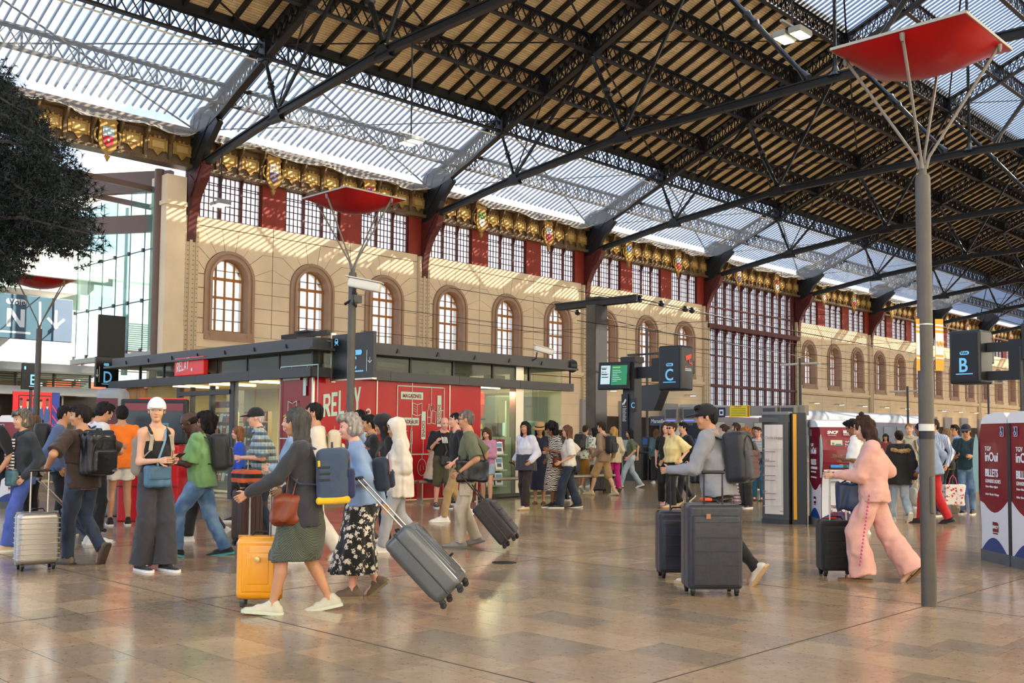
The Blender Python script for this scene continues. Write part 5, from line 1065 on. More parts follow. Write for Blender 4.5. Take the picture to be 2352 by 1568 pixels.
for lab,px,py,X in (('slim lamp post with twin heads near the last arched windows',2085,920,62),('slim lamp post with twin heads left of the poster column top',1838,862,48),('slim lamp post with twin heads right of the B sign',2270,900,75)):
    p=PX(px,py,X); p=(X,p[1],p[2]); t=thing('platform_lamp',lab,'lamp post',(X,p[1],0)); MB().tube([(0,0,0),(0,0,p[2]+.9)],.07,8).build('post',DGR,t); MB().rbox((0,-.6,p[2]+.6),(.3,1.0,.1),.03,2).rbox((0,.6,p[2]+.6),(.3,1.0,.1),.03,2).build('lamp_head',mat('lamp_head_pale','cfd3cf',.4),t)
# trains seen through and beyond
NAVY=mat('train_navy','2c3a52',.35); TRF=mat('train_roof','b9c3cf',.4,noise=.1,scale=.8,stretch=(1,6,1))
t=thing('train','dark blue coach with pale ribbed roof under the iron window','train',(58,38.3,0)); MB().box((0,0,.9),(40,2.6,2.9)).build('body',NAVY,t); m=MB().prism([(0,0,2.9),(0,.1,3.3),(0,.6,3.75),(0,2.0,3.75),(0,2.5,3.3),(0,2.6,2.9)],(40,0,0)); m.build('roof',TRF,t)
for i in range(7): MB().box((0,.02+.08*i,2.98+.1*i),(40,.03+.08*i,3.0+.1*i)).build('roof_rib',mat('rib_grey','8894a2',.5),t)
MB().box((-.01,-.01,2.86),(40,.0,2.93)).build('maroon_line',mat('line_maroon','7a3040',.5),t)
for i in range(14): MB().rbox((1.6+i*2.7,-.01,2.15),(1.5,.04,.85),.02,2).build('coach_window',mat('coach_glass','3a4550',.1),t)
MB().box((0,.2,0),(40,2.4,.9)).build('underframe',GDK,t)
t=thing('train','bright blue train nose rising behind the right ticket machines','train',(33,9.2,0)); prof=[(0,0),(0,.9),(.5,1.9),(1.6,2.9),(3.2,3.5),(5,3.75),(20,3.75),(20,0)]
MB().prism([(x,-1.3,z) for x,z in prof],(0,2.6,0)).build('nose',mat('train_bright_blue','1d4fae',.25,coat=.5),t); MB().prism([(.75,-1.0,2.0),(.75,1.0,2.0),(1.75,1.0,2.85),(1.75,-1.0,2.85)],(-.06,0,.06)).build('windscreen',mat('windscreen_dark','0d1016',.05),t)
t=thing('train','grey regional train front with dark screen right of the B sign','train',(46,4,0)); MB().rbox((6,0,2.0),(14,2.9,3.6),.3,3).build('body',mat('train_pale_grey','a7acae',.35),t); MB().box((-1.05,-1.1,2.2),(-1.0,1.1,3.1)).build('front_glass',MATS['windscreen_dark'],t)
# hall lamps hung from the first truss
LED=mat('led_lit','fff3c8',.3,emit=14)
for lab,y,z,zt in (('hanging twin LED lamp in front of the second window group',27.45,11.85,15.6),('hanging twin LED lamp below the boarded slope at upper right',12.45,11.55,15.7),('hanging twin LED lamp against the attic windows',40.7,11.65,14.1)):
    t=thing('hanging_lamp',lab,'lamp',(22.85,y,z)); MB().tube([(0,0,.35),(0,0,zt-z)],.03,6).build('rod',IRON,t); MB().box((-.55,-.04,.3),(.55,.04,.36)).rbox((0,-.22,.13),(.62,.36,.16),.03,2).rbox((0,.22,.13),(.62,.36,.16),.03,2).build('housing',mat('lamp_housing','8e9290',.5),t); MB().box((-.26,-.36,.03),(.26,-.09,.05)).box((-.26,.09,.03),(.26,.36,.05)).build('led_panel',LED,t)
# wall lights under the string course
LW=mat('wall_lamp_lit','ffd79a',.3,emit=8); first=None; k0=0
for n in list(range(1,3))+list(range(4,9)):
    for c in CS:
        x=TX(n)+c
        if first is None:
            first=t=thing('wall_lamp','small arm lamp washing warm light down the long wall','wall lamp',(x,YW-.02,4.62),group='wall lamps above the grey panels'); t['label']='wall lamp under the first arched window right of the second truss pilaster'; MB().box((-.05,-.75,0),(.05,0,.06)).rbox((0,-.7,-.0),(.36,.5,.08),.03,2).build('arm',mat('wall_lamp_grey','b9b9b4',.5),t); MB().box((-.12,-.88,-.055),(.12,-.55,-.04)).build('lit_face',LW,t)
        else: cptree(first,None,(x,YW-.02,4.62),label='wall lamp under the %s arched window right of the %s truss pilaster'%(('first','middle','last')[CS.index(c)],('','second','third','','fifth','sixth','seventh','eighth','ninth')[n]))
        if n>=2 and n<7:
            ld=bpy.data.lights.new('wall_lamp_light','SPOT'); ld.energy=90; ld.color=(1,.68,.3); ld.spot_size=1.3; ld.spot_blend=.6; lo=bpy.data.objects.new('wall_lamp_light',ld); COL.objects.link(lo); lo.location=(x,YW-.55,4.5); lo.rotation_euler=(-.35,0,0)
# floor drain cover
o=MB().lathe([(.14,0),(.14,.004),(0,.004)],(0,0,0),20).build('floor_cover',mat('cover_dark','39332c',.4,metal=.6),None,loc=(*G(1158,1292),.0)); o['label']='small round metal cover let into the stone floor'; o['category']='cover'
# ================= PINE BRANCHES, upper left =================
tr=thing('pine_tree','dark pine branches hanging in at the upper left','tree',(6.2,20.5,0)); BARK=mat('pine_bark','3b2c22',.9,noise=.3,scale=8); NEED=mat('pine_needles','1a2214',.6,noise=.4,scale=3)
base=np.array((6.2,20.5,0)); cen=np.array(PX(0,470,7.0))
MB().tube([(-1.2,.8,0),(-1.0,.6,4),(-.7,.5,7.5),(-.3,.4,10.5)],[.3,.26,.18,.06],10).build('trunk',BARK,tr,smooth=True)
rs=np.random.RandomState(11); nd=MB(); br=MB(); tips=[]
def onp(x,y,dx=0): X=7.2+dx; return np.array(PX(x,y,X))-base
outline=[(10,200),(30,235),(60,262),(95,300),(120,335),(150,365),(175,400),(195,440),(200,480),(190,520),(215,545),(205,580),(165,560),(120,530),(100,560),(60,590),(40,615),(20,640),(0,600),(0,520),(0,450),(0,380),(0,300),(70,330),(60,400),(90,440),(120,480),(60,500),(140,430),(30,560),(150,500),(100,380)]
for x,y in outline:
    for _ in range(2):
        dx=rs.uniform(-.5,.9); tip=onp(x+rs.uniform(-8,8),y+rs.uniform(-8,8),dx); st=onp(-70+rs.uniform(-20,20),y-60+rs.uniform(-40,40),dx*.3); mid=(tip+st)/2+np.array((0,0,.15)); br.tube([st,mid,tip],[.05,.03,.012],5); tips.append((st,mid,tip))
br.build('branch',BARK,tr)
V=[];Fc=[]
def tuft(c,d,n=9,L_=.17):
    for _ in range(n):
        v=nrm(d*.8+rs.normal(size=3)*.75); s=nrm(np.cross(v,rs.normal(size=3)))*.0085; o=len(V); V.extend([tuple(c-s),tuple(c+s),tuple(c+v*L_*rs.uniform(.6,1.1))]); Fc.append((o,o+1,o+2))
for st,mid,tip in tips:
    for q in range(120):
        u=rs.rand()**.6; c=(mid*(1-u)+tip*u) if rs.rand()<.75 else st*(1-u)+mid*u; c=c+rs.normal(size=3)*np.array((.22,.22,.20))*(1.15-u*.55); tuft(c,nrm(tip-mid)+np.array((0,0,-.1)),12)
nd.add(V,Fc); nd.build('needle_clusters',NEED,tr,kind='stuff')
# dense inner foliage towards the trunk, kept behind the tips
# ================= BODIES: smooth signed-distance solids meshed with surface nets =================
class SD:
    def __init__(s,h,k=.02): s.h=h; s.k=k; s.pr=[]; s.cuts=[]; s.fold=None
    def cap(s,p,q,r1,r2=None,k=None,ax=None,kx=1.,op=0,flat=False):
        s.pr.append(('c',np.array(p,float),np.array(q,float),r1,r1 if r2 is None else r2,s.k if k is None else k,None if ax is None else nrm(ax),kx,op,flat)); return s
    def ell(s,c,r,M=None,k=None,op=0): s.pr.append(('e',np.array(c,float),np.array(r,float),M,0,s.k if k is None else k,None,1,op,False)); return s
    def box(s,c,hf,M=None,rd=.02,k=None,op=0): s.pr.append(('b',np.array(c,float),np.array(hf,float),M,rd,s.k if k is None else k,None,1,op,False)); return s
    def loft(s,o,z,f,l,tab,k=None,op=0,pleat=None,flat=True):
        """tab rows: (t along z, half width l, half depth f, shift f)"""
        s.pr.append(('l',np.array(o,float),(nrm(z),nrm(f),nrm(l)),np.array(tab,float),pleat,s.k if k is None else k,None,1,op,flat)); return s
    def bounds(s,p):
        if p[0]=='c':
            r=max(p[3],p[4])*max(1,1/ p[7] if p[7]<1 else 1); return np.minimum(p[1],p[2])-r,np.maximum(p[1],p[2])+r
        if p[0]=='e': r=max(p[2]); return p[1]-r,p[1]+r
        if p[0]=='b': r=np.linalg.norm(p[2]); return p[1]-r,p[1]+r
        T=p[3]; a=p[1]+p[2][0]*T[0,0]; b=p[1]+p[2][0]*T[-1,0]; r=max(T[:,1].max(),T[:,2].max())+abs(T[:,3]).max(); return np.minimum(a,b)-r,np.maximum(a,b)+r
    def ev(s,p,X):
        if p[0]=='c':
            a,b=p[1],p[2]; Q=X-a
            ba=b-a
            if p[6] is not None:
                Q=Q+ (Q@p[6])[...,None]*p[6]*(p[7]-1); ba=ba+ (ba@p[6])*p[6]*(p[7]-1)
            L2=ba@ba+1e-12; t=(Q@ba)/L2; tc=np.clip(t,0,1); d=np.linalg.norm(Q-tc[...,None]*ba,axis=-1)-(p[3]+(p[4]-p[3])*tc)
            if p[9]: d=np.maximum(d,np.maximum(-t,t-1)*math.sqrt(L2))
            return d/max(1,p[7])
        if p[0]=='e':
            Q=X-p[1]
            if p[3] is not None: Q=Q@p[3]
            n1=np.linalg.norm(Q/p[2],axis=-1); n2=np.linalg.norm(Q/(p[2]**2),axis=-1)+1e-9; return n1*(n1-1)/n2
        if p[0]=='b':
            Q=X-p[1]
            if p[3] is not None: Q=Q@p[3]
            q=np.abs(Q)-p[2]+p[4]; return np.linalg.norm(np.maximum(q,0),axis=-1)+np.minimum(q.max(-1),0)-p[4]
        z,f,l=p[2]; Q=X-p[1]; t=Q@z; T=p[3]; a=np.interp(t,T[:,0],T[:,1]); b=np.interp(t,T[:,0],T[:,2]); sh=np.interp(t,T[:,0],T[:,3])
        fl=Q@l; ff=Q@f-sh
        if p[4]:
            an=np.arctan2(ff/b,fl/a); w=np.clip((t-T[-1,0])/(T[0,0]-T[-1,0]),0,1) if T[0,0]!=T[-1,0] else 1
            m_=1+p[4][1]*w*np.sin(an*p[4][0]+p[4][2]*2+3*w); a=a*m_; b=b*m_
        n=np.sqrt((fl/a)**2+(ff/b)**2); d=(n-1)*np.minimum(a,b)
        return np.maximum(d,np.maximum(T[0,0]-t,t-T[-1,0])) if p[9] else d
    def mesh(s):
        bs=[s.bounds(p) for p in s.pr if p[8]==0]; h=s.h
        lo=np.min([b[0] for b in bs],0)-3*h; hi=np.max([b[1] for b in bs],0)+3*h
        for n_,p_,zl in s.cuts:
            pass
        N_=np.ceil((hi-lo)/h).astype(int)+1; D=np.full(N_,1.,np.float32)
        axs=[lo[i]+h*np.arange(N_[i]) for i in range(3)]
        for p in s.pr:
            a,b=s.bounds(p); m=2.5*h+p[5]; i0=np.clip(np.floor((a-m-lo)/h).astype(int),0,N_-1); i1=np.clip(np.ceil((b+m-lo)/h).astype(int)+1,1,N_)
            if (i1<=i0).any(): continue
            X=np.stack(np.meshgrid(*[axs[i][i0[i]:i1[i]] for i in range(3)],indexing='ij'),-1); d=s.ev(p,X)
            v=D[i0[0]:i1[0],i0[1]:i1[1],i0[2]:i1[2]]; k=p[5]
            if p[8]==0:
                if k>0: hh=np.clip(.5+.5*(d-v)/k,0,1); v[...]=d*(1-hh)+v*hh-k*hh*(1-hh)
                else: np.minimum(v,d,out=v)
            else: v[...]=np.maximum(v,-d)
        if s.cuts or s.fold:
            X=np.stack(np.meshgrid(*axs,indexing='ij'),-1)
            if s.fold:
                am,fr,sd=s.fold; r=np.random.RandomState(sd)
                for q in range(3):
                    w_=r.normal(size=3); w_=w_/np.linalg.norm(w_)*fr*(1.2+.7*q); w_[2]*=.4; D+=am/(1+q*.5)*np.sin(X@w_+r.rand()*6+1.5*np.sin(X@(r.normal(size=3)*fr*.5)))
            for n_,p_,_z in s.cuts: D=np.maximum(D,(X-np.array(p_))@nrm(n_))
        return nets(D,lo,h)
def nets(D,lo,h):
    S=D<0; n=D.shape
    c=np.zeros((n[0]-1,n[1]-1,n[2]-1),np.int8)
    for i in (0,1):
        for j in (0,1):
            for k in (0,1): c+=S[i:n[0]-1+i,j:n[1]-1+j,k:n[2]-1+k]
    act=(c>0)&(c<8); I=np.argwhere(act)
    if len(I)==0: return [],[]
    idx=-np.ones(c.shape,np.int32); idx[act]=np.arange(len(I))
    acc=np.zeros((len(I),3)); cnt=np.zeros(len(I))
    cr_=[(i,j,k) for i in (0,1) for j in (0,1) for k in (0,1)]
    val={q:D[I[:,0]+q[0],I[:,1]+q[1],I[:,2]+q[2]] for q in cr_}
    for a in cr_:
        for ax in range(3):
            if a[ax]==0:
                b=list(a); b[ax]=1; va,vb=val[a],val[tuple(b)]; m=(va<0)!=(vb<0); t=np.where(m,va/np.where(m,va-vb,1),0)
                P=np.array(a,float)[None]+np.zeros((len(I),3)); P[:,ax]+=t; acc+=P*m[:,None]; cnt+=m
    V=lo+h*(I+acc/cnt[:,None])
    F=[]
    for ax in range(3):
        o1,o2=(ax+1)%3,(ax+2)%3
        sl=[slice(1,-1)]*3; sl[ax]=slice(0,n[ax]-1); sl[o1]=slice(1,n[o1]-1); sl[o2]=slice(1,n[o2]-1)
        sb=list(sl); sb[ax]=slice(1,n[ax]); A=S[tuple(sl)]; Bq=S[tuple(sb)]; m=A!=Bq; E=np.argwhere(m)
        if len(E)==0: continue
        E=E+np.array([s_.start for s_ in sl]); inside=A[m]
        def g(d1,d2): q=E.copy(); q[:,o1]-=d1; q[:,o2]-=d2; return idx[q[:,0],q[:,1],q[:,2]]
        Q=np.stack([g(1,1),g(0,1),g(0,0),g(1,0)],1); Q[~inside]=Q[~inside][:,::-1]; F.append(Q)
    return V,np.concatenate(F)
def meshfrom(parts,name,m,parent,**tags):
    V=[];F=[];o=0
    for v,f in parts:
        if len(v)==0: continue
        V.append(v); F.append(f+o); o+=len(v)
    V=np.concatenate(V).astype(np.float32); F=np.concatenate(F).astype(np.int32)
    me=bpy.data.meshes.new(name); me.vertices.add(len(V)); me.vertices.foreach_set('co',V.ravel()); me.loops.add(F.size); me.loops.foreach_set('vertex_index',F.ravel())
    me.polygons.add(len(F)); me.polygons.foreach_set('loop_start',np.arange(0,F.size,4,dtype=np.int32)); me.polygons.foreach_set('use_smooth',np.ones(len(F),bool))
    me.update(calc_edges=True)
    for x in (m if isinstance(m,(list,tuple)) else [m]): me.materials.append(x)
    return link(name,me,parent,**tags)
def rotz(a): c,s=math.cos(a),math.sin(a); return np.array(((c,-s,0),(s,c,0),(0,0,1.)))
def roty(a): c,s=math.cos(a),math.sin(a); return np.array(((c,0,s),(0,1,0),(-s,0,c)))
def rotx(a): c,s=math.cos(a),math.sin(a); return np.array(((1,0,0),(0,c,-s),(0,s,c)))
def ik(a,b,l1,l2,pole):
    a=np.array(a,float); b=np.array(b,float); d=b-a; L_=np.linalg.norm(d); m=l1+l2
    if L_>m*.999: b=a+d/L_*m*.999; d=b-a; L_=m*.999
    L_=max(L_,abs(l1-l2)+.01); u=d/np.linalg.norm(d); x=(l1*l1-l2*l2+L_*L_)/(2*L_); y=math.sqrt(max(0,l1*l1-x*x)); p=np.array(pole,float); p=nrm(p-u*(p@u)); return a+u*x+p*y,b
SKIN={'fair':'d9a98a','tan':'c08d6b','olive':'b98a66','brown':'8a5d42','dark':'4a3022','pink':'e0a890'}
def cloth(name,col,pat=None,rough=.85,c2=None,sc=20,rot=0):
    """woven cloth, with stripes / check / flower / zebra / tweed patterns dyed in"""
    if name in MATS: return MATS[name]
    m=mat(name,col,rough,noise=.12 if not pat else 0,scale=9,bump=.25,bscale=14)
    N=m.node_tree.nodes; L=m.node_tree.links; b=N['Principled BSDF']; b.inputs['Sheen Weight'].default_value=.15
    if pat:
        tc=N.new('ShaderNodeTexCoord'); src=tc.outputs['Object']; c1,c2_=lin(col),lin(c2)
        mix=N.new('ShaderNodeMixRGB'); mix.inputs[1].default_value=c1; mix.inputs[2].default_value=c2_
        if pat in('stripe','check'):
            sp=N.new('ShaderNodeSeparateXYZ'); L.new(src,sp.inputs[0])
            def st(ax,f,th):
                a=N.new('ShaderNodeMath'); a.operation='MULTIPLY'; a.inputs[1].default_value=f; L.new(sp.outputs[ax],a.inputs[0]); q=N.new('ShaderNodeMath'); q.operation='FRACT'; L.new(a.outputs[0],q.inputs[0]); g=N.new('ShaderNodeMath'); g.operation='GREATER_THAN'; g.inputs[1].default_value=th; L.new(q.outputs[0],g.inputs[0]); return g.outputs[0]
            if pat=='stripe': L.new(st(2 if not rot else 1,sc,.5),mix.inputs[0])
            else:
                a=N.new('ShaderNodeMath'); a.operation='ADD'; L.new(st(2,sc,.72),a.inputs[0]); L.new(st(1,sc,.72),a.inputs[1]); h2=N.new('ShaderNodeMath'); h2.operation='ADD'; L.new(st(0,sc,.74),h2.inputs[0]); L.new(a.outputs[0],h2.inputs[1]); h3=N.new('ShaderNodeMath'); h3.operation='MULTIPLY'; h3.inputs[1].default_value=.42; L.new(h2.outputs[0],h3.inputs[0]); L.new(h3.outputs[0],mix.inputs[0])
                mx2=N.new('ShaderNodeMixRGB'); mx2.inputs[2].default_value=lin('10202e'); h4=N.new('ShaderNodeMath'); h4.operation='MULTIPLY'; h4.inputs[1].default_value=.75; L.new(st(2,sc*.5,.55),h4.inputs[0]); L.new(h4.outputs[0],mx2.inputs[0]); L.new(mix.outputs[0],mx2.inputs[1]); mix=mx2
        elif pat=='zebra':
            w_=N.new('ShaderNodeTexWave'); w_.bands_direction='Z'; w_.inputs['Scale'].default_value=sc; w_.inputs['Distortion'].default_value=7; w_.inputs['Detail'].default_value=1.5; w_.inputs['Detail Scale'].default_value=1.3; L.new(src,w_.inputs[0]); r=N.new('ShaderNodeMath'); r.operation='GREATER_THAN'; r.inputs[1].default_value=.5; L.new(w_.outputs[1],r.inputs[0]); L.new(r.outputs[0],mix.inputs[0])
        elif pat=='flower':
            v=N.new('ShaderNodeTexVoronoi'); v.inputs['Scale'].default_value=sc; L.new(src,v.inputs['Vector']); n=N.new('ShaderNodeTexNoise'); n.inputs['Scale'].default_value=sc*4; L.new(src,n.inputs['Vector'])
            a=N.new('ShaderNodeMath'); a.operation='MULTIPLY_ADD'; a.inputs[1].default_value=1.1; L.new(n.outputs[0],a.inputs[0]); L.new(v.outputs['Distance'],a.inputs[2]); g=N.new('ShaderNodeMath'); g.operation='LESS_THAN'; g.inputs[1].default_value=.90; L.new(a.outputs[0],g.inputs[0]); L.new(g.outputs[0],mix.inputs[0])
        elif pat=='tweed':
            v=N.new('ShaderNodeTexChecker'); v.inputs['Scale'].default_value=sc*2; L.new(src,v.inputs['Vector']); g=N.new('ShaderNodeMath'); g.operation='MULTIPLY'; g.inputs[1].default_value=.6; L.new(v.outputs['Fac'],g.inputs[0]); L.new(g.outputs[0],mix.inputs[0])
        elif pat=='denim':
            n=N.new('ShaderNodeTexNoise'); n.inputs['Scale'].default_value=4; n.inputs['Detail'].default_value=2; L.new(src,n.inputs['Vector']); r=N.new('ShaderNodeValToRGB'); r.color_ramp.elements[0].position=.42; r.color_ramp.elements[1].position=.62; L.new(n.outputs[0],r.inputs[0]); L.new(r.outputs[0],mix.inputs[0])
        L.new(mix.outputs[0],b.inputs['Base Color'])
    return m
HAIRC={}
def hairmat(c):
    k='hair_'+c
    if k not in MATS:
        m=mat(k,c,.62,noise=.55,scale=34,bump=.9,bscale=90,stretch=(1,1,.18),spec=.25); 
    return MATS[k]
class Person:
    """pose is laid out in the figure's own frame: +x forward, +y left, +z up, metres"""
    def __init__(s,label,px,py,H,face,feet=((.02,.09,0,0),(-.02,-.09,0,0)),hands=None,lean=0.,look=(0,0),twist=0.,skin='fair',build=1.,sex='m',h=.012,pos=None,seat=None,curl=.5,elbow=None,drop=0.,tiny=False,bare=False):
        s.lg=1. if bare else .86
        s.H=H; s.label=label; x,y=pos if pos else G(px,py); az=TH-math.atan((px-1176)/FOC)+math.radians(face)
        s.t=thing('person',label,'person',(x,y,0),az); s.h=h; s.x,s.y,s.az=x,y,az; s.sex=sex; s.b=build; s.tiny=tiny
        s.skin=mat('skin_'+skin,SKIN[skin],.5,noise=.08,scale=12,spec=.4)
        W=.047*H; an=.045*H; th,shn=.249*H,.247*H
        s.feet=[]; hz=.536*H
        for i,(f,l,z,p) in enumerate(feet):
            A=np.array((f,l,an+z)); hip=np.array((0,W if i==0 else -W,0)); hd=math.hypot(f,l-hip[1]); mx=A[2]+math.sqrt(max(.01,((th+shn)*.995)**2-hd*hd)); hz=min(hz,mx) if not (z>.06) else hz; s.feet.append((A,p))
        if seat is not None: hz=seat
        hz-=drop; s.hz=hz; s.pel=np.array((0,0,hz)); s.hips=[np.array((0,W,hz)),np.array((0,-W,hz))]; s.kn=[]; s.an=[]
        for i in (0,1):
            k_,a_=ik(s.hips[i],s.feet[i][0],th,shn,(1,.05*(1-2*i),.25)); s.kn.append(k_); s.an.append(a_)
        R=roty(math.radians(lean)); s.R=R@rotz(math.radians(twist)); s.up=s.R@np.array((0,0,1.)); s.f=s.R@np.array((1.,0,0)); s.l=s.R@np.array((0,1.,0))
        sw=(.104 if sex=='m' else .086)*H*(1+.5*(build-1)); s.neck=s.pel+s.up*.305*H; s.sh=[s.pel+s.up*.276*H+s.l*sw,s.pel+s.up*.276*H-s.l*sw]
        ny,np_=math.radians(look[0]),math.radians(look[1]); s.Rh=R@rotz(ny)@roty(np_) if lean<20 else roty(math.radians(lean*.5))@rotz(ny)@roty(np_)
        s.hb=s.neck+s.up*.010*H+s.Rh@np.array((.014*H,0,.026*H)); s.hc=s.hb+s.Rh@np.array((.010*H,0,.062*H))
        ua,fa=.176*H,.150*H; s.el=[];s.wr=[];s.hd=[]
        hands=hands or ((-.0,.03,-.45),(.0,.03,-.45))
        for i in (0,1):
            f,o,z=hands[i]; sg=1-2*i; T=s.sh[i]+ (np.array((f,sg*o,z))*1. if s.b else 0)
            T=s.sh[i]+s.fz(f)+np.array((0,sg*o,0))+np.array((0,0,z))
            po=(elbow[i] if elbow else (-1,.35*sg,-.45)); e,w_=ik(s.sh[i],T,ua,fa,po); s.el.append(e); s.wr.append(w_)
            d=nrm(w_-e); s.hd.append(d)
        s.curl=curl; s.body()
    def fz(s,f): return np.array((f,0,0))
    def head(s,S):
        H=s.H; c=s.hc; M=s.Rh; k=.012; q=lambda x,y,z: c+M@(np.array((x,y,z))*H/1.72)
        S.ell(q(-.008,0,.028),np.array((.096,.076,.088))*H/1.72,M,k=0); S.ell(q(.028,0,-.032),np.array((.060,.058,.078))*H/1.72,M,k=.03)
        S.ell(q(.048,0,-.088),np.array((.030,.030,.022))*H/1.72,M,k=.02); S.cap(q(.078,0,.012),q(.095,0,-.026),.0075,.0115,k=.01); S.ell(q(.093,0,-.030),(.012,.015,.009),M,k=.006)
        for sg in (-1,1):
            S.ell(q(.066,sg*.030,.008),(.017,.018,.010),M,k=.0,op=1) if S.h<.009 else None
            S.ell(q(.062,sg*.034,-.030),(.020,.022,.022),M,k=.02); S.cap(q(.084,sg*.016,.030),q(.070,sg*.050,.028),.008,.006,k=.012)
            S.ell(q(-.004,sg*.077,-.006),(.017,.008,.028),M,k=.004)
        S.ell(q(.078,0,-.062),(.012,.020,.007),M,k=.008); S.cap(q(.062,0,-.05),q(.068,0,-.082),.018,.016,k=.012)
    def face(s):
        H=s.H; c=s.hc; M=s.Rh; q=lambda x,y,z: c+M@(np.array((x,y,z))*H/1.72)
        if s.tiny: return
        EW=mat('eye_white','d8d2c8',.3); EI=mat('eye_iris','2a1c14',.2); BR_=mat('eyebrow_'+s.browc,s.browc,.8); LP=mat('lips','a85a50',.5)
        m=MB()
        for sg in (-1,1):
            e=q(.068,sg*.031,.007); m.lathe([(0,-.012),(.008,-.009),(.0115,0),(.008,.009),(0,.012)],e,8,0,ax=M@np.array((0,1,0))); m.lathe([(0,.0),(.0062,.001),(.0062,.0135),(0,.0155)],e,8,1,ax=M@np.array((1,.12*sg,0)))
        m.build('eyes',[EW,EI],s.t,smooth='all')
        m=MB()
        for sg in (-1,1): m.tube([q(.091,sg*.014,.031),q(.088,sg*.032,.036),q(.074,sg*.050,.030)],[.0032,.0042,.002],5)
        m.build('eyebrows',BR_,s.t); MB().tube([q(.081,-.022,-.061),q(.0915,0,-.0605),q(.081,.022,-.061)],[.0025,.0062,.0025],6).build('lips',LP,s.t,smooth='all')
    def body(s):
        H=s.H; h=s.h; S=SD(max(h,.012)*1.15,k=.03*H/1.7); u,f,l=s.up,s.f,s.l; b=s.b; m_=s.sex=='m'
        S.loft(s.pel,u,f,l,[(-.06*H,.082*H*b,.060*H*b,-.01),(0,.086*H*b,.064*H*b,-.01),(.08*H,(.078 if m_ else .068)*H*b,.056*H*b,0),(.17*H,.088*H*b,.062*H*b,0),(.25*H,(.092 if m_ else .080)*H,.052*H,0),(.30*H,.04*H,.035*H,0)],k=.02)
        S.cap(s.sh[0]-u*.005,s.sh[1]-u*.005,.031*H if m_ else .026*H,k=.04)
        for i in (0,1): S.cap(s.neck+u*.012*H,s.sh[i]+(s.neck-s.sh[i])*.35+u*.004*H,.026*H if m_ else .020*H,.024*H,k=.03)
        S.cap(s.neck-u*.03*H,s.hb+s.Rh@np.array((0,0,.03*H)),.034*H if m_ else .028*H,.031*H if m_ else .026*H)
        for i in (0,1):
            S.cap(s.sh[i],s.el[i],.030*H*(.9+.1*b) if m_ else .025*H,.023*H if m_ else .02*H); S.cap(s.el[i],s.wr[i],.0235*H if m_ else .0205*H,.0155*H if m_ else .0135*H); 
            g_=s.lg; S.cap(s.hips[i]-np.array((0,0,.01)),s.kn[i],.050*H*b*g_,.032*H*g_,k=.012); mid=s.kn[i]*.65+s.an[i]*.35-np.array((.008*H,0,0)); S.cap(s.kn[i],mid,.030*H*g_,.031*H*g_,k=.01); S.cap(mid,s.an[i],.031*H*g_,.018*H,k=.01)
            S.cap(s.an[i],s.an[i]+s.footd(i)*.075*H-np.array((0,0,.02*H)),.019*H,.015*H)
        P=[S.mesh()]
        S=SD(max(.0055,h*.48),k=.012); s.head(S); S.cap(s.hb-s.up*.03*H,s.hb+s.Rh@np.array((0,0,.03*H)),.031*H if m_ else .0265*H,k=.02); P.append(S.mesh())
        for i in (0,1): P.append(s.hand(i))
        meshfrom(P,'body',s.skin,s.t)
    def footd(s,i): p=math.radians(s.feet[i][1]); return np.array((math.cos(p),0.04*(1-2*i),-math.sin(p)))
    def hand(s,i):
        H=s.H; sc=H/1.72; w_=s.wr[i]; d=s.hd[i]; sg=1-2*i; hc=max(.0048,s.h*.42); S=SD(hc,k=.006)
        side=nrm(np.cross(d,(0,sg,0)) if abs(d[1])<.8 else np.array((1.,0,0))); side=nrm(side-d*(side@d))   # thumb side: forward/up
        if side[0]<0: side=-side
        pn=nrm(np.cross(d,side))*(1 if (np.cross(d,side)[1]*sg)<0 else -1)   # palm faces the body
        K=w_+d*.085*sc; S.cap(w_-d*.01,w_+d*.03*sc,.019*sc,.020*sc); S.cap(w_+d*.03*sc+side*.014*sc,K+side*.022*sc,.015*sc,.0125*sc); S.cap(w_+d*.03*sc-side*.012*sc,K-side*.024*sc,.015*sc,.012*sc); S.cap(w_+d*.03*sc,K,.016*sc,.013*sc)
        cu=s.curl[i] if isinstance(s.curl,(tuple,list)) else s.curl; rf=max(.0078*sc,hc*1.25)
        for j,(o,L_) in enumerate(((.027,.072),(.009,.080),(-.010,.074),(-.027,.058))):
            a=K+side*o*sc; dd=d; 
            for q in range(3):
                an=cu*(.55+.35*q)*(1+.1*j); dd=nrm(dd*math.cos(an)+pn*math.sin(an)-0*side); e=a+dd*L_*sc*(.45,.31,.24)[q]; S.cap(a,e,rf*(1-.08*q),rf*(.95-.1*q),k=.003); a=e
        a=w_+d*.025*sc+side*.022*sc; e=a+nrm(d*.7+side*.75+pn*.3)*.042*sc; S.cap(a,e,.0125*sc,rf*1.15,k=.006); S.cap(e,e+nrm(d*.9+side*.25+pn*.35*(1+cu))*.032*sc,rf*1.15,rf*.95,k=.003)
        s.grip=getattr(s,'grip',{}); s.grip[i]=K+pn*.02
        return S.mesh()
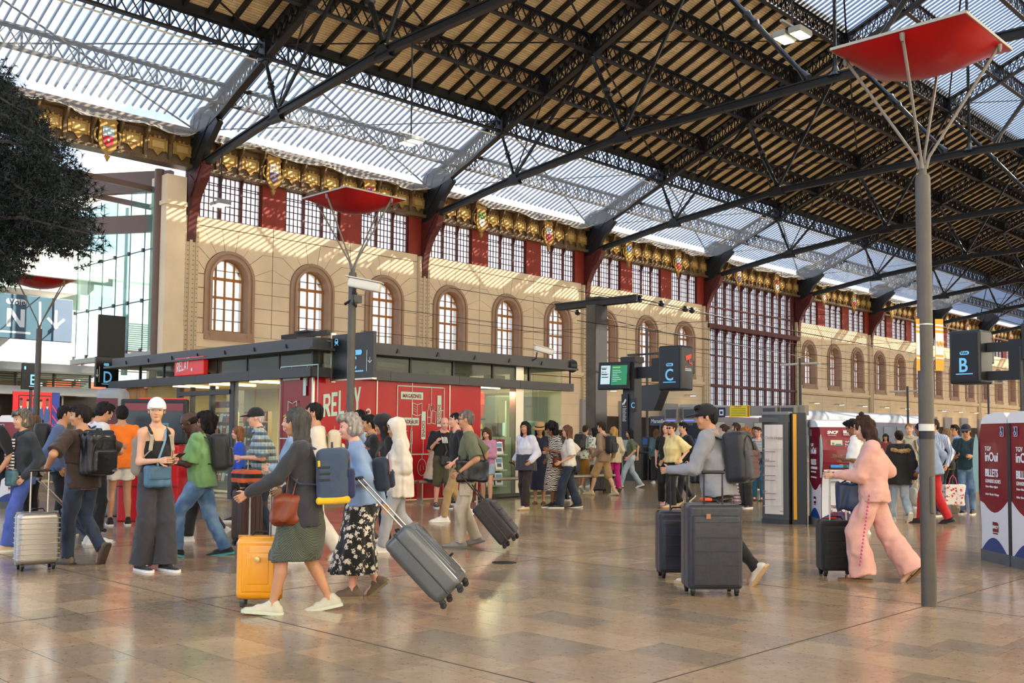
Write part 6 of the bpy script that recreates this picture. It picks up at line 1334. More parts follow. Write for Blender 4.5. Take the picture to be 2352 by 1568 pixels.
    # ---- clothes ----
    def top(s,m_,sleeve=1.,hem=-.04,loose=1.,neck=True,fold=.004,name='shirt',open_=None,tank=False,hood=None,thick=.010,cuff=None,flare=0.,pleat=None):
        H=s.H; b=s.b; ml=s.sex=='m'; h=max(.0125,s.h*1.15); S=SD(h,k=.028); u,f,l=s.up,s.f,s.l; t=thick; lo=loose
        A=lambda a: a*H*b*lo+t
        S.loft(s.pel,u,f,l,[(hem*H,A(.087)+flare,A(.067)+flare,-.012),(0.02*H,A(.086)+flare*.3,A(.066)+flare*.3,-.008),(.08*H,A(.080 if ml else .070),A(.060),0),(.17*H,A(.091 if ml else .084),A(.064 if ml else .070),.004 if ml else .012),(.25*H,(.096 if ml else .083)*H+t,.054*H+t,0),(.30*H,.045*H+t*.6,.038*H+t*.6,0)][:4 if tank else 6]+([(.225*H,.080*H+t,.058*H+t,.004)] if tank else []),k=.02,pleat=pleat)
        if not tank:
            S.cap(s.sh[0]-u*.006,s.sh[1]-u*.006,.033*H+t*.7,k=.035)
            for i in (0,1):
                r0=(.033*H if ml else .028*H)*(.95+.05*b)*min(lo,1.3)+t; 
                S.cap(s.neck+u*.004*H,s.sh[i]+(s.neck-s.sh[i])*.30+u*.002*H,.022*H+t*.4,.024*H+t*.5,k=.03)
                if sleeve<=.5: e=s.sh[i]+(s.el[i]-s.sh[i])*sleeve*2; S.cap(s.sh[i],s.sh[i]+(e-s.sh[i])*.5,(.033 if ml else .0275)*H+t,r0*1.02,k=.02); S.cap(s.sh[i]+(e-s.sh[i])*.15,e,r0*1.02,r0*1.10+(.004 if lo<1.2 else .012),flat=True,k=.022)
                else:
                    S.cap(s.sh[i],s.el[i],r0,.025*H*min(lo,1.35)+t); e=s.el[i]+(s.wr[i]-s.el[i])*(sleeve*2-1); S.cap(s.el[i],e,.025*H*min(lo,1.35)+t,(.018*H*min(lo,1.5)+t*.9) if cuff is None else cuff,k=.015)
        else:
            for sg in (-1,1):
                Q=[s.pel+u*.215*H+l*sg*.050*H+f*.058*H,s.pel+u*.27*H+l*sg*.056*H+f*.046*H,s.pel+u*.311*H+l*sg*.056*H,s.pel+u*.27*H+l*sg*.056*H-f*.044*H,s.pel+u*.215*H+l*sg*.048*H-f*.056*H]
                for a_,b_ in zip(Q,Q[1:]): S.cap(a_,b_,.0115*H,k=.008)
            S.cuts=[]
            S.box(s.pel+u*.30*H,(.2*H,.3*H,.048*H),np.stack([f,l,u],1),rd=.001,op=1) if 0 else None
        S.ell(s.neck+f*.03*H+u*.012*H,(.035*H,.036*H,.030*H) if neck else (.03*H,.045*H,.05*H),None,op=1) if not hood else None
        S.fold=(fold,34,len(s.label)*7%97) if fold else None
        o=meshfrom([S.mesh()],name,m_,s.t)
        return o
    def collar(s,m_,name='collar'):
        H=s.H; S=SD(.010,k=.006); n=10
        P=[s.neck+s.up*(.026*H)+s.f*(.040*H*math.cos(a)+.012*H)+s.l*.044*H*math.sin(a)-s.up*.022*H*max(0,math.cos(a)) for a in [-2.9+5.8*j/n for j in range(n+1)]]
        for a,b_ in zip(P,P[1:]): S.cap(a,b_,.012); S.cap(a-s.up*.022,b_-s.up*.022,.012)
        meshfrom([S.mesh()],name,m_,s.t)
    def pants(s,m_,r=(.052,.040,.032),cuff=0.,fold=.004,name='trousers',upto=1.,waist=.045,flare=None):
        H=s.H; b=s.b; S=SD(max(.0125,s.h*1.15),k=.022); u=s.up
        S.loft(s.pel,nrm(u+np.array((0,0,1))),nrm(np.array((1,0,0))),np.array((0,1.,0)),[(-.055*H,.084*H*b+.009,.064*H*b+.010,-.010),(0,.087*H*b+.009,.066*H*b+.011,-.010),(waist*H,.080*H*b+.009,.062*H*b+.010,-.005)],k=.03)
        for i in (0,1):
            S.cap(s.hips[i]+np.array((0,0,-.01)),s.kn[i] if upto>=.5 else s.hips[i]+(s.kn[i]-s.hips[i])*upto,r[0]*H*b,r[1]*H)
            if upto<.5: S.cap(s.hips[i]+(s.kn[i]-s.hips[i])*.15,s.hips[i]+(s.kn[i]-s.hips[i])*upto*2,r[0]*H*b,r[1]*H*1.1,flat=True)
            if upto>=.5:
                e=s.an[i]+(s.kn[i]-s.an[i])*.08 if upto>=1 else s.kn[i]+(s.an[i]-s.kn[i])*(upto*2-1); S.cap(s.kn[i],s.kn[i]+(e-s.kn[i])*.5,r[1]*H,(r[1]+r[2])*.5*H,k=.02); e2=s.kn[i]+(e-s.kn[i])*.45; e3=e+(s.an[i]-s.kn[i])*(.10 if upto>=1 else 0)
                S.cap(e2,e3,(r[1]*.55+r[2]*.45)*H,r[2]*H*1.03,flat=True,k=.012)
        S.fold=(fold,30,len(s.label)*5%97) if fold else None
        meshfrom([S.mesh()],name,m_,s.t)
    def skirt(s,m_,length=.3,w=1.0,hemw=.13,pleat=None,fold=.003,name='skirt',top_=.06,shift=0.):
        H=s.H; b=s.b; S=SD(max(.012,s.h*1.1),k=.02); kx=(s.kn[0][0]+s.kn[1][0])/2; L_=length*H
        spread=abs(s.kn[0][0]-s.kn[1][0])/2
        S.loft(s.pel,(0,0,1),(1,0,0),(0,1,0),[(-L_,hemw*H,max(hemw*H*.9,spread*1.0+.070*H),kx*min(1,length/.25)+shift),(-.20*H if L_>.24*H else -L_*.8,(.100*H*b+hemw*H)*.5,max(.086*H*b,.072*H+spread*1.05),kx*.6),(-.12*H,.100*H*b,max(.084*H*b,.076*H+spread*.8),kx*.3),(-.04*H,.094*H*b+.010,.078*H*b+.012+spread*.25,0),(top_*H,.080*H*b+.010,.060*H*b+.010,0)],pleat=pleat,k=.01)
        S.fold=(fold,30,len(s.label)*3%97) if fold else None
        meshfrom([S.mesh()],name,m_,s.t)
    def shoes(s,m_,sole='e8e4dc',kind='sneaker',h=None,lab=None):
        H=s.H; SM=mat('sole_'+sole,sole,.6)
        for i in (0,1):
            A=s.an[i]; p=math.radians(s.feet[i][1]); d=s.footd(i); up=nrm(np.array((math.sin(p),0,math.cos(p)))); lt=np.cross(up,d); hh=max(.0075,s.h*.7)
            base=A-up*(.045*H-.012); S=SD(hh,k=.015); 
            if kind!='sandal':
                S.cap(base-d*.028*H+up*.022,base+d*.065*H+up*.016,.026*H,.024*H,ax=up,kx=.85); S.cap(base+d*.065*H+up*.010,base+d*.118*H+up*.006,.024*H,.018*H,ax=up,kx=1.15); S.cap(base-d*.020*H+up*.03,A+up*.006*H+(-d*.012*H),.023*H,.023*H); S.cap(base+d*.05*H+up*.02,A+up*.004*H+d*.01*H,.019*H,.021*H)
                S.cuts.append((-up,base-up*.002,0)); o=meshfrom([S.mesh()],'shoe',m_,s.t)
            else:
                for q in (.03,.09): S.cap(base+d*q*H-lt*.024*H+up*.01,base+d*q*H+up*.045,.006); S.cap(base+d*q*H+lt*.024*H+up*.01,base+d*q*H+up*.045,.006)
                o=meshfrom([S.mesh()],'sandal',m_,s.t)
            m=MB(); pr=[]
            for t_,w_ in ((-.058,.018),(-.045,.026),(0,.027),(.05,.028),(.09,.031),(.125,.027),(.142,.014)): pr.append((t_,w_))
            poly=[base+d*t_*H+lt*w_*H*.98 for t_,w_ in pr]+[base+d*t_*H-lt*w_*H*.98 for t_,w_ in pr[::-1]]
            m.prism([p_-up*.012 for p_ in poly][::-1],up*.024); m.build('sole',SM,o)
    def hair(s,style,col):
        H=s.H; sc=H/1.72; M=s.Rh; q=lambda x,y,z: s.hc+M@(np.array((x,y,z))*sc); hm=hairmat(col); h=max(.0072,s.h*.6); S=SD(h,k=.02); s.browc=col if col not in('e4e2dd',) else '6b665e'
        if style=='bald': 
            S.ell(q(-.022,0,.012),np.array((.088,.081,.062))*sc,M); S.ell(q(.05,0,.085),np.array((.11,.07,.075))*sc,M,op=1); S.box(q(.075,0,-.02),(.07,.2,.2),M,op=1); S.box(q(0,0,-.075),(.2,.2,.035),M,op=1); meshfrom([S.mesh()],'hair',hm,s.t); return
        cut=lambda: (S.ell(q(.088,0,-.020),np.array((.062,.062,.075))*sc,M,op=1))
        if style in('short','crop','grey_short'):
            t=.002 if style=='crop' else .009; S.ell(q(-.012,0,.034),np.array((.099+t,.078+t,.090+t))*sc,M); S.ell(q(-.05,0,-.015),np.array((.055+t,.066+t,.065))*sc,M); cut(); S.box(q(.06,0,-.085),(.1,.2,.075),M,op=1); S.box(q(.09,0,-.0),(.05,.2,.045),M,op=1); S.fold=(.0042,95,3)
            if style=='short': S.ell(q(.055,.01,.100),np.array((.05,.055,.03))*sc,M)
            for sg in (-1,1): S.ell(q(0,sg*.088,-.008),(.02,.014,.03),M,op=1)
        elif style=='wavy_short':
            S.ell(q(-.012,0,.036),np.array((.112,.098,.104))*sc,M); S.ell(q(-.045,0,-.03),np.array((.072,.088,.075))*sc,M); cut(); S.box(q(.10,0,-.03),(.055,.2,.085),M,op=1); S.ell(q(.068,0,.085),np.array((.052,.07,.035))*sc,M); S.fold=(.009,55,5)
        elif style in('bob','long','wavy_long','long_down','curly'):
            wv={'bob':.005,'long':.005,'long_down':.005,'wavy_long':.008,'curly':.014}[style]; S.ell(q(-.012,0,.034),np.array((.107,.090,.102))*sc,M)
            ln={'bob':-.17,'long':-.30,'long_down':-.42,'wavy_long':-.34,'curly':-.12}[style]; back=-.055
            wd=.055 if style!='curly' else .075
            for yy in (-.045,0,.045): S.cap(q(back,yy,.02),q(back-.012,yy*1.15,.02+ln+ (0 if yy==0 else .03)),wd*sc,(wd-.012)*sc,k=.03)
            for sg in (-1,1): S.cap(q(-.002,sg*.070,.02),q(-.02,sg*.085,max(ln*.75,-.25)),.030*sc,.026*sc,k=.03)
            cut(); S.ell(q(.10,0,-.05),np.array((.065,.070,.12))*sc,M,op=1); S.fold=(wv,42,8)
            if style=='curly': S.ell(q(-.03,0,.04),np.array((.135,.125,.13))*sc,M); S.ell(q(.11,0,-.03),np.array((.08,.085,.10))*sc,M,op=1)
        elif style in('bun','tied','topknot'):
            S.ell(q(-.012,0,.036),np.array((.104,.083,.096))*sc,M); S.ell(q(-.05,0,-.01),np.array((.055,.068,.06))*sc,M); cut(); S.box(q(.09,0,-.03),(.06,.2,.075),M,op=1); 
            if style=='bun': S.ell(q(-.125,0,.045),np.array((.042,.042,.042))*sc,M)
            elif style=='topknot': S.ell(q(-.03,0,.15),np.array((.035,.035,.035))*sc,M)
            else: S.cap(q(-.10,.01,-.0),q(-.11,.03,-.13),.022*sc,.012*sc)
            S.fold=(.004,50,4)
        meshfrom([S.mesh()],'hair',hm,s.t)
    def cap_(s,m_,brim=True,back=None):
        H=s.H; sc=H/1.72; M=s.Rh; q=lambda x,y,z: s.hc+M@(np.array((x,y,z))*sc); S=SD(max(.0075,s.h*.6),k=.012)
        S.ell(q(-.008,0,.036),np.array((.111,.092,.108))*sc,M); S.box(q(0,0,-.082),(.3,.3,.10),M,rd=.001,op=1)
        if brim: 
            S.ell(q(.112,0,.040),np.array((.085,.072,.0125))*sc,M@roty(.10),k=.010)
        meshfrom([S.mesh()],'cap',m_,s.t)
    def sunhat(s,m_,band):
        M=s.Rh; a=M@np.array((0,0,1.)); c=s.hc+M@np.array((-.005,0,.035)); MB().lathe([(.17,-.01),(.155,.012),(.105,.03),(.098,.10),(.08,.118),(0,.122)],c,24,ax=a).build('sun_hat',m_,s.t,smooth='all'); MB().lathe([(.109,.028),(.105,.055),(.10,.055)],c,24,ax=a).build('hat_band',band,s.t,smooth='all')
    def hood(s,m_,up_=True):
        M=s.Rh; H=s.H; sc=H/1.72; q=lambda x,y,z: s.hc+M@(np.array((x,y,z))*sc); S=SD(max(.009,s.h*.8),k=.03)
        if up_: S.ell(q(-.02,0,.035),np.array((.13,.112,.125))*sc,M); S.ell(q(-.03,0,-.06),np.array((.105,.10,.11))*sc,M); S.cap(q(-.04,0,-.1),s.neck-s.up*.05-s.f*.02,.10*sc,.11*sc); S.ell(q(.105,0,-.015),np.array((.085,.070,.105))*sc,M,op=1); S.fold=(.004,30,2)
        else:
            for a in (-1.2,-.6,0,.6,1.2): S.cap(s.neck-s.f*.06*math.cos(a)+s.l*.085*math.sin(a)+s.up*.01,s.neck-s.f*.075*math.cos(a)+s.l*.08*math.sin(a)-s.up*.06,.032,.035)
        meshfrom([S.mesh()],'hood',m_,s.t)
    def glasses(s,dark=False):
        M=s.Rh; sc=s.H/1.72; q=lambda x,y,z: s.hc+M@(np.array((x,y,z))*sc); m=MB()
        for sg in (-1,1):
            c=q(.096,sg*.032,.004); m.tube([c+M@(np.array((0,.024*math.cos(a),.018*math.sin(a)))) for a in [k*.7 for k in range(10)]],.0028,4); m.tube([q(.09,sg*.056,.01),q(-.01,sg*.080,.008)],.003,4)
            if dark: m.lathe([(0,0),(.021,.001),(.021,.003),(0,.004)],c,10,ax=M@np.array((1,0,0)))
        m.build('glasses',BLK,s.t)
    def straps(s,m_,w=.038,name='strap'):
        """pair of backpack straps over the shoulders, worn on the figure"""
        H=s.H
        for sg in (-1,1):
            o=s.l*sg*.060*H; P=[s.pel+s.up*.10*H-s.f*.075*H*s.b+o*1.15, s.pel+s.up*.11*H+s.f*.01*H+s.l*sg*(.088*H*s.b+.025),s.pel+s.up*.17*H+s.f*(.062*H*s.b+.016)+o*1.2,s.pel+s.up*.25*H+s.f*(.058*H+.018)+o,s.pel+s.up*.308*H+o*.95,s.pel+s.up*.27*H-s.f*(.056*H+.022)+o]
            m=MB(); 
            for a,b_ in zip(P[2:],P[3:]): m.beam(a,b_,w,.012,up=np.cross(b_-a,s.l)+1e-3)
            m.tube(P[:3],.008,6)
            m.build(name,m_,s._bag or s.t)
    _bag=None
    def at(s,p): 
        """figure frame -> world"""
        c,sn=math.cos(s.az),math.sin(s.az); return np.array((s.x+c*p[0]-sn*p[1],s.y+sn*p[0]+c*p[1],p[2]))
    def carried(s,name,label,cat):
        t=thing(name,label,cat,(s.x,s.y,0),s.az); return t
    def backpack(s,label,m_,size=(.30,.17,.44),z=.10,trim=None,roll=False,straps=True,m2=None,off=(0,0)):
        H=s.H; t=s.carried('backpack',label,'backpack'); w,d,h_=size; Mx=np.stack([s.f,s.l,s.up],1); c=s.pel+s.up*(z*H+h_*.30)-s.f*(.062*H*s.b+d/2+.012)+s.l*off[0]+s.up*off[1]
        S=SD(max(.011,s.h),k=.02); S.box(c,(d/2,w/2,h_/2),Mx,rd=min(.06,d*.35)); S.fold=(.003,24,len(label)%50)
        if roll: S.cap(c+s.up*(h_*.5)-s.l*w*.46,c+s.up*(h_*.5)+s.l*w*.46,.032,k=.015)
        meshfrom([S.mesh()],'main_compartment',m_,t)
        S=SD(max(.011,s.h),k=.015); S.box(c-s.f*(d*.5)-s.up*h_*.16,(.045,w*.40,h_*.27),Mx,rd=.03); meshfrom([S.mesh()],'front_pocket',m2 or m_,t)
        tm=trim or BLK; MB().tube([c+s.up*(h_*.48)+s.l*.05,c+s.up*(h_*.48+.05)+s.l*.03,c+s.up*(h_*.48+.05)-s.l*.03,c+s.up*(h_*.48)-s.l*.05],.009,6).build('top_handle',tm,t,smooth='all')
        m=MB(); q=c-s.f*(d*.5+.046); m.beam(q+s.up*(-h_*.0)-s.l*w*.3,q+s.up*(-h_*.0)+s.l*w*.3,.008,.006,up=(1,0,.1)); q=c-s.f*(d*.5+.002); m.tube([q+s.l*w*.42*math.cos(a)*1.0+s.up*(h_*.38*math.sin(a)+h_*.02) for a in [k*.32-.1 for k in range(11)]],.005,4); m.build('zip',tm,t)
        if straps: s._bag=t; s.straps(tm); s._bag=None
        return t,c,Mx
    def bag(s,label,m_,c,size,name='shoulder_bag',strap=None,sm=None,rd=.03,soft=.006,handle=None,cat='bag',flap=None,Mx=None):
        t=s.carried(name,label,cat); S=SD(max(.009,s.h*.8),k=.015); c=np.array(c,float); S.box(c,np.array(size)/2,Mx,rd=rd); S.fold=(soft,28,len(label)%50); meshfrom([S.mesh()],'bag_body',m_,t)
        if flap: S=SD(.009,k=.01); S.box(c+np.array(flap[0]),np.array(flap[1])/2,Mx,rd=.01); meshfrom([S.mesh()],'flap',m_ if len(flap)<3 else flap[2],t)
        if strap:
            m=MB(); 
            for a,b_ in zip(strap,strap[1:]): m.beam(a,b_,.022,.008,up=(0,0,1) if abs(nrm(np.array(b_)-np.array(a))[2])<.9 else (1,0,0))
            m.build('strap',sm or m_,t)
        if handle: MB().tube(handle,.009,6).build('handle',sm or m_,t,smooth='all')
        return t
    def across(s,side=-1,low=(.0,.0,0.),r=.0):
        """strap path from one shoulder across the body to the opposite hip"""
        H=s.H; a=s.neck+s.l*(-side)*.045*H+s.up*.0; lo=np.array(low,float)
        return [lo, s.pel+s.up*.10*H+s.f*(.062*H*s.b+.03)+s.l*side*.05*H*.6, s.pel+s.up*.22*H+s.f*(.066*H+.025)-s.l*side*.012*H, a+s.f*.03*H-s.up*.012*H, a-s.f*.03*H, s.pel+s.up*.2*H-s.f*(.06*H+.02)-s.l*side*.01*H, s.pel+s.up*.08*H-s.f*(.064*H*s.b+.02)+s.l*side*.06*H, lo]
    def phone(s,i,label):
        g=s.wr[i]+s.hd[i]*.10; o=MB().rbox(tuple(g+np.array((.015,0,.012))),(.15,.075,.010),.004,1,R=rotz(.1)@roty(-.45)).build('phone',BLK,None,loc=(s.x,s.y,0)); o.rotation_euler=(0,0,s.az); o['label']=label; o['category']='phone'
# ---- luggage ----
def suitcase(label,loc,rz,size,m_,tilt=0.,ribs='h',handle=.55,hm=None,wheel=BLK,soft=False,trim=None,big=False,hoff=.0,tag=None):
    """size = depth (x), width (y), height; tilt leans it towards -x when dragged"""
    d,w,h=size; t=thing('suitcase',label,'suitcase',(loc[0],loc[1],0),rz,rot=(0,tilt,rz)); wr=.026; z0=.062
    lift=abs(math.sin(tilt))*d*.5 if tilt else 0; t.location[2]=lift*1.0
    MB().rbox((0,0,z0+h/2),(d,w,h),.055 if not soft else .04,4).build('shell',m_,t,smooth='all')
    tm=trim or mat('case_trim_dark','2a2b2d',.4)
    m=MB(); m.rbox((0,0,z0+h/2),(.016,w+.008,h+.008),.006,1); m.build('seam',tm,t)
    if ribs=='h':
        for i in range(int(h/.052)-1): MB().rbox((0,0,z0+.06+i*.052),(d+.003,w+.003,.010),.004,1).build('rib',m_,t)
    elif ribs=='v':
        for sx in (-1,1):
            for yy in (-.32,-.16,0,.16,.32): MB().rbox((sx*d*.5,yy*w,z0+h*.5),(.014,.018,h*.72),.006,1).build('rib',m_,t)
    elif ribs=='p':
        for sx in (-1,1): MB().rbox((sx*d*.5,0,z0+h*.5),(.022,w*.72,h*.74),.01,2).rbox((sx*d*.5,0,z0+h*.5),(.034,w*.50,h*.5),.01,2).build('moulded_panel',m_,t,smooth='all')
    elif ribs=='s':
        MB().rbox((-d*.5-.01,0,z0+h*.46),(.05,w*.86,h*.84),.025,3).build('front_pocket',m_,t,smooth='all')
        for q in (.30,.46,.62,.80): MB().rbox((-d*.5-.038,0,z0+h*q),(.010,w*.80,.006),.002,1).build('zip_line',tm,t)
    for sx in (-1,1):
        for sy in (-1,1):
            x,y=sx*(d*.5-.045),sy*(w*.5-.05); m=MB().rbox((x,y,z0-.012),(.05,.04,.04),.01,1); m.lathe([(.006,-.016),(wr,-.014),(wr,.014),(.006,.016)],(x+.012,y,wr+.002),10,ax=(0,1,0)); m.build('wheel',wheel,t,smooth=True)
    H_=hm or SS; top=z0+h
    if handle:
        for sy in (-1,1): MB().tube([(-d*.22+hoff,sy*.085,top-.02),(-d*.22+hoff,sy*.085,top+handle*.55)],.0095,8).tube([(-d*.22+hoff,sy*.085,top+handle*.5),(-d*.22+hoff,sy*.085,top+handle)],.0075,8).build('handle_rail',H_,t,smooth=True)
        MB().rbox((-d*.22+hoff,0,top+handle+.01),(.03,.215,.03),.012,2).build('grip',BLK,t,smooth='all')
    MB().tube([(0,-.07,top),(0,-.05,top+.03),(0,.05,top+.03),(0,.07,top)],.009,6).build('top_handle',BLK,t); MB().tube([(0,-w*.5,z0+h*.4),(0,-w*.5-.03,z0+h*.43),(0,-w*.5-.03,z0+h*.6),(0,-w*.5,z0+h*.63)],.010,6).build('side_handle',tm,t)
    return t
# ================= PEOPLE AND WHAT THEY CARRY =================
N_,M_,F2=.0105,.0135,.018
DEN=cloth('mid_denim','3e5f86','denim',c2='6f8fb0'); DKD=cloth('dark_denim','1b2638','denim',c2='2c3c55'); LTD=cloth('light_denim','93a9bb','denim',c2='b4c4d0'); BKC=cloth('black_cloth','141518'); KHA=cloth('khaki_cloth','a88a5c'); WHC=cloth('white_cotton','dcdad4'); CRM=cloth('cream_cotton','d8ccb6')
WSH=mat('white_shoe','d9d6cf',.6); BSH=mat('black_shoe','18181a',.5); GSH=mat('grey_shoe','8b8680',.6); TSH=mat('tan_shoe','7d6248',.6); BKN=cloth('black_nylon','15161a',rough=.5); LEA=mat('black_leather','121214',.35,bump=.15,scale=20); BRL=mat('brown_leather','6e3417',.45,noise=.15)
def W(a,b=.05): return ((a,.10,0,0),(-a,-.10,b,38))       # walking, left foot ahead
def V_(a,b=.05): return ((-a,.10,b,38),(a,-.10,0,0))      # walking, right foot ahead
ST=((.03,.10,0,0),(-.03,-.10,0,0)); DN=((.02,.06,-.50),(.02,.06,-.50)); SWG=((.16,.05,-.47),(-.14,.06,-.48)); PH=((.24,-.05,-.28),(.26,-.05,-.26))
# --- left group ---
p=Person('person in dark t-shirt cut off by the left edge of the picture',-24,1262,1.78,110,hands=DN,skin='tan',h=F2,tiny=True); p.hair('short','2a1d16'); p.top(BKC,.5); p.pants(DKD); p.shoes(BSH)
p=Person('grey-haired woman in dark denim jacket and striped top at far left',48,1262,1.70,112,sex='f',hands=((.06,.05,-.46),(.02,.10,-.44)),feet=W(.20),look=(4,2),h=N_,skin='fair'); p.hair('wavy_short','78726a'); p.face(); p.top(cloth('black_white_stripe','16171a','stripe',c2='dfdcd6',sc=26),.3,hem=-.01,thick=.006); p.top(cloth('charcoal_denim_jacket','262b31','denim',c2='3b4148'),1.,hem=0,loose=1.10,thick=.018,name='jacket'); p.pants(cloth('cobalt_trousers','3f55a0','denim',c2='4f66b2'),r=(.054,.045,.046)); p.shoes(mat('beige_shoe','c9b795',.6)); p.collar(MATS['charcoal_denim_jacket'])
MB().rbox(tuple(p.pel+p.up*.26+p.f*.150+p.l*.01),(.03,.115,.40),.012,2,R=np.stack([p.f,p.l,p.up],1)).build('open_front',MATS['black_white_stripe'],p.t)
hb=p.pel+p.l*.06+p.f*.16+np.array((0,0,-.02)); p.bag('teal crossbody bag hanging at the front of the grey-haired woman',mat('teal_bag','4e6f74',.5,noise=.1),hb,(.07,.25,.20),strap=p.across(1,hb+np.array((0,0,.1))),sm=mat('beige_strap','b3a58a',.7))
p=Person('person in white tank top half hidden behind the grey-haired woman',70,1228,1.66,60,sex='f',hands=DN,skin='pink',h=F2,tiny=True); p.hair('bob','6d5238'); p.top(WHC,tank=True); p.pants(BKC); p.shoes(WSH)
p=Person('bearded man in blue hoodie with a black and red backpack',130,1232,1.79,-95,hands=DN,skin='tan',look=(0,8),h=M_); p.hair('crop','1c1512'); p.face(); p.top(cloth('dusty_blue_hoodie','56678c'),1.,loose=1.15,thick=.016,name='hoodie'); p.hood(MATS['dusty_blue_hoodie'],False); p.pants(BKC); p.shoes(BSH)
p.backpack('black and red backpack on the blue hoodie',BKN,(.30,.20,.48),z=.12,m2=cloth('red_nylon','c51f22',rough=.5))
p=Person('man in brown t-shirt with a black roll-top backpack, seen from behind',182,1296,1.71,40,feet=((.10,.07,0,0),(-.20,-.12,.10,62)),hands=((.14,.14,-.33),(.10,.10,-.28)),look=(45,0),build=1.18,skin='tan',h=N_,elbow=((-.6,.9,-.3),(-.5,-.9,-.3))); p.hair('short','1d1613'); p.face(); p.top(cloth('dark_brown_tee','3a2a22'),.45,hem=-.05,loose=1.05,thick=.014); p.pants(DKD,r=(.058,.044,.036)); p.shoes(mat('olive_boot','6b5d48',.7),sole='4a4036')
for i in (0,1): pass
p.backpack('black roll-top backpack with a grey logo on the brown t-shirt',mat('tarpaulin_black','101113',.32,bump=.3,scale=7),(.37,.20,.46),z=.085,roll=True)
tb=bpy.data.objects['backpack.001'] if 'backpack.001' in bpy.data.objects else None
if tb: R_b=p.pel+p.up*.14-p.f*.36-p.l*.07; text('THE\nNORTH\nFACE',tb,tuple(R_b),tuple(-p.l),tuple(p.up),.022,mat('logo_grey','b9bcc0',.5),lift=.02)
suitcase('silver ribbed aluminium suitcase standing at far left',G(82,1308),TH+.65,(.26,.40,.54),mat('aluminium_shell','a9a6a1',.28,metal=.85),ribs='h',handle=.42,trim=mat('case_corner','8b8884',.3,metal=.8))
p=Person('man in white t-shirt with earbuds looking down, dark backpack',213,1248,1.84,-62,hands=PH,look=(0,24),skin='tan',h=M_); p.hair('short','15110f'); p.face(); p.top(cloth('white_tee','d9dbdf'),.45,loose=1.1); p.pants(BKC); p.shoes(WSH)
p.backpack('dark backpack on the white t-shirt beside the grey totem',BKN,(.27,.13,.38),z=.13,off=(.0,0))
suitcase('dark blue soft suitcase leaning behind the rolled-up jeans',G(226,1242),TH-.9,(.22,.36,.50),cloth('navy_luggage','263c60',rough=.6),tilt=-.75,ribs='s',handle=.5,soft=True)
p=Person('dark-haired person just behind the white t-shirt man',190,1210,1.72,-100,hands=DN,skin='brown',h=F2,tiny=True); p.hair('short','120e0c'); p.top(BKC,1.); p.pants(BKC); p.shoes(BSH)
p=Person('person in orange t-shirt and white shorts seen from behind',273,1206,1.83,4,feet=((.0,.13,0,0),(-.0,-.13,0,0)),hands=((.20,.07,-.33),(.20,.05,-.33)),skin='tan',h=M_,bare=True); p.hair('short','141110'); p.top(cloth('orange_tee','f0791a'),.48,hem=-.05,loose=1.12,thick=.016); p.pants(cloth('white_shorts','ddd7cc'),r=(.058,.062,.05),upto=.30); p.shoes(cloth('black_mesh_shoe','1b1b1c'),sole='e9e6df')
p=Person('woman in white cap, black tank top and wide grey trousers facing the camera',350,1309,1.77,208,sex='f',hands=((.27,-.07,-.27),(.26,-.05,-.29)),feet=((.10,.09,0,0),(-.06,-.10,0,0)),look=(-30,1),skin='fair',h=.0098,curl=.7); p.hair('tied','5a3c26'); p.browc='4f3826'; p.cap_(cloth('white_cap','e6e4e0')); p.face(); p.top(cloth('black_tank','17171a'),tank=True,fold=.002,hem=.01); p.pants(cloth('charcoal_trousers','35353b'),r=(.054,.057,.066),cuff=.02); p.shoes(cloth('black_knit_shoe','18181b'),sole='e6e4e0')
p.phone(0,'phone in the hands of the woman with the white cap')
hb=p.pel+p.f*.15+p.l*-.05+np.array((0,0,.03)); p.bag('blue leather handbag worn across the black tank top',mat('blue_leather_bag','3f6580',.35,noise=.08),hb,(.10,.27,.22),strap=p.across(-1,hb+np.array((0,0,.1))),sm=mat('pale_blue_strap','6f95b5',.6),flap=((.045,0,.04),(.03,.25,.14)))
p.backpack('taupe backpack behind the woman in the white cap',cloth('taupe_canvas','8f8573'),(.28,.17,.42),z=.06,trim=cloth('taupe_strap','a39a88'))
p=Person('man in green t-shirt with black backpack walking left in blue jeans',458,1277,1.74,84,feet=((.24,.09,.02,-14),(-.28,-.12,0,8)),hands=((.34,-.06,-.26),(.34,-.05,-.28)),lean=5,look=(0,22),skin='dark',build=1.15,h=N_,curl=.7); p.hair('bald','120d0b'); p.face(); p.top(cloth('sage_green_tee','6f9a62'),.46,hem=-.05,loose=1.12,thick=.016); p.pants(DEN,r=(.060,.047,.038)); p.shoes(cloth('black_teal_shoe','17191c'),sole='2f8f9a'); p.phone(1,'phone held by the man in the green t-shirt'); p.backpack('black daypack on the green t-shirt',BKN,(.30,.20,.44),z=.10)
p=Person('dark-haired walker hidden behind the green t-shirt man',470,1240,1.70,88,feet=W(.22),hands=DN,skin='brown',h=F2,tiny=True,sex='f'); p.hair('curly','18110e'); p.top(BKC,1.); p.pants(BKC,r=(.052,.045,.045)); p.shoes(WSH)
p=Person('small woman in cobalt blue top with short brown hair near the kiosk door',546,1196,1.54,92,sex='f',hands=DN,skin='pink',h=F2,tiny=True); p.hair('bob','8a5c34'); p.top(cloth('cobalt_top','1f4fc0'),1.,hem=-.08); p.pants(BKC); p.shoes(BSH)
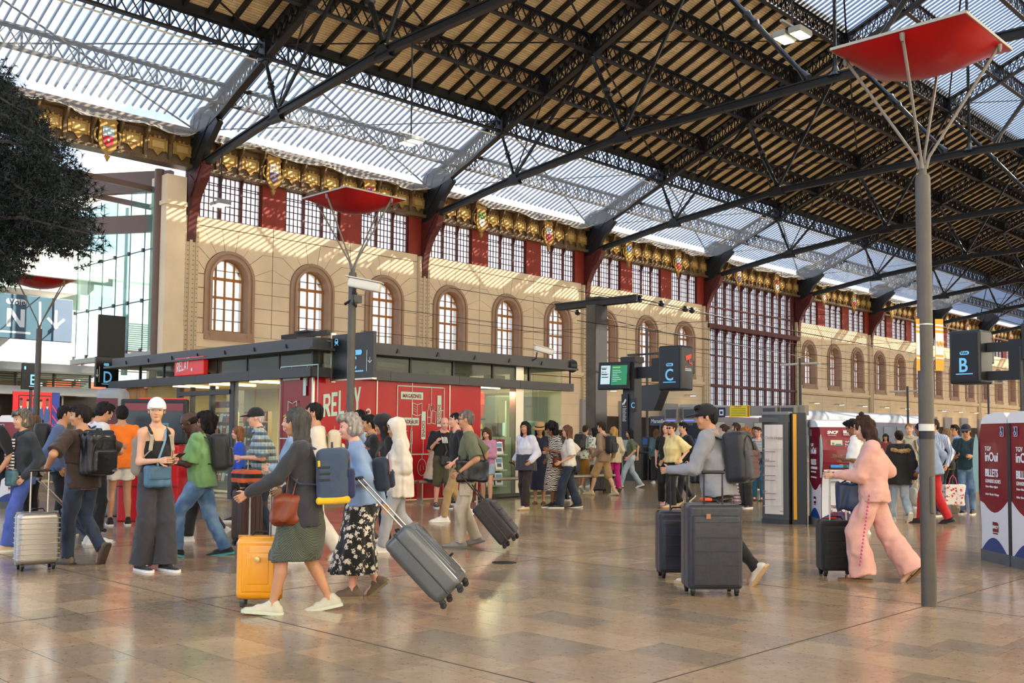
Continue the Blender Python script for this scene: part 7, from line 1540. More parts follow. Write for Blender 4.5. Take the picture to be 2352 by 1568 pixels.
p=Person('old man in checked shirt and black cap walking left',606,1247,1.76,90,feet=V_(.10,.02),hands=((.22,.0,-.30),(.06,.05,-.44)),lean=9,look=(0,-4),skin='pink',build=1.3,h=M_); p.hair('crop','c9c5be'); p.cap_(cloth('black_cap','17171a')); p.face(); p.top(cloth('check_shirt','6d9ab8','check',c2='d9c48a',sc=22),.5,hem=-.09,loose=1.08,thick=.016); p.collar(MATS['check_shirt']); p.pants(DKD,r=(.052,.042,.036)); p.shoes(BSH)
suitcase('large brown suitcase behind the old man in the check shirt',G(572,1250),TH+.9,(.26,.42,.66),mat('brown_shell','3c2620',.35),ribs='v',handle=.4)
S=SD(.012,k=.03); S.box((0,0,0),(.13,.20,.10),rd=.06); S.cap((-.1,-.1,-.05),(.1,.12,.09),.08); S.fold=(.012,22,3); v,f=S.mesh(); g0=G(566,1250); o=meshfrom([(v,f)],'folded_jacket',cloth('black_orange_jacket','1b1a1b','stripe',c2='c9552a',sc=9),None); o.location=(g0[0],g0[1],.86); o['label']='black jacket with orange stripes piled on the brown suitcase'; o['category']='jacket'
# --- centre-left group ---
p=Person('blonde smiling woman in denim jacket, partly hidden by the skirt woman',668,1284,1.67,92,sex='f',feet=W(.16,.03),hands=((.22,.02,-.30),(.02,.06,-.46)),skin='pink',look=(0,-4),h=M_); p.hair('wavy_long','b88f52'); p.face(); p.top(cloth('pale_denim_jacket','7d9ab5','denim',c2='9db4c8'),1.,hem=.0,loose=1.12,thick=.016,name='jacket'); p.skirt(cloth('off_white_skirt','cfc6b8'),.40,hemw=.10); p.shoes(WSH)
p=Person('man in cream hoodie and white trousers walking left behind the women',722,1289,1.78,90,feet=((.16,.09,0,0),(-.26,-.11,.06,40)),hands=SWG,skin='tan',h=M_); p.hair('crop','14110f'); p.face(); p.top(CRM,1.,loose=1.2,thick=.02,name='hoodie'); p.hood(CRM,False); p.pants(cloth('white_trousers','d9d2c4'),r=(.056,.050,.050)); p.shoes(WSH)
p.backpack('cream backpack with tan straps on the cream hoodie',cloth('cream_canvas','d2c5ab'),(.28,.15,.38),z=.13,trim=mat('tan_leather','a8642c',.5))
p=Person('grey-haired woman in charcoal cardigan and green tweed skirt pulling a yellow suitcase',692,1406,1.645,86,sex='f',feet=((.22,.08,.0,-6),(-.22,-.10,.015,12)),hands=((.39,.02,-.35),(.14,.05,-.34)),lean=3,look=(-4,-3),skin='tan',h=.0095,curl=.9,bare=True); p.hair('long','4a4744'); p.browc='3a3632'; p.face(); p.top(cloth('charcoal_cardigan','303136'),.97,hem=-.10,loose=1.12,thick=.016,name='cardigan'); p.skirt(cloth('tweed_skirt','2c3330','tweed',c2='6d7258',sc=60),.265,hemw=.118,fold=.005); p.shoes(mat('sage_running_shoe','c3c0aa',.6),sole='c9d3bc')
t,c,Mx=p.backpack('blue and yellow square backpack with a navy pouch on the charcoal cardigan',cloth('slate_canvas','3c4d63'),(.36,.26,.44),z=.06,trim=cloth('slate_strap','2f3f58'),m2=cloth('navy_pouch','1f2a52'))
MB().rbox(tuple(c-p.up*.195),(.27,.37,.06),.025,2,R=Mx).build('yellow_base',cloth('yellow_canvas','e3b81c'),t); 
for q in (-.03,.02,.07): MB().rbox(tuple(c+p.l*.182+p.up*q-p.f*-.06),(.09,.006,.018),.003,1,R=Mx).build('black_bar',BLK,t)
MB().rbox(tuple(c+p.l*.18+p.up*.10+p.f*.10),(.02,.01,.05),.004,1,R=Mx).build('yellow_tab',MATS['yellow_canvas'],t); MB().lathe([(0,0),(.022,.0),(.022,.006),(0,.007)],tuple(c-p.f*.135+p.up*.12),12,ax=-p.f).build('leather_patch',mat('cognac_patch','b5622c',.5),t)
hb=p.pel+p.f*.13+p.l*.13+np.array((0,0,-.02)); p.bag('rust brown slouchy handbag at the hip of the skirt woman',mat('rust_leather','7a3415',.4,noise=.12),hb,(.24,.12,.25),rd=.06,soft=.008,strap=[hb+np.array((0,0,.1)),p.sh[0]+p.f*.06,p.sh[0]+p.up*.04,p.sh[0]-p.f*.05,hb+np.array((-.05,.02,.1))])
suitcase('yellow hard-shell suitcase rolled upright by the skirt woman',G(596,1391),TH+.06,(.22,.365,.52),mat('yellow_shell','f0a00c',.22,coat=.5),ribs='p',handle=.42,hm=mat('handle_alu','a8a39a',.3,metal=.9),trim=mat('case_trim_amber','b87808',.4),wheel=mat('wheel_grey','4a4c4e',.4))
o=MB().lathe([(0,0),(.022,.0),(.022,.012),(0,.014)],(0,0,0),16,ax=(-1,0,0)).build('case_badge',mat('badge_steel','c9b27a',.3,metal=.8),bpy.data.objects['suitcase.%03d'%(sum(1 for o in bpy.data.objects if o.name.startswith('suitcase'))-1)],loc=(-.146,0,.40))
p=Person('silver-haired woman in light blue cardigan and long floral skirt',828,1371,1.60,88,sex='f',feet=((.07,.07,.0,0),(-.14,-.09,.05,40)),hands=((.14,.03,-.24),(-.22,.12,-.46)),lean=7,look=(2,0),skin='pink',h=.0098,build=1.1,bare=True); p.hair('wavy_short','9c968e'); p.browc='8d8a86'; p.face(); p.top(cloth('light_blue_cardigan','7f97bb'),1.,hem=-.03,loose=1.14,thick=.016,name='cardigan'); p.skirt(cloth('black_flower_skirt','141315','flower',c2='d6cdbb',sc=17),.40,hemw=.150,pleat=(9,.05,1),fold=.005); p.shoes(mat('taupe_sneaker','6b5a49',.7),sole='8a7a5c')
t,c,Mx=p.backpack('small navy backpack with lilac leather flap on the blue cardigan',cloth('navy_suede','1e2a3e'),(.26,.14,.30),z=.07,trim=BRL,m2=cloth('navy_suede2','1b2536'))
MB().rbox(tuple(c+p.up*.09-p.f*.085),(.02,.20,.17),.01,2,R=Mx).build('lilac_flap',mat('lilac_leather','9b8496',.4),t)
sc_=suitcase('grey hard-shell suitcase with a white tag dragged behind the floral skirt',G(1048,1396),TH+math.radians(-92)+math.pi,(.28,.44,.66),mat('graphite_shell','53585a',.22,coat=.4),tilt=0,ribs='p',handle=.55,hm=mat('handle_alu2','b9b6b0',.3,metal=.9),wheel=mat('wheel_black','1a1a1c',.4))
def drag(o,px,py,ang,lean_):
    """lean a suitcase on its wheels: handle end points to image azimuth ang (deg) raised from the floor by lean_"""
    x,y=G(px,py); az=TH-math.atan((px-1176)/FOC)+math.radians(ang); h_=Vector((math.cos(az)*math.cos(lean_),math.sin(az)*math.cos(lean_),math.sin(lean_))); s_=Vector((-math.sin(az),math.cos(az),0)); d_=s_.cross(h_)*1.0
    # local z -> h_, local y -> s_, local x -> y cross z
    xl=s_.cross(h_); o.matrix_world=Matrix(((xl[0],s_[0],h_[0],x),(xl[1],s_[1],h_[1],y),(xl[2],s_[2],h_[2],0.0),(0,0,0,1)))
    bb=min((o.matrix_world@Vector((a,b,0.026)))[2] for a in (-.14,.14) for b in (-.2,.2)); o.location[2]=.028-bb if 0 else o.location[2]+(-bb+.02)
drag(sc_,1052,1396,82,.80)
MB().box((-.17,-.225,.28),(-.05,-.235,.30)).box((-.14,-.24,.10),(-.07,-.236,.27),1).build('luggage_tag',[BLK,WHC],sc_); text('dio',sc_,(-.085,-.242,.13),(0,0,1),(-1,0,0),.06,BLK)
# --- kiosk front group ---
p=Person('bearded man with earbud half hidden by the middle post',826,1218,1.79,104,hands=DN,skin='brown',h=F2); p.hair('crop','120e0c'); p.face(); p.top(cloth('pale_blue_shirt','a9b8cc'),1.); p.collar(MATS['pale_blue_shirt']); p.pants(BKC); p.shoes(BSH)
p=Person('woman with short black hair and a patterned scarf collar',852,1240,1.69,98,sex='f',hands=PH,skin='tan',look=(0,6),h=M_); p.hair('short','120f0f'); p.face(); p.top(BKC,1.,loose=1.1,name='jacket'); p.collar(cloth('leopard_scarf','a8865a','flower',c2='1d1712',sc=30),'scarf'); p.pants(BKC); p.shoes(BSH)
p=Person('young woman in black hood looking at her phone',888,1262,1.67,100,sex='f',hands=PH,skin='tan',look=(0,16),h=M_); p.hair('long_down','4a2e1d'); p.face(); p.hood(BKC); p.top(BKC,1.,loose=1.15,name='hoodie'); p.pants(BKC); p.shoes(WSH); p.phone(0,'phone of the young woman in the black hood')
p=Person('girl in cream hoodie with the hood up and grey sweatpants',915,1266,1.63,94,sex='f',feet=((.20,.08,0,0),(-.26,-.10,.06,40)),hands=((.16,-.05,-.34),(.16,-.05,-.34)),look=(6,8),skin='tan',h=M_*.9); p.hair('tied','1c1512'); p.face(); p.top(cloth('ivory_hoodie','d9cfbf'),.92,hem=-.11,loose=1.32,thick=.026,name='hoodie',fold=.006,hood=1); p.hood(MATS['ivory_hoodie']); p.pants(cloth('grey_sweatpants','a3a5aa'),r=(.058,.048,.040)); p.shoes(WSH)
x_,y_=PY(990,1100,15.98)[:2]
p=Person('man in cream zip sweater sitting on the rail bench',990,1160,1.74,-72,pos=(x_,y_),seat=.56,feet=((.50,.10,0,0),(.36,-.16,0,0)),hands=((.34,.02,-.30),(.30,.04,-.32)),lean=10,look=(-8,0),skin='tan',h=M_); p.hair('crop','26221f'); p.face(); p.top(cloth('cream_sweater','cfc2a8'),1.,hem=-.03,loose=1.1,thick=.016,name='sweater'); p.pants(DKD); p.shoes(cloth('green_black_shoe','26302a'),sole='cfd3cc')
p=Person('bald bearded man in black t-shirt and olive shorts by the red wall',1016,1166,1.80,190,feet=((.12,.10,0,0),(-.08,-.12,0,0)),hands=((.20,-.02,-.16),(.20,-.02,-.16)),look=(8,14),skin='pink',build=1.12,h=M_,bare=True); p.hair('bald','8a4a2a'); p.face(); p.top(cloth('black_print_tee','131314'),.5,hem=-.06); p.pants(cloth('olive_shorts','4a4428'),r=(.058,.056,.046),upto=.52); p.shoes(cloth('green_trainer','2c3a30'),sole='d9dcd4')
F=Flat(tuple(p.pel+p.up*.33+p.f*.155+p.l*.06),tuple(-p.l),tuple(p.up),.0)
for i in range(4): F.line([(i*.03,0),(i*.03+.02,.10+.01*(i%2))],.018)
F.build('shirt_print',WHT,p.t)
hb=p.pel+p.f*.17+np.array((0,0,-.02)); p.bag('small black pouch bag on the olive shorts man',BKN,hb,(.05,.15,.20),strap=p.across(1,hb+np.array((0,0,.08))))
p=Person('moustached man in black polo and khaki trousers behind the olive t-shirt man',1048,1196,1.83,112,feet=((.26,.09,0,0),(-.26,-.1,.06,35)),hands=SWG,skin='pink',h=M_); p.hair('crop','1b1613'); p.face(); p.top(BKC,.5,hem=-.04); p.pants(KHA); p.shoes(WSH)
p=Person('grey-haired man in olive t-shirt and cargo trousers walking left',1075,1256,1.745,88,feet=((.10,.09,0,0),(-.10,-.11,.03,16)),hands=((.10,.06,-.44),(-.10,.10,-.45)),look=(0,2),skin='tan',h=.0115); p.hair('crop','6f6660'); p.face(); p.glasses(); p.top(cloth('olive_tee','5f6248'),.48,hem=-.05,loose=1.1,thick=.014); p.pants(cloth('stone_cargo','b9ae9c'),r=(.056,.047,.038),fold=.007); p.shoes(GSH,sole='6b6660')
for sg in (-1,1): MB().rbox(tuple(p.kn[0]*.45+p.hips[0]*.55+np.array((0,.085,0))) if sg>0 else tuple(p.kn[1]*.45+p.hips[1]*.55-np.array((0,.085,0))),(.14,.03,.16),.012,2).build('cargo_pocket',MATS['stone_cargo'],p.t,smooth='all')
hb=p.pel+p.l*.20-p.f*.05+np.array((0,0,.05)); p.bag('large black leather messenger bag on the olive t-shirt man',LEA,hb,(.42,.13,.28),name='messenger_bag',rd=.035,strap=[hb+np.array((.17,0,.12)),p.pel+p.up*.30+p.l*-.02+p.f*.12,p.neck-p.l*.05+p.up*.03,p.pel+p.up*.36-p.f*.14,hb+np.array((-.17,0,.12))],handle=[hb+np.array((.08,.02,.13)),hb+np.array((.06,.03,.19)),hb+np.array((-.06,.03,.19)),hb+np.array((-.08,.02,.13))])
s2_=suitcase('black soft suitcase with a red tag dragged behind the olive t-shirt man',G(1180,1262),0,(.24,.38,.58),cloth('black_luggage','2a2624',rough=.6),ribs='s',handle=.52,soft=True,hm=BLK); drag(s2_,1178,1263,82,.86)
MB().box((-.02,-.20,.26),(.03,-.205,.34)).lathe([(0,0),(.028,0),(.028,.006),(0,.006)],(.0,-.205,.22),12,1,ax=(0,-1,0)).build('luggage_tag',[mat('tag_beige','b9a98a',.6),mat('tag_red','b5263a',.5)],s2_)
p=Person('girl in pink cardigan and pale shorts beside the leaflet rack',1118,1160,1.60,165,sex='f',hands=PH,look=(0,18),skin='fair',h=F2,feet=W(.1,.0),bare=True); p.hair('long_down','5a3c26'); p.face(); p.top(cloth('pink_cardigan','c98fae'),1.,loose=1.1,name='cardigan'); p.pants(LTD,r=(.056,.055,.05),upto=.3); p.shoes(mat('red_sandal','8a3a22',.6),kind='sandal',sole='8a3a22')
p=Person('long-haired woman in white and grey windbreaker walking from the kiosk',1207,1170,1.70,142,sex='f',feet=((.07,.06,0,0),(-.07,-.07,0,5)),hands=((.16,.10,-.42),(-.04,.16,-.42)),look=(8,0),skin='tan',h=M_); p.hair('long_down','17110f'); p.face(); p.top(cloth('white_windbreaker','cfcfda'),1.,hem=-.08,loose=1.25,thick=.022,name='jacket'); S=SD(.014,k=.01); S.loft(p.pel,p.up,p.f,p.l,[(-.085*p.H,.225,.19,-.01),(.10*p.H,.195,.165,0)]); S.fold=(.004,40,3); meshfrom([S.mesh()],'grey_lower_panel',cloth('grey_windbreaker','3a3c42'),p.t); p.pants(cloth('espresso_trousers','2c211d'),r=(.052,.046,.046)); p.shoes(mat('cream_shoe','d9ccb4',.6),sole='b08a52'); p.phone(1,'phone in the low hand of the windbreaker woman')
p=Person('woman in straw hat and navy dress',1239,1156,1.70,176,sex='f',hands=((.12,.0,-.28),(.06,.06,-.44)),look=(0,16),skin='tan',h=F2*.85,bare=True); p.hair('bob','3a271c'); p.face(); p.sunhat(mat('straw','b9925c',.8,bump=.4,scale=40),BKC); p.top(cloth('navy_cotton','161b30'),.4); p.skirt(MATS['navy_cotton'],.36,hemw=.115); p.shoes(mat('brown_sandal','6b4026',.6),kind='sandal',sole='6b4026')
p=Person('curly-haired woman in zebra print dress with a brown bag',1273,1164,1.70,118,sex='f',hands=((.18,.0,-.22),(.06,.06,-.42)),feet=W(.1,.0),look=(0,18),skin='brown',h=F2*.85,bare=True); p.hair('curly','1a1210'); p.face(); p.top(cloth('zebra_print','e6dfd2','zebra',c2='1a1716',sc=9.),.4,hem=-.02); p.skirt(MATS['zebra_print'],.34,hemw=.115); p.shoes(BSH,sole='e0ddd6'); hb=p.pel+p.l*.18+np.array((.02,0,-.0)); p.bag('brown saddle bag on the zebra print dress',BRL,hb,(.22,.10,.22),strap=p.across(1,hb+np.array((0,0,.1))),flap=((0,.05,.04),(.20,.02,.12)))
p=Person('person in pale cap peeking over behind the zebra dress',1294,1149,1.66,60,hands=DN,skin='dark',h=F2,tiny=True); p.hair('crop','120e0c'); p.cap_(cloth('pale_cap','c9b99a'),False); p.top(BKC,.5); p.pants(BKC); p.shoes(BSH)
p=Person('long-haired woman in white t-shirt and dark wide jeans walking left',1306,1166,1.66,98,sex='f',feet=((.20,.07,0,0),(-.20,-.08,.0,6)),hands=((.18,.03,-.40),(-.10,.08,-.42)),skin='fair',h=F2*.85); p.hair('long_down','6b4a30'); p.face(); p.top(cloth('ivory_tee','e0d9cb'),.5,loose=1.25,thick=.02,hem=-.02); p.pants(DKD,r=(.054,.052,.056)); p.shoes(BSH,sole='e3e0d8')
hb=p.pel-p.f*.17+np.array((0,-.05,.02)); p.bag('black tote behind the dark wide jeans',BKN,hb,(.12,.30,.34),strap=[hb+np.array((0,0,.16)),p.sh[1]+p.up*.03,hb+np.array((0,.05,.16))])
# --- middle distance ---
p=Person('man in floral shirt and mustard shorts seen from behind',1338,1130,1.74,-28,feet=((.1,.1,0,0),(-.22,-.1,.06,40)),hands=DN,lean=10,skin='tan',h=F2,bare=True); p.hair('crop','3a2a20'); p.top(cloth('floral_shirt','cfd0c0','flower',c2='2f5f80',sc=14),.5,hem=-.05,loose=1.15); p.pants(cloth('mustard_shorts','9a6a1f'),r=(.058,.056,.05),upto=.5); p.shoes(WSH); p.backpack('black backpack on the floral shirt',BKN,(.30,.20,.42),z=.12)
p=Person('dark-haired woman in white top behind the beige jacket man',1367,1118,1.68,72,sex='f',hands=DN,skin='tan',h=F2,tiny=True,bare=True); p.hair('long_down','15100e'); p.top(WHC,.5); p.skirt(cloth('pale_skirt','b9bcc4'),.36,hemw=.1); p.shoes(WSH)
p=Person('man in beige jacket and khaki shorts walking left with a black backpack',1385,1137,1.82,62,feet=((.28,.09,0,0),(-.28,-.1,.0,10)),hands=SWG,look=(15,0),skin='fair',h=F2*.85,build=1.05,bare=True); p.hair('short','3a281e'); p.top(cloth('taupe_jacket','8f7760'),1.,hem=-.06,loose=1.12,thick=.018,name='jacket'); p.pants(KHA,r=(.058,.056,.048),upto=.50); p.shoes(mat('beige_sneaker','c9b999',.6),sole='a88a5c'); p.backpack('black commuter backpack on the beige jacket',BKN,(.30,.18,.44),z=.10)
suitcase('black suitcase standing by the khaki shorts',G(1376,1132),TH+.3,(.26,.44,.66),mat('charcoal_shell','26282a',.35),ribs='v',handle=.2)
p=Person('blonde woman in cream knit vest and bright pink trousers',1410,1129,1.69,20,sex='f',hands=DN,feet=W(.12,.02),skin='pink',h=F2); p.hair('bob','c29a58'); p.top(cloth('cream_knit','cfc2a2'),.8,hem=-.08,loose=1.2,thick=.018); p.pants(cloth('fuchsia_trousers','c4187a'),r=(.052,.046,.044)); p.shoes(mat('tan_flat','a8865f',.6),sole='8a6a45')
p=Person('dark-haired woman in green t-shirt and light jeans striding left',1449,1120,1.70,98,sex='f',feet=((.30,.07,0,0),(-.30,-.08,.02,20)),hands=((.10,.04,-.46),(-.22,.06,-.42)),skin='fair',h=F2*.85); p.hair('long_down','14100f'); p.face(); p.top(cloth('olive_green_tee','5d6a52'),.45,hem=-.01,thick=.008); p.pants(LTD,r=(.052,.044,.042)); p.shoes(WSH,sole='2a2a2c')
p=Person('long-haired person in teal jacket near the ticket gates',1508,1109,1.68,10,sex='f',hands=DN,skin='fair',h=F2,tiny=True); p.hair('long_down','5f452f'); p.top(cloth('teal_jacket','3f5c66'),1.,loose=1.15); p.pants(BKC,r=(.052,.048,.05)); p.shoes(WSH)
p=Person('woman with long brown hair in black walking behind the yellow blouse',1530,1160,1.74,172,sex='f',hands=DN,feet=W(.12,.02),skin='pink',h=F2,tiny=True); p.hair('long_down','4a3022'); p.top(BKC,.4); p.pants(BKC,r=(.052,.048,.05)); p.shoes(mat('pink_shoe','c98f98',.6))
p=Person('woman in pale yellow blouse and black trousers with sunglasses',1546,1166,1.72,126,sex='f',feet=((.08,.07,0,0),(-.22,-.08,.05,35)),hands=((.02,.16,-.40),(.04,.14,-.44)),look=(10,0),skin='fair',h=M_); p.hair('bun','3f2a1c'); p.face(); p.glasses(True); p.top(cloth('lemon_blouse','e3cf8f'),.5,loose=1.3,thick=.024,hem=.0,fold=.006); p.pants(BKC,r=(.052,.047,.050)); p.shoes(mat('cream_sneaker','cfc09c',.6),sole='a8743c')
p=Person('man in dark suit jacket walking behind the yellow blouse',1573,1152,1.77,120,hands=DN,feet=W(.2,.04),skin='fair',h=F2); p.hair('short','15110f'); p.face(); p.top(cloth('dark_suit','1a1c22'),1.,hem=-.1,loose=1.1,name='jacket'); p.pants(MATS['dark_suit']); p.shoes(BSH)
# --- right group ---
p=Person('man in grey quarter-zip and black cap pushing two navy suitcases',1650,1342,1.75,70,feet=((.16,.10,0,0),(-.34,-.12,.09,55)),hands=((.34,.07,-.30),(.38,.0,-.30)),lean=6,look=(28,2),skin='tan',build=1.12,h=N_,curl=.95); p.hair('short','1a1412'); p.cap_(cloth('black_cap2','131315')); p.face(); p.top(cloth('light_grey_fleece','8b8c92'),1.,hem=-.04,loose=1.18,thick=.018,name='quarter_zip',cuff=.042,fold=.005); p.collar(MATS['light_grey_fleece']); p.pants(BKC); p.shoes(mat('white_canvas_shoe','d6d0c2',.6),sole='c9a878')
MB().lathe([(.030,-.012),(.032,0),(.030,.012)],tuple(p.wr[0]-p.hd[0]*.03),14,ax=p.hd[0]).build('watch_strap',BLK,p.t,smooth=True); MB().lathe([(0,0),(.022,0),(.022,.012),(0,.014)],tuple(p.wr[0]-p.hd[0]*.03+p.l*.03),14,ax=(0,1,0)).build('watch_face',mat('watch_dark','15181c',.15),p.t)
t,c,Mx=p.backpack('black hiking backpack with grey mesh and red cord on the grey quarter-zip',BKN,(.34,.22,.50),z=.08,m2=cloth('grey_mesh','4a4a4c')); m=MB()
for i in range(5): m.tube([c-p.f*.17+p.up*(.05-i*.05)+p.l*.09,c-p.f*.185+p.up*(.02-i*.05),c-p.f*.17+p.up*(.05-i*.05)-p.l*.09],.003,4)
m.build('red_cord',mat('red_cord','c42a24',.5),t)
sa=suitcase('large padded navy suitcase in front of the man in grey',G(1634,1364),TH+.05,(.34,.50,.76),cloth('navy_padded','20242f',rough=.38),ribs='s',handle=.28,hm=mat('handle_black','1c1c1e',.3),soft=True)
MB().box((-.225,.06,.70),(-.221,.10,.745),0).build('badge',mat('badge_copper','9a6a4a',.4),sa); MB().rbox((0,.05,.86),(.10,.10,.03),.01,1).build('orange_tag',mat('tag_orange','e2501c',.5),sa)
suitcase('second navy suitcase half hidden behind the padded one',G(1556,1326),TH+.05,(.28,.42,.62),cloth('navy_padded2','181b2a',rough=.4),ribs='s',handle=.36,hm=MATS['handle_black'],soft=True)
p=Person('man with hair bun and headphones in grey t-shirt',1666,1142,1.75,92,hands=DN,skin='pink',h=F2*.85,feet=W(.15,.03)); p.hair('bun','4a2f1f'); p.face(); p.top(cloth('grey_tee','8f8f90'),.5); p.pants(BKC); p.shoes(WSH); p.backpack('dark backpack on the grey t-shirt with headphones man',BKN,(.28,.16,.40),z=.12)
M0=p.Rh; m=MB()
for sg in (-1,1): m.lathe([(0,0),(.036,0),(.034,.022),(0,.024)],tuple(p.hc+M0@np.array((0,sg*.088,-.005))),12,ax=M0@np.array((0,sg,0)))
m.tube([p.hc+M0@np.array((0,.10*math.cos(a),.13*math.sin(a))) for a in [k*.39 for k in range(9)]],.009,6).build('headphones',BLK,p.t)
p=Person('long-haired bearded man in black t-shirt',1693,1136,1.80,132,hands=DN,skin='fair',h=F2*.85); p.hair('long','3a2a20'); p.face(); p.top(BKC,.5); p.pants(BKC); p.shoes(BSH)
p=Person('woman with long curly ginger hair in black leather jacket',1714,1166,1.60,150,sex='f',hands=((.10,.10,-.38),(.06,.10,-.42)),look=(40,0),skin='fair',h=M_); p.hair('curly','a8642c'); p.face(); p.top(mat('leather_jacket','151517',.4,bump=.2,scale=12),1.,hem=-.01,loose=1.15,thick=.018,name='jacket'); p.pants(cloth('dark_slacks','2a2826'),r=(.052,.047,.048)); p.shoes(BSH)
suitcase('small pale pink patterned suitcase with tan handle by the ginger-haired woman',G(1704,1165),TH+.2,(.22,.36,.46),cloth('pink_pattern','c9a8a4','check',c2='e0cdc6',sc=30),ribs='v',handle=.25,hm=mat('tan_handle','a87850',.5))
p=Person('woman with glasses in striped shirt and teal jeans by the poster column',1743,1150,1.67,165,sex='f',hands=DN,skin='pink',h=F2*.85); p.hair('bun','3a261c'); p.face(); p.glasses(); p.top(cloth('grey_stripe','d6d8dc','stripe',c2='4a4f5a',sc=30),.6); p.pants(cloth('teal_jeans','1f5f78')); p.shoes(mat('black_sandal','20201f',.6),kind='sandal',sole='20201f')
hb=p.pel+p.l*.05+p.f*.15+np.array((0,0,.12)); p.bag('navy shoulder bag on the striped shirt woman',cloth('navy_bag','22304c'),hb,(.08,.26,.24),strap=p.across(1,hb+np.array((0,0,.1))))
p=Person('dark-haired man partly hidden left of the poster column',1738,1124,1.74,110,hands=DN,skin='brown',h=F2,tiny=True); p.hair('crop','130f0d'); p.top(cloth('navy_shirt','1d2a44'),1.); p.pants(BKC); p.shoes(BSH)
p=Person('person in white t-shirt with blue strap using the ticket machine',1976,1226,1.74,72,hands=((.26,.0,-.26),(.20,.02,-.30)),look=(0,24),skin='brown',h=M_); p.hair('short','120e0d'); p.top(cloth('white_tee2','d6d6d4'),.5,loose=1.2,thick=.016); p.pants(DKD); p.shoes(WSH); p.straps(cloth('blue_strap','274a86'))
p=Person('woman in loose pink linen blouse and wide trousers walking left',2006,1334,1.68,90,sex='f',feet=((.10,.07,0,0),(-.36,-.09,.05,48)),hands=((.36,-.02,-.28),(.06,.02,-.34)),lean=0,look=(0,15),skin='fair',h=.0098,curl=.9); p.hair('wavy_long','3a241a'); p.browc='3a241a'; MB().lathe([(0,-.02),(.026,-.01),(.026,.012),(0,.03)],tuple(p.hc+p.Rh@np.array((-.02,0,.145))),10).build('hair_knot',hairmat('3a241a'),p.t,smooth='all'); p.face(); PK=cloth('blush_linen','d9a598'); p.top(PK,.96,hem=-.045,loose=1.26,thick=.022,name='blouse',fold=.005,cuff=.034); p.pants(PK,r=(.058,.062,.078),fold=.006); p.shoes(mat('tan_sandal','8a6236',.6),kind='sandal',sole='7a5630')
m=MB(); a0=p.hips[0]+np.array((.03,.10,-.02)); b0=p.an[0]+np.array((.03,.13,.06))
for i in range(20): c0=a0+(b0-a0)*i/20; m.prism([c0+np.array((-.012,.018,0)),c0+np.array((.012,.018,0)),c0+np.array((0,.018,.026))],(0,.004,0))
m.build('magenta_braid',mat('magenta_braid','c43a7a',.7),p.t,kind='stuff')
hb=p.pel+p.f*.22+p.l*.02+np.array((0,0,-.03)); p.bag('navy leather tote carried in front of the pink outfit',mat('navy_leather','1c2f4c',.45),hb,(.26,.16,.28),name='tote_bag',rd=.04,soft=.008,strap=[hb+np.array((.08,0,.13)),p.el[0]+np.array((0,.02,.03)),hb+np.array((-.08,0,.13))])
sb=suitcase('black cabin suitcase with a red tag rolled by the woman in pink',G(1922,1322),TH+.02,(.24,.38,.52),cloth('black_cabin_case','0f0f11',rough=.7),ribs='s',handle=.46,soft=True); MB().rbox((0,.05,.60),(.07,.09,.02),.006,1).build('red_tag',mat('tag_red2','d42c22',.5),sb)
p=Person('girl in dark parka with fur-trimmed hood walking away',2068,1198,1.58,18,sex='f',feet=((.16,.08,0,0),(-.20,-.09,.07,50)),hands=SWG,skin='fair',h=M_); p.hair('bun','2f1c16'); PKA=cloth('black_parka','1d1c1a'); p.top(PKA,1.,hem=-.12,loose=1.3,thick=.03,name='parka'); p.hood(PKA,False); S=SD(.012,k=.02)
for i in range(9): a=-1.6+i*.4; b_=a+.4; q=lambda a: p.neck-p.f*(.02+.13*math.cos(a))+p.l*.15*math.sin(a)-p.up*(.05+.04*math.cos(a)); S.cap(q(a),q(b_),.030)
S.fold=(.008,90,3); meshfrom([S.mesh()],'fur_trim',mat('beige_fur','b08f62',.9,noise=.3,scale=40,bump=.8,bscale=60),p.t); p.pants(LTD,r=(.052,.044,.040)); p.shoes(mat('cream_runner','cfc8b4',.6))
p=Person('fair-haired man in beige sweater with a shoulder strap',2091,1166,1.75,180,hands=DN,skin='fair',h=F2*.85); p.hair('crop','8a6a48'); p.face(); p.top(cloth('sand_sweater','b3ab98'),1.,name='sweater'); p.collar(MATS['sand_sweater']); p.pants(cloth('sand_trousers','c2b193')); p.shoes(WSH); p.straps(cloth('brown_strap','6b5238'))
p=Person('man in blue striped shirt looking right, beside the front post',2150,1184,1.80,150,hands=DN,skin='tan',look=(-20,0),h=F2*.85); p.hair('short','2a1d16'); p.face(); p.top(cloth('blue_stripe_shirt','c9cfdb','stripe',c2='7f93b5',sc=34,rot=1),1.); p.collar(MATS['blue_stripe_shirt']); p.pants(DKD); p.shoes(BSH)
p=Person('person in blue sweatshirt and red trousers hidden behind the front post',2144,1202,1.74,72,feet=((.18,.09,0,0),(-.22,-.1,.02,18)),hands=((.05,.05,-.48),(-.06,.12,-.46)),lean=12,skin='brown',h=M_); p.hair('crop','15100e'); p.top(cloth('dusty_blue_sweat','7d90ad'),1.,loose=1.2,thick=.02,hem=-.06,name='sweatshirt'); p.pants(cloth('red_trousers','b5131c'),r=(.056,.048,.042)); p.shoes(BSH,sole='1c1c1d')
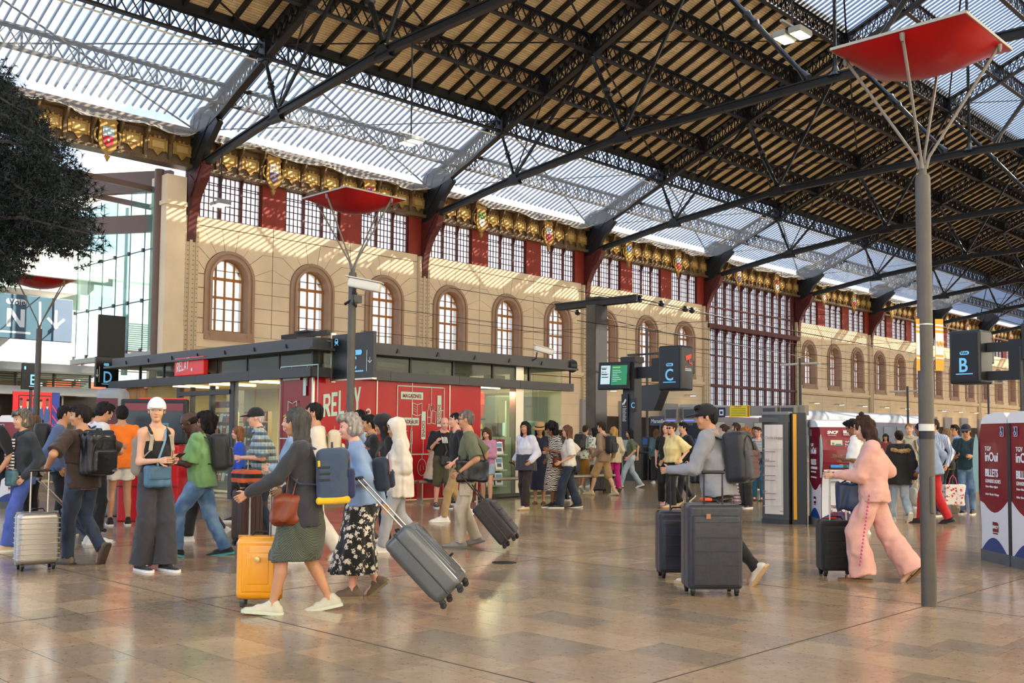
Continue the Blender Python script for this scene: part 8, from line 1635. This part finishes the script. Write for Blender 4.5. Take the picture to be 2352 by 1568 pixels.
hb=G(2190,1188); t=thing('shopping_bag','white shopping bag with coloured print in the red-trousered walker hand','bag',(hb[0],hb[1],.22),TH); S=SD(.012,k=.02); S.box((0,0,.19),(.10,.19,.19),rd=.03); S.fold=(.008,20,2); meshfrom([S.mesh()],'bag_body',cloth('printed_plastic','dcd9d2','flower',c2='b5404a',sc=16),t); MB().tube([(0,-.08,.37),(0,-.05,.50),(0,.0,.56),(0,.05,.50),(0,.08,.37)],.008,5).build('pink_handle',mat('pink_cord','d43a7a',.5),t)
hb=G(2108,1192); t=thing('plastic_bag','pale translucent plastic bag left of the front post','bag',(hb[0],hb[1],.24),TH); S=SD(.012,k=.03); S.box((0,0,.16),(.09,.13,.16),rd=.05); S.fold=(.012,18,5); meshfrom([S.mesh()],'bag_body',mat('milky_plastic','c9ccc8',.4,transl=.4),t); MB().tube([(0,-.05,.30),(0,0,.46),(0,.05,.30)],.012,5).build('handles',MATS['milky_plastic'],t)
p=Person('man with glasses in light blue shirt by the blue barriers',2198,1152,1.76,140,hands=PH,skin='tan',h=F2*.85); p.hair('short','221a16'); p.face(); p.glasses(); p.top(cloth('light_blue_shirt','93abd0'),1.); p.collar(MATS['light_blue_shirt']); p.pants(BKC); p.shoes(BSH)
p=Person('man in navy polo, dark cap and sunglasses using a phone',2224,1180,1.72,168,hands=PH,look=(0,12),skin='tan',build=1.1,h=M_); p.hair('crop','1c1512'); p.cap_(cloth('navy_cap','161d2c')); p.face(); p.glasses(True); p.top(cloth('teal_polo','143640'),.5,loose=1.1); p.pants(DEN); p.shoes(BSH,sole='e3e0d8'); p.phone(1,'phone held by the man in the navy polo'); p.straps(BKN)
p=Person('small figure in dark beanie between the pink outfit and the parka',2036,1108,1.60,170,sex='f',hands=DN,skin='tan',h=F2,tiny=True); p.hair('bob','15110f'); p.cap_(BKC,False); p.top(cloth('red_print_top','8a3a34'),.5); p.pants(BKC); p.shoes(BSH)
p=Person('person in dark clothes walking between the striped shirt and the glasses man',2180,1160,1.66,60,sex='f',hands=DN,feet=W(.15,.03),skin='tan',h=F2,tiny=True); p.hair('long_down','8a6a4a'); p.top(BKC,1.); p.pants(BKC); p.shoes(BSH)
# ================= LETTERING: curves to meshes =================
bpy.context.view_layer.update(); dg=bpy.context.evaluated_depsgraph_get()
for o in [o for o in COL.objects if o.type=='FONT']:
    me=bpy.data.meshes.new_from_object(o.evaluated_get(dg)); me.name=o.name; n=bpy.data.objects.new(o.name,me); n.parent=o.parent; n.matrix_local=o.matrix_local.copy(); COL.objects.link(n); bpy.data.objects.remove(o)
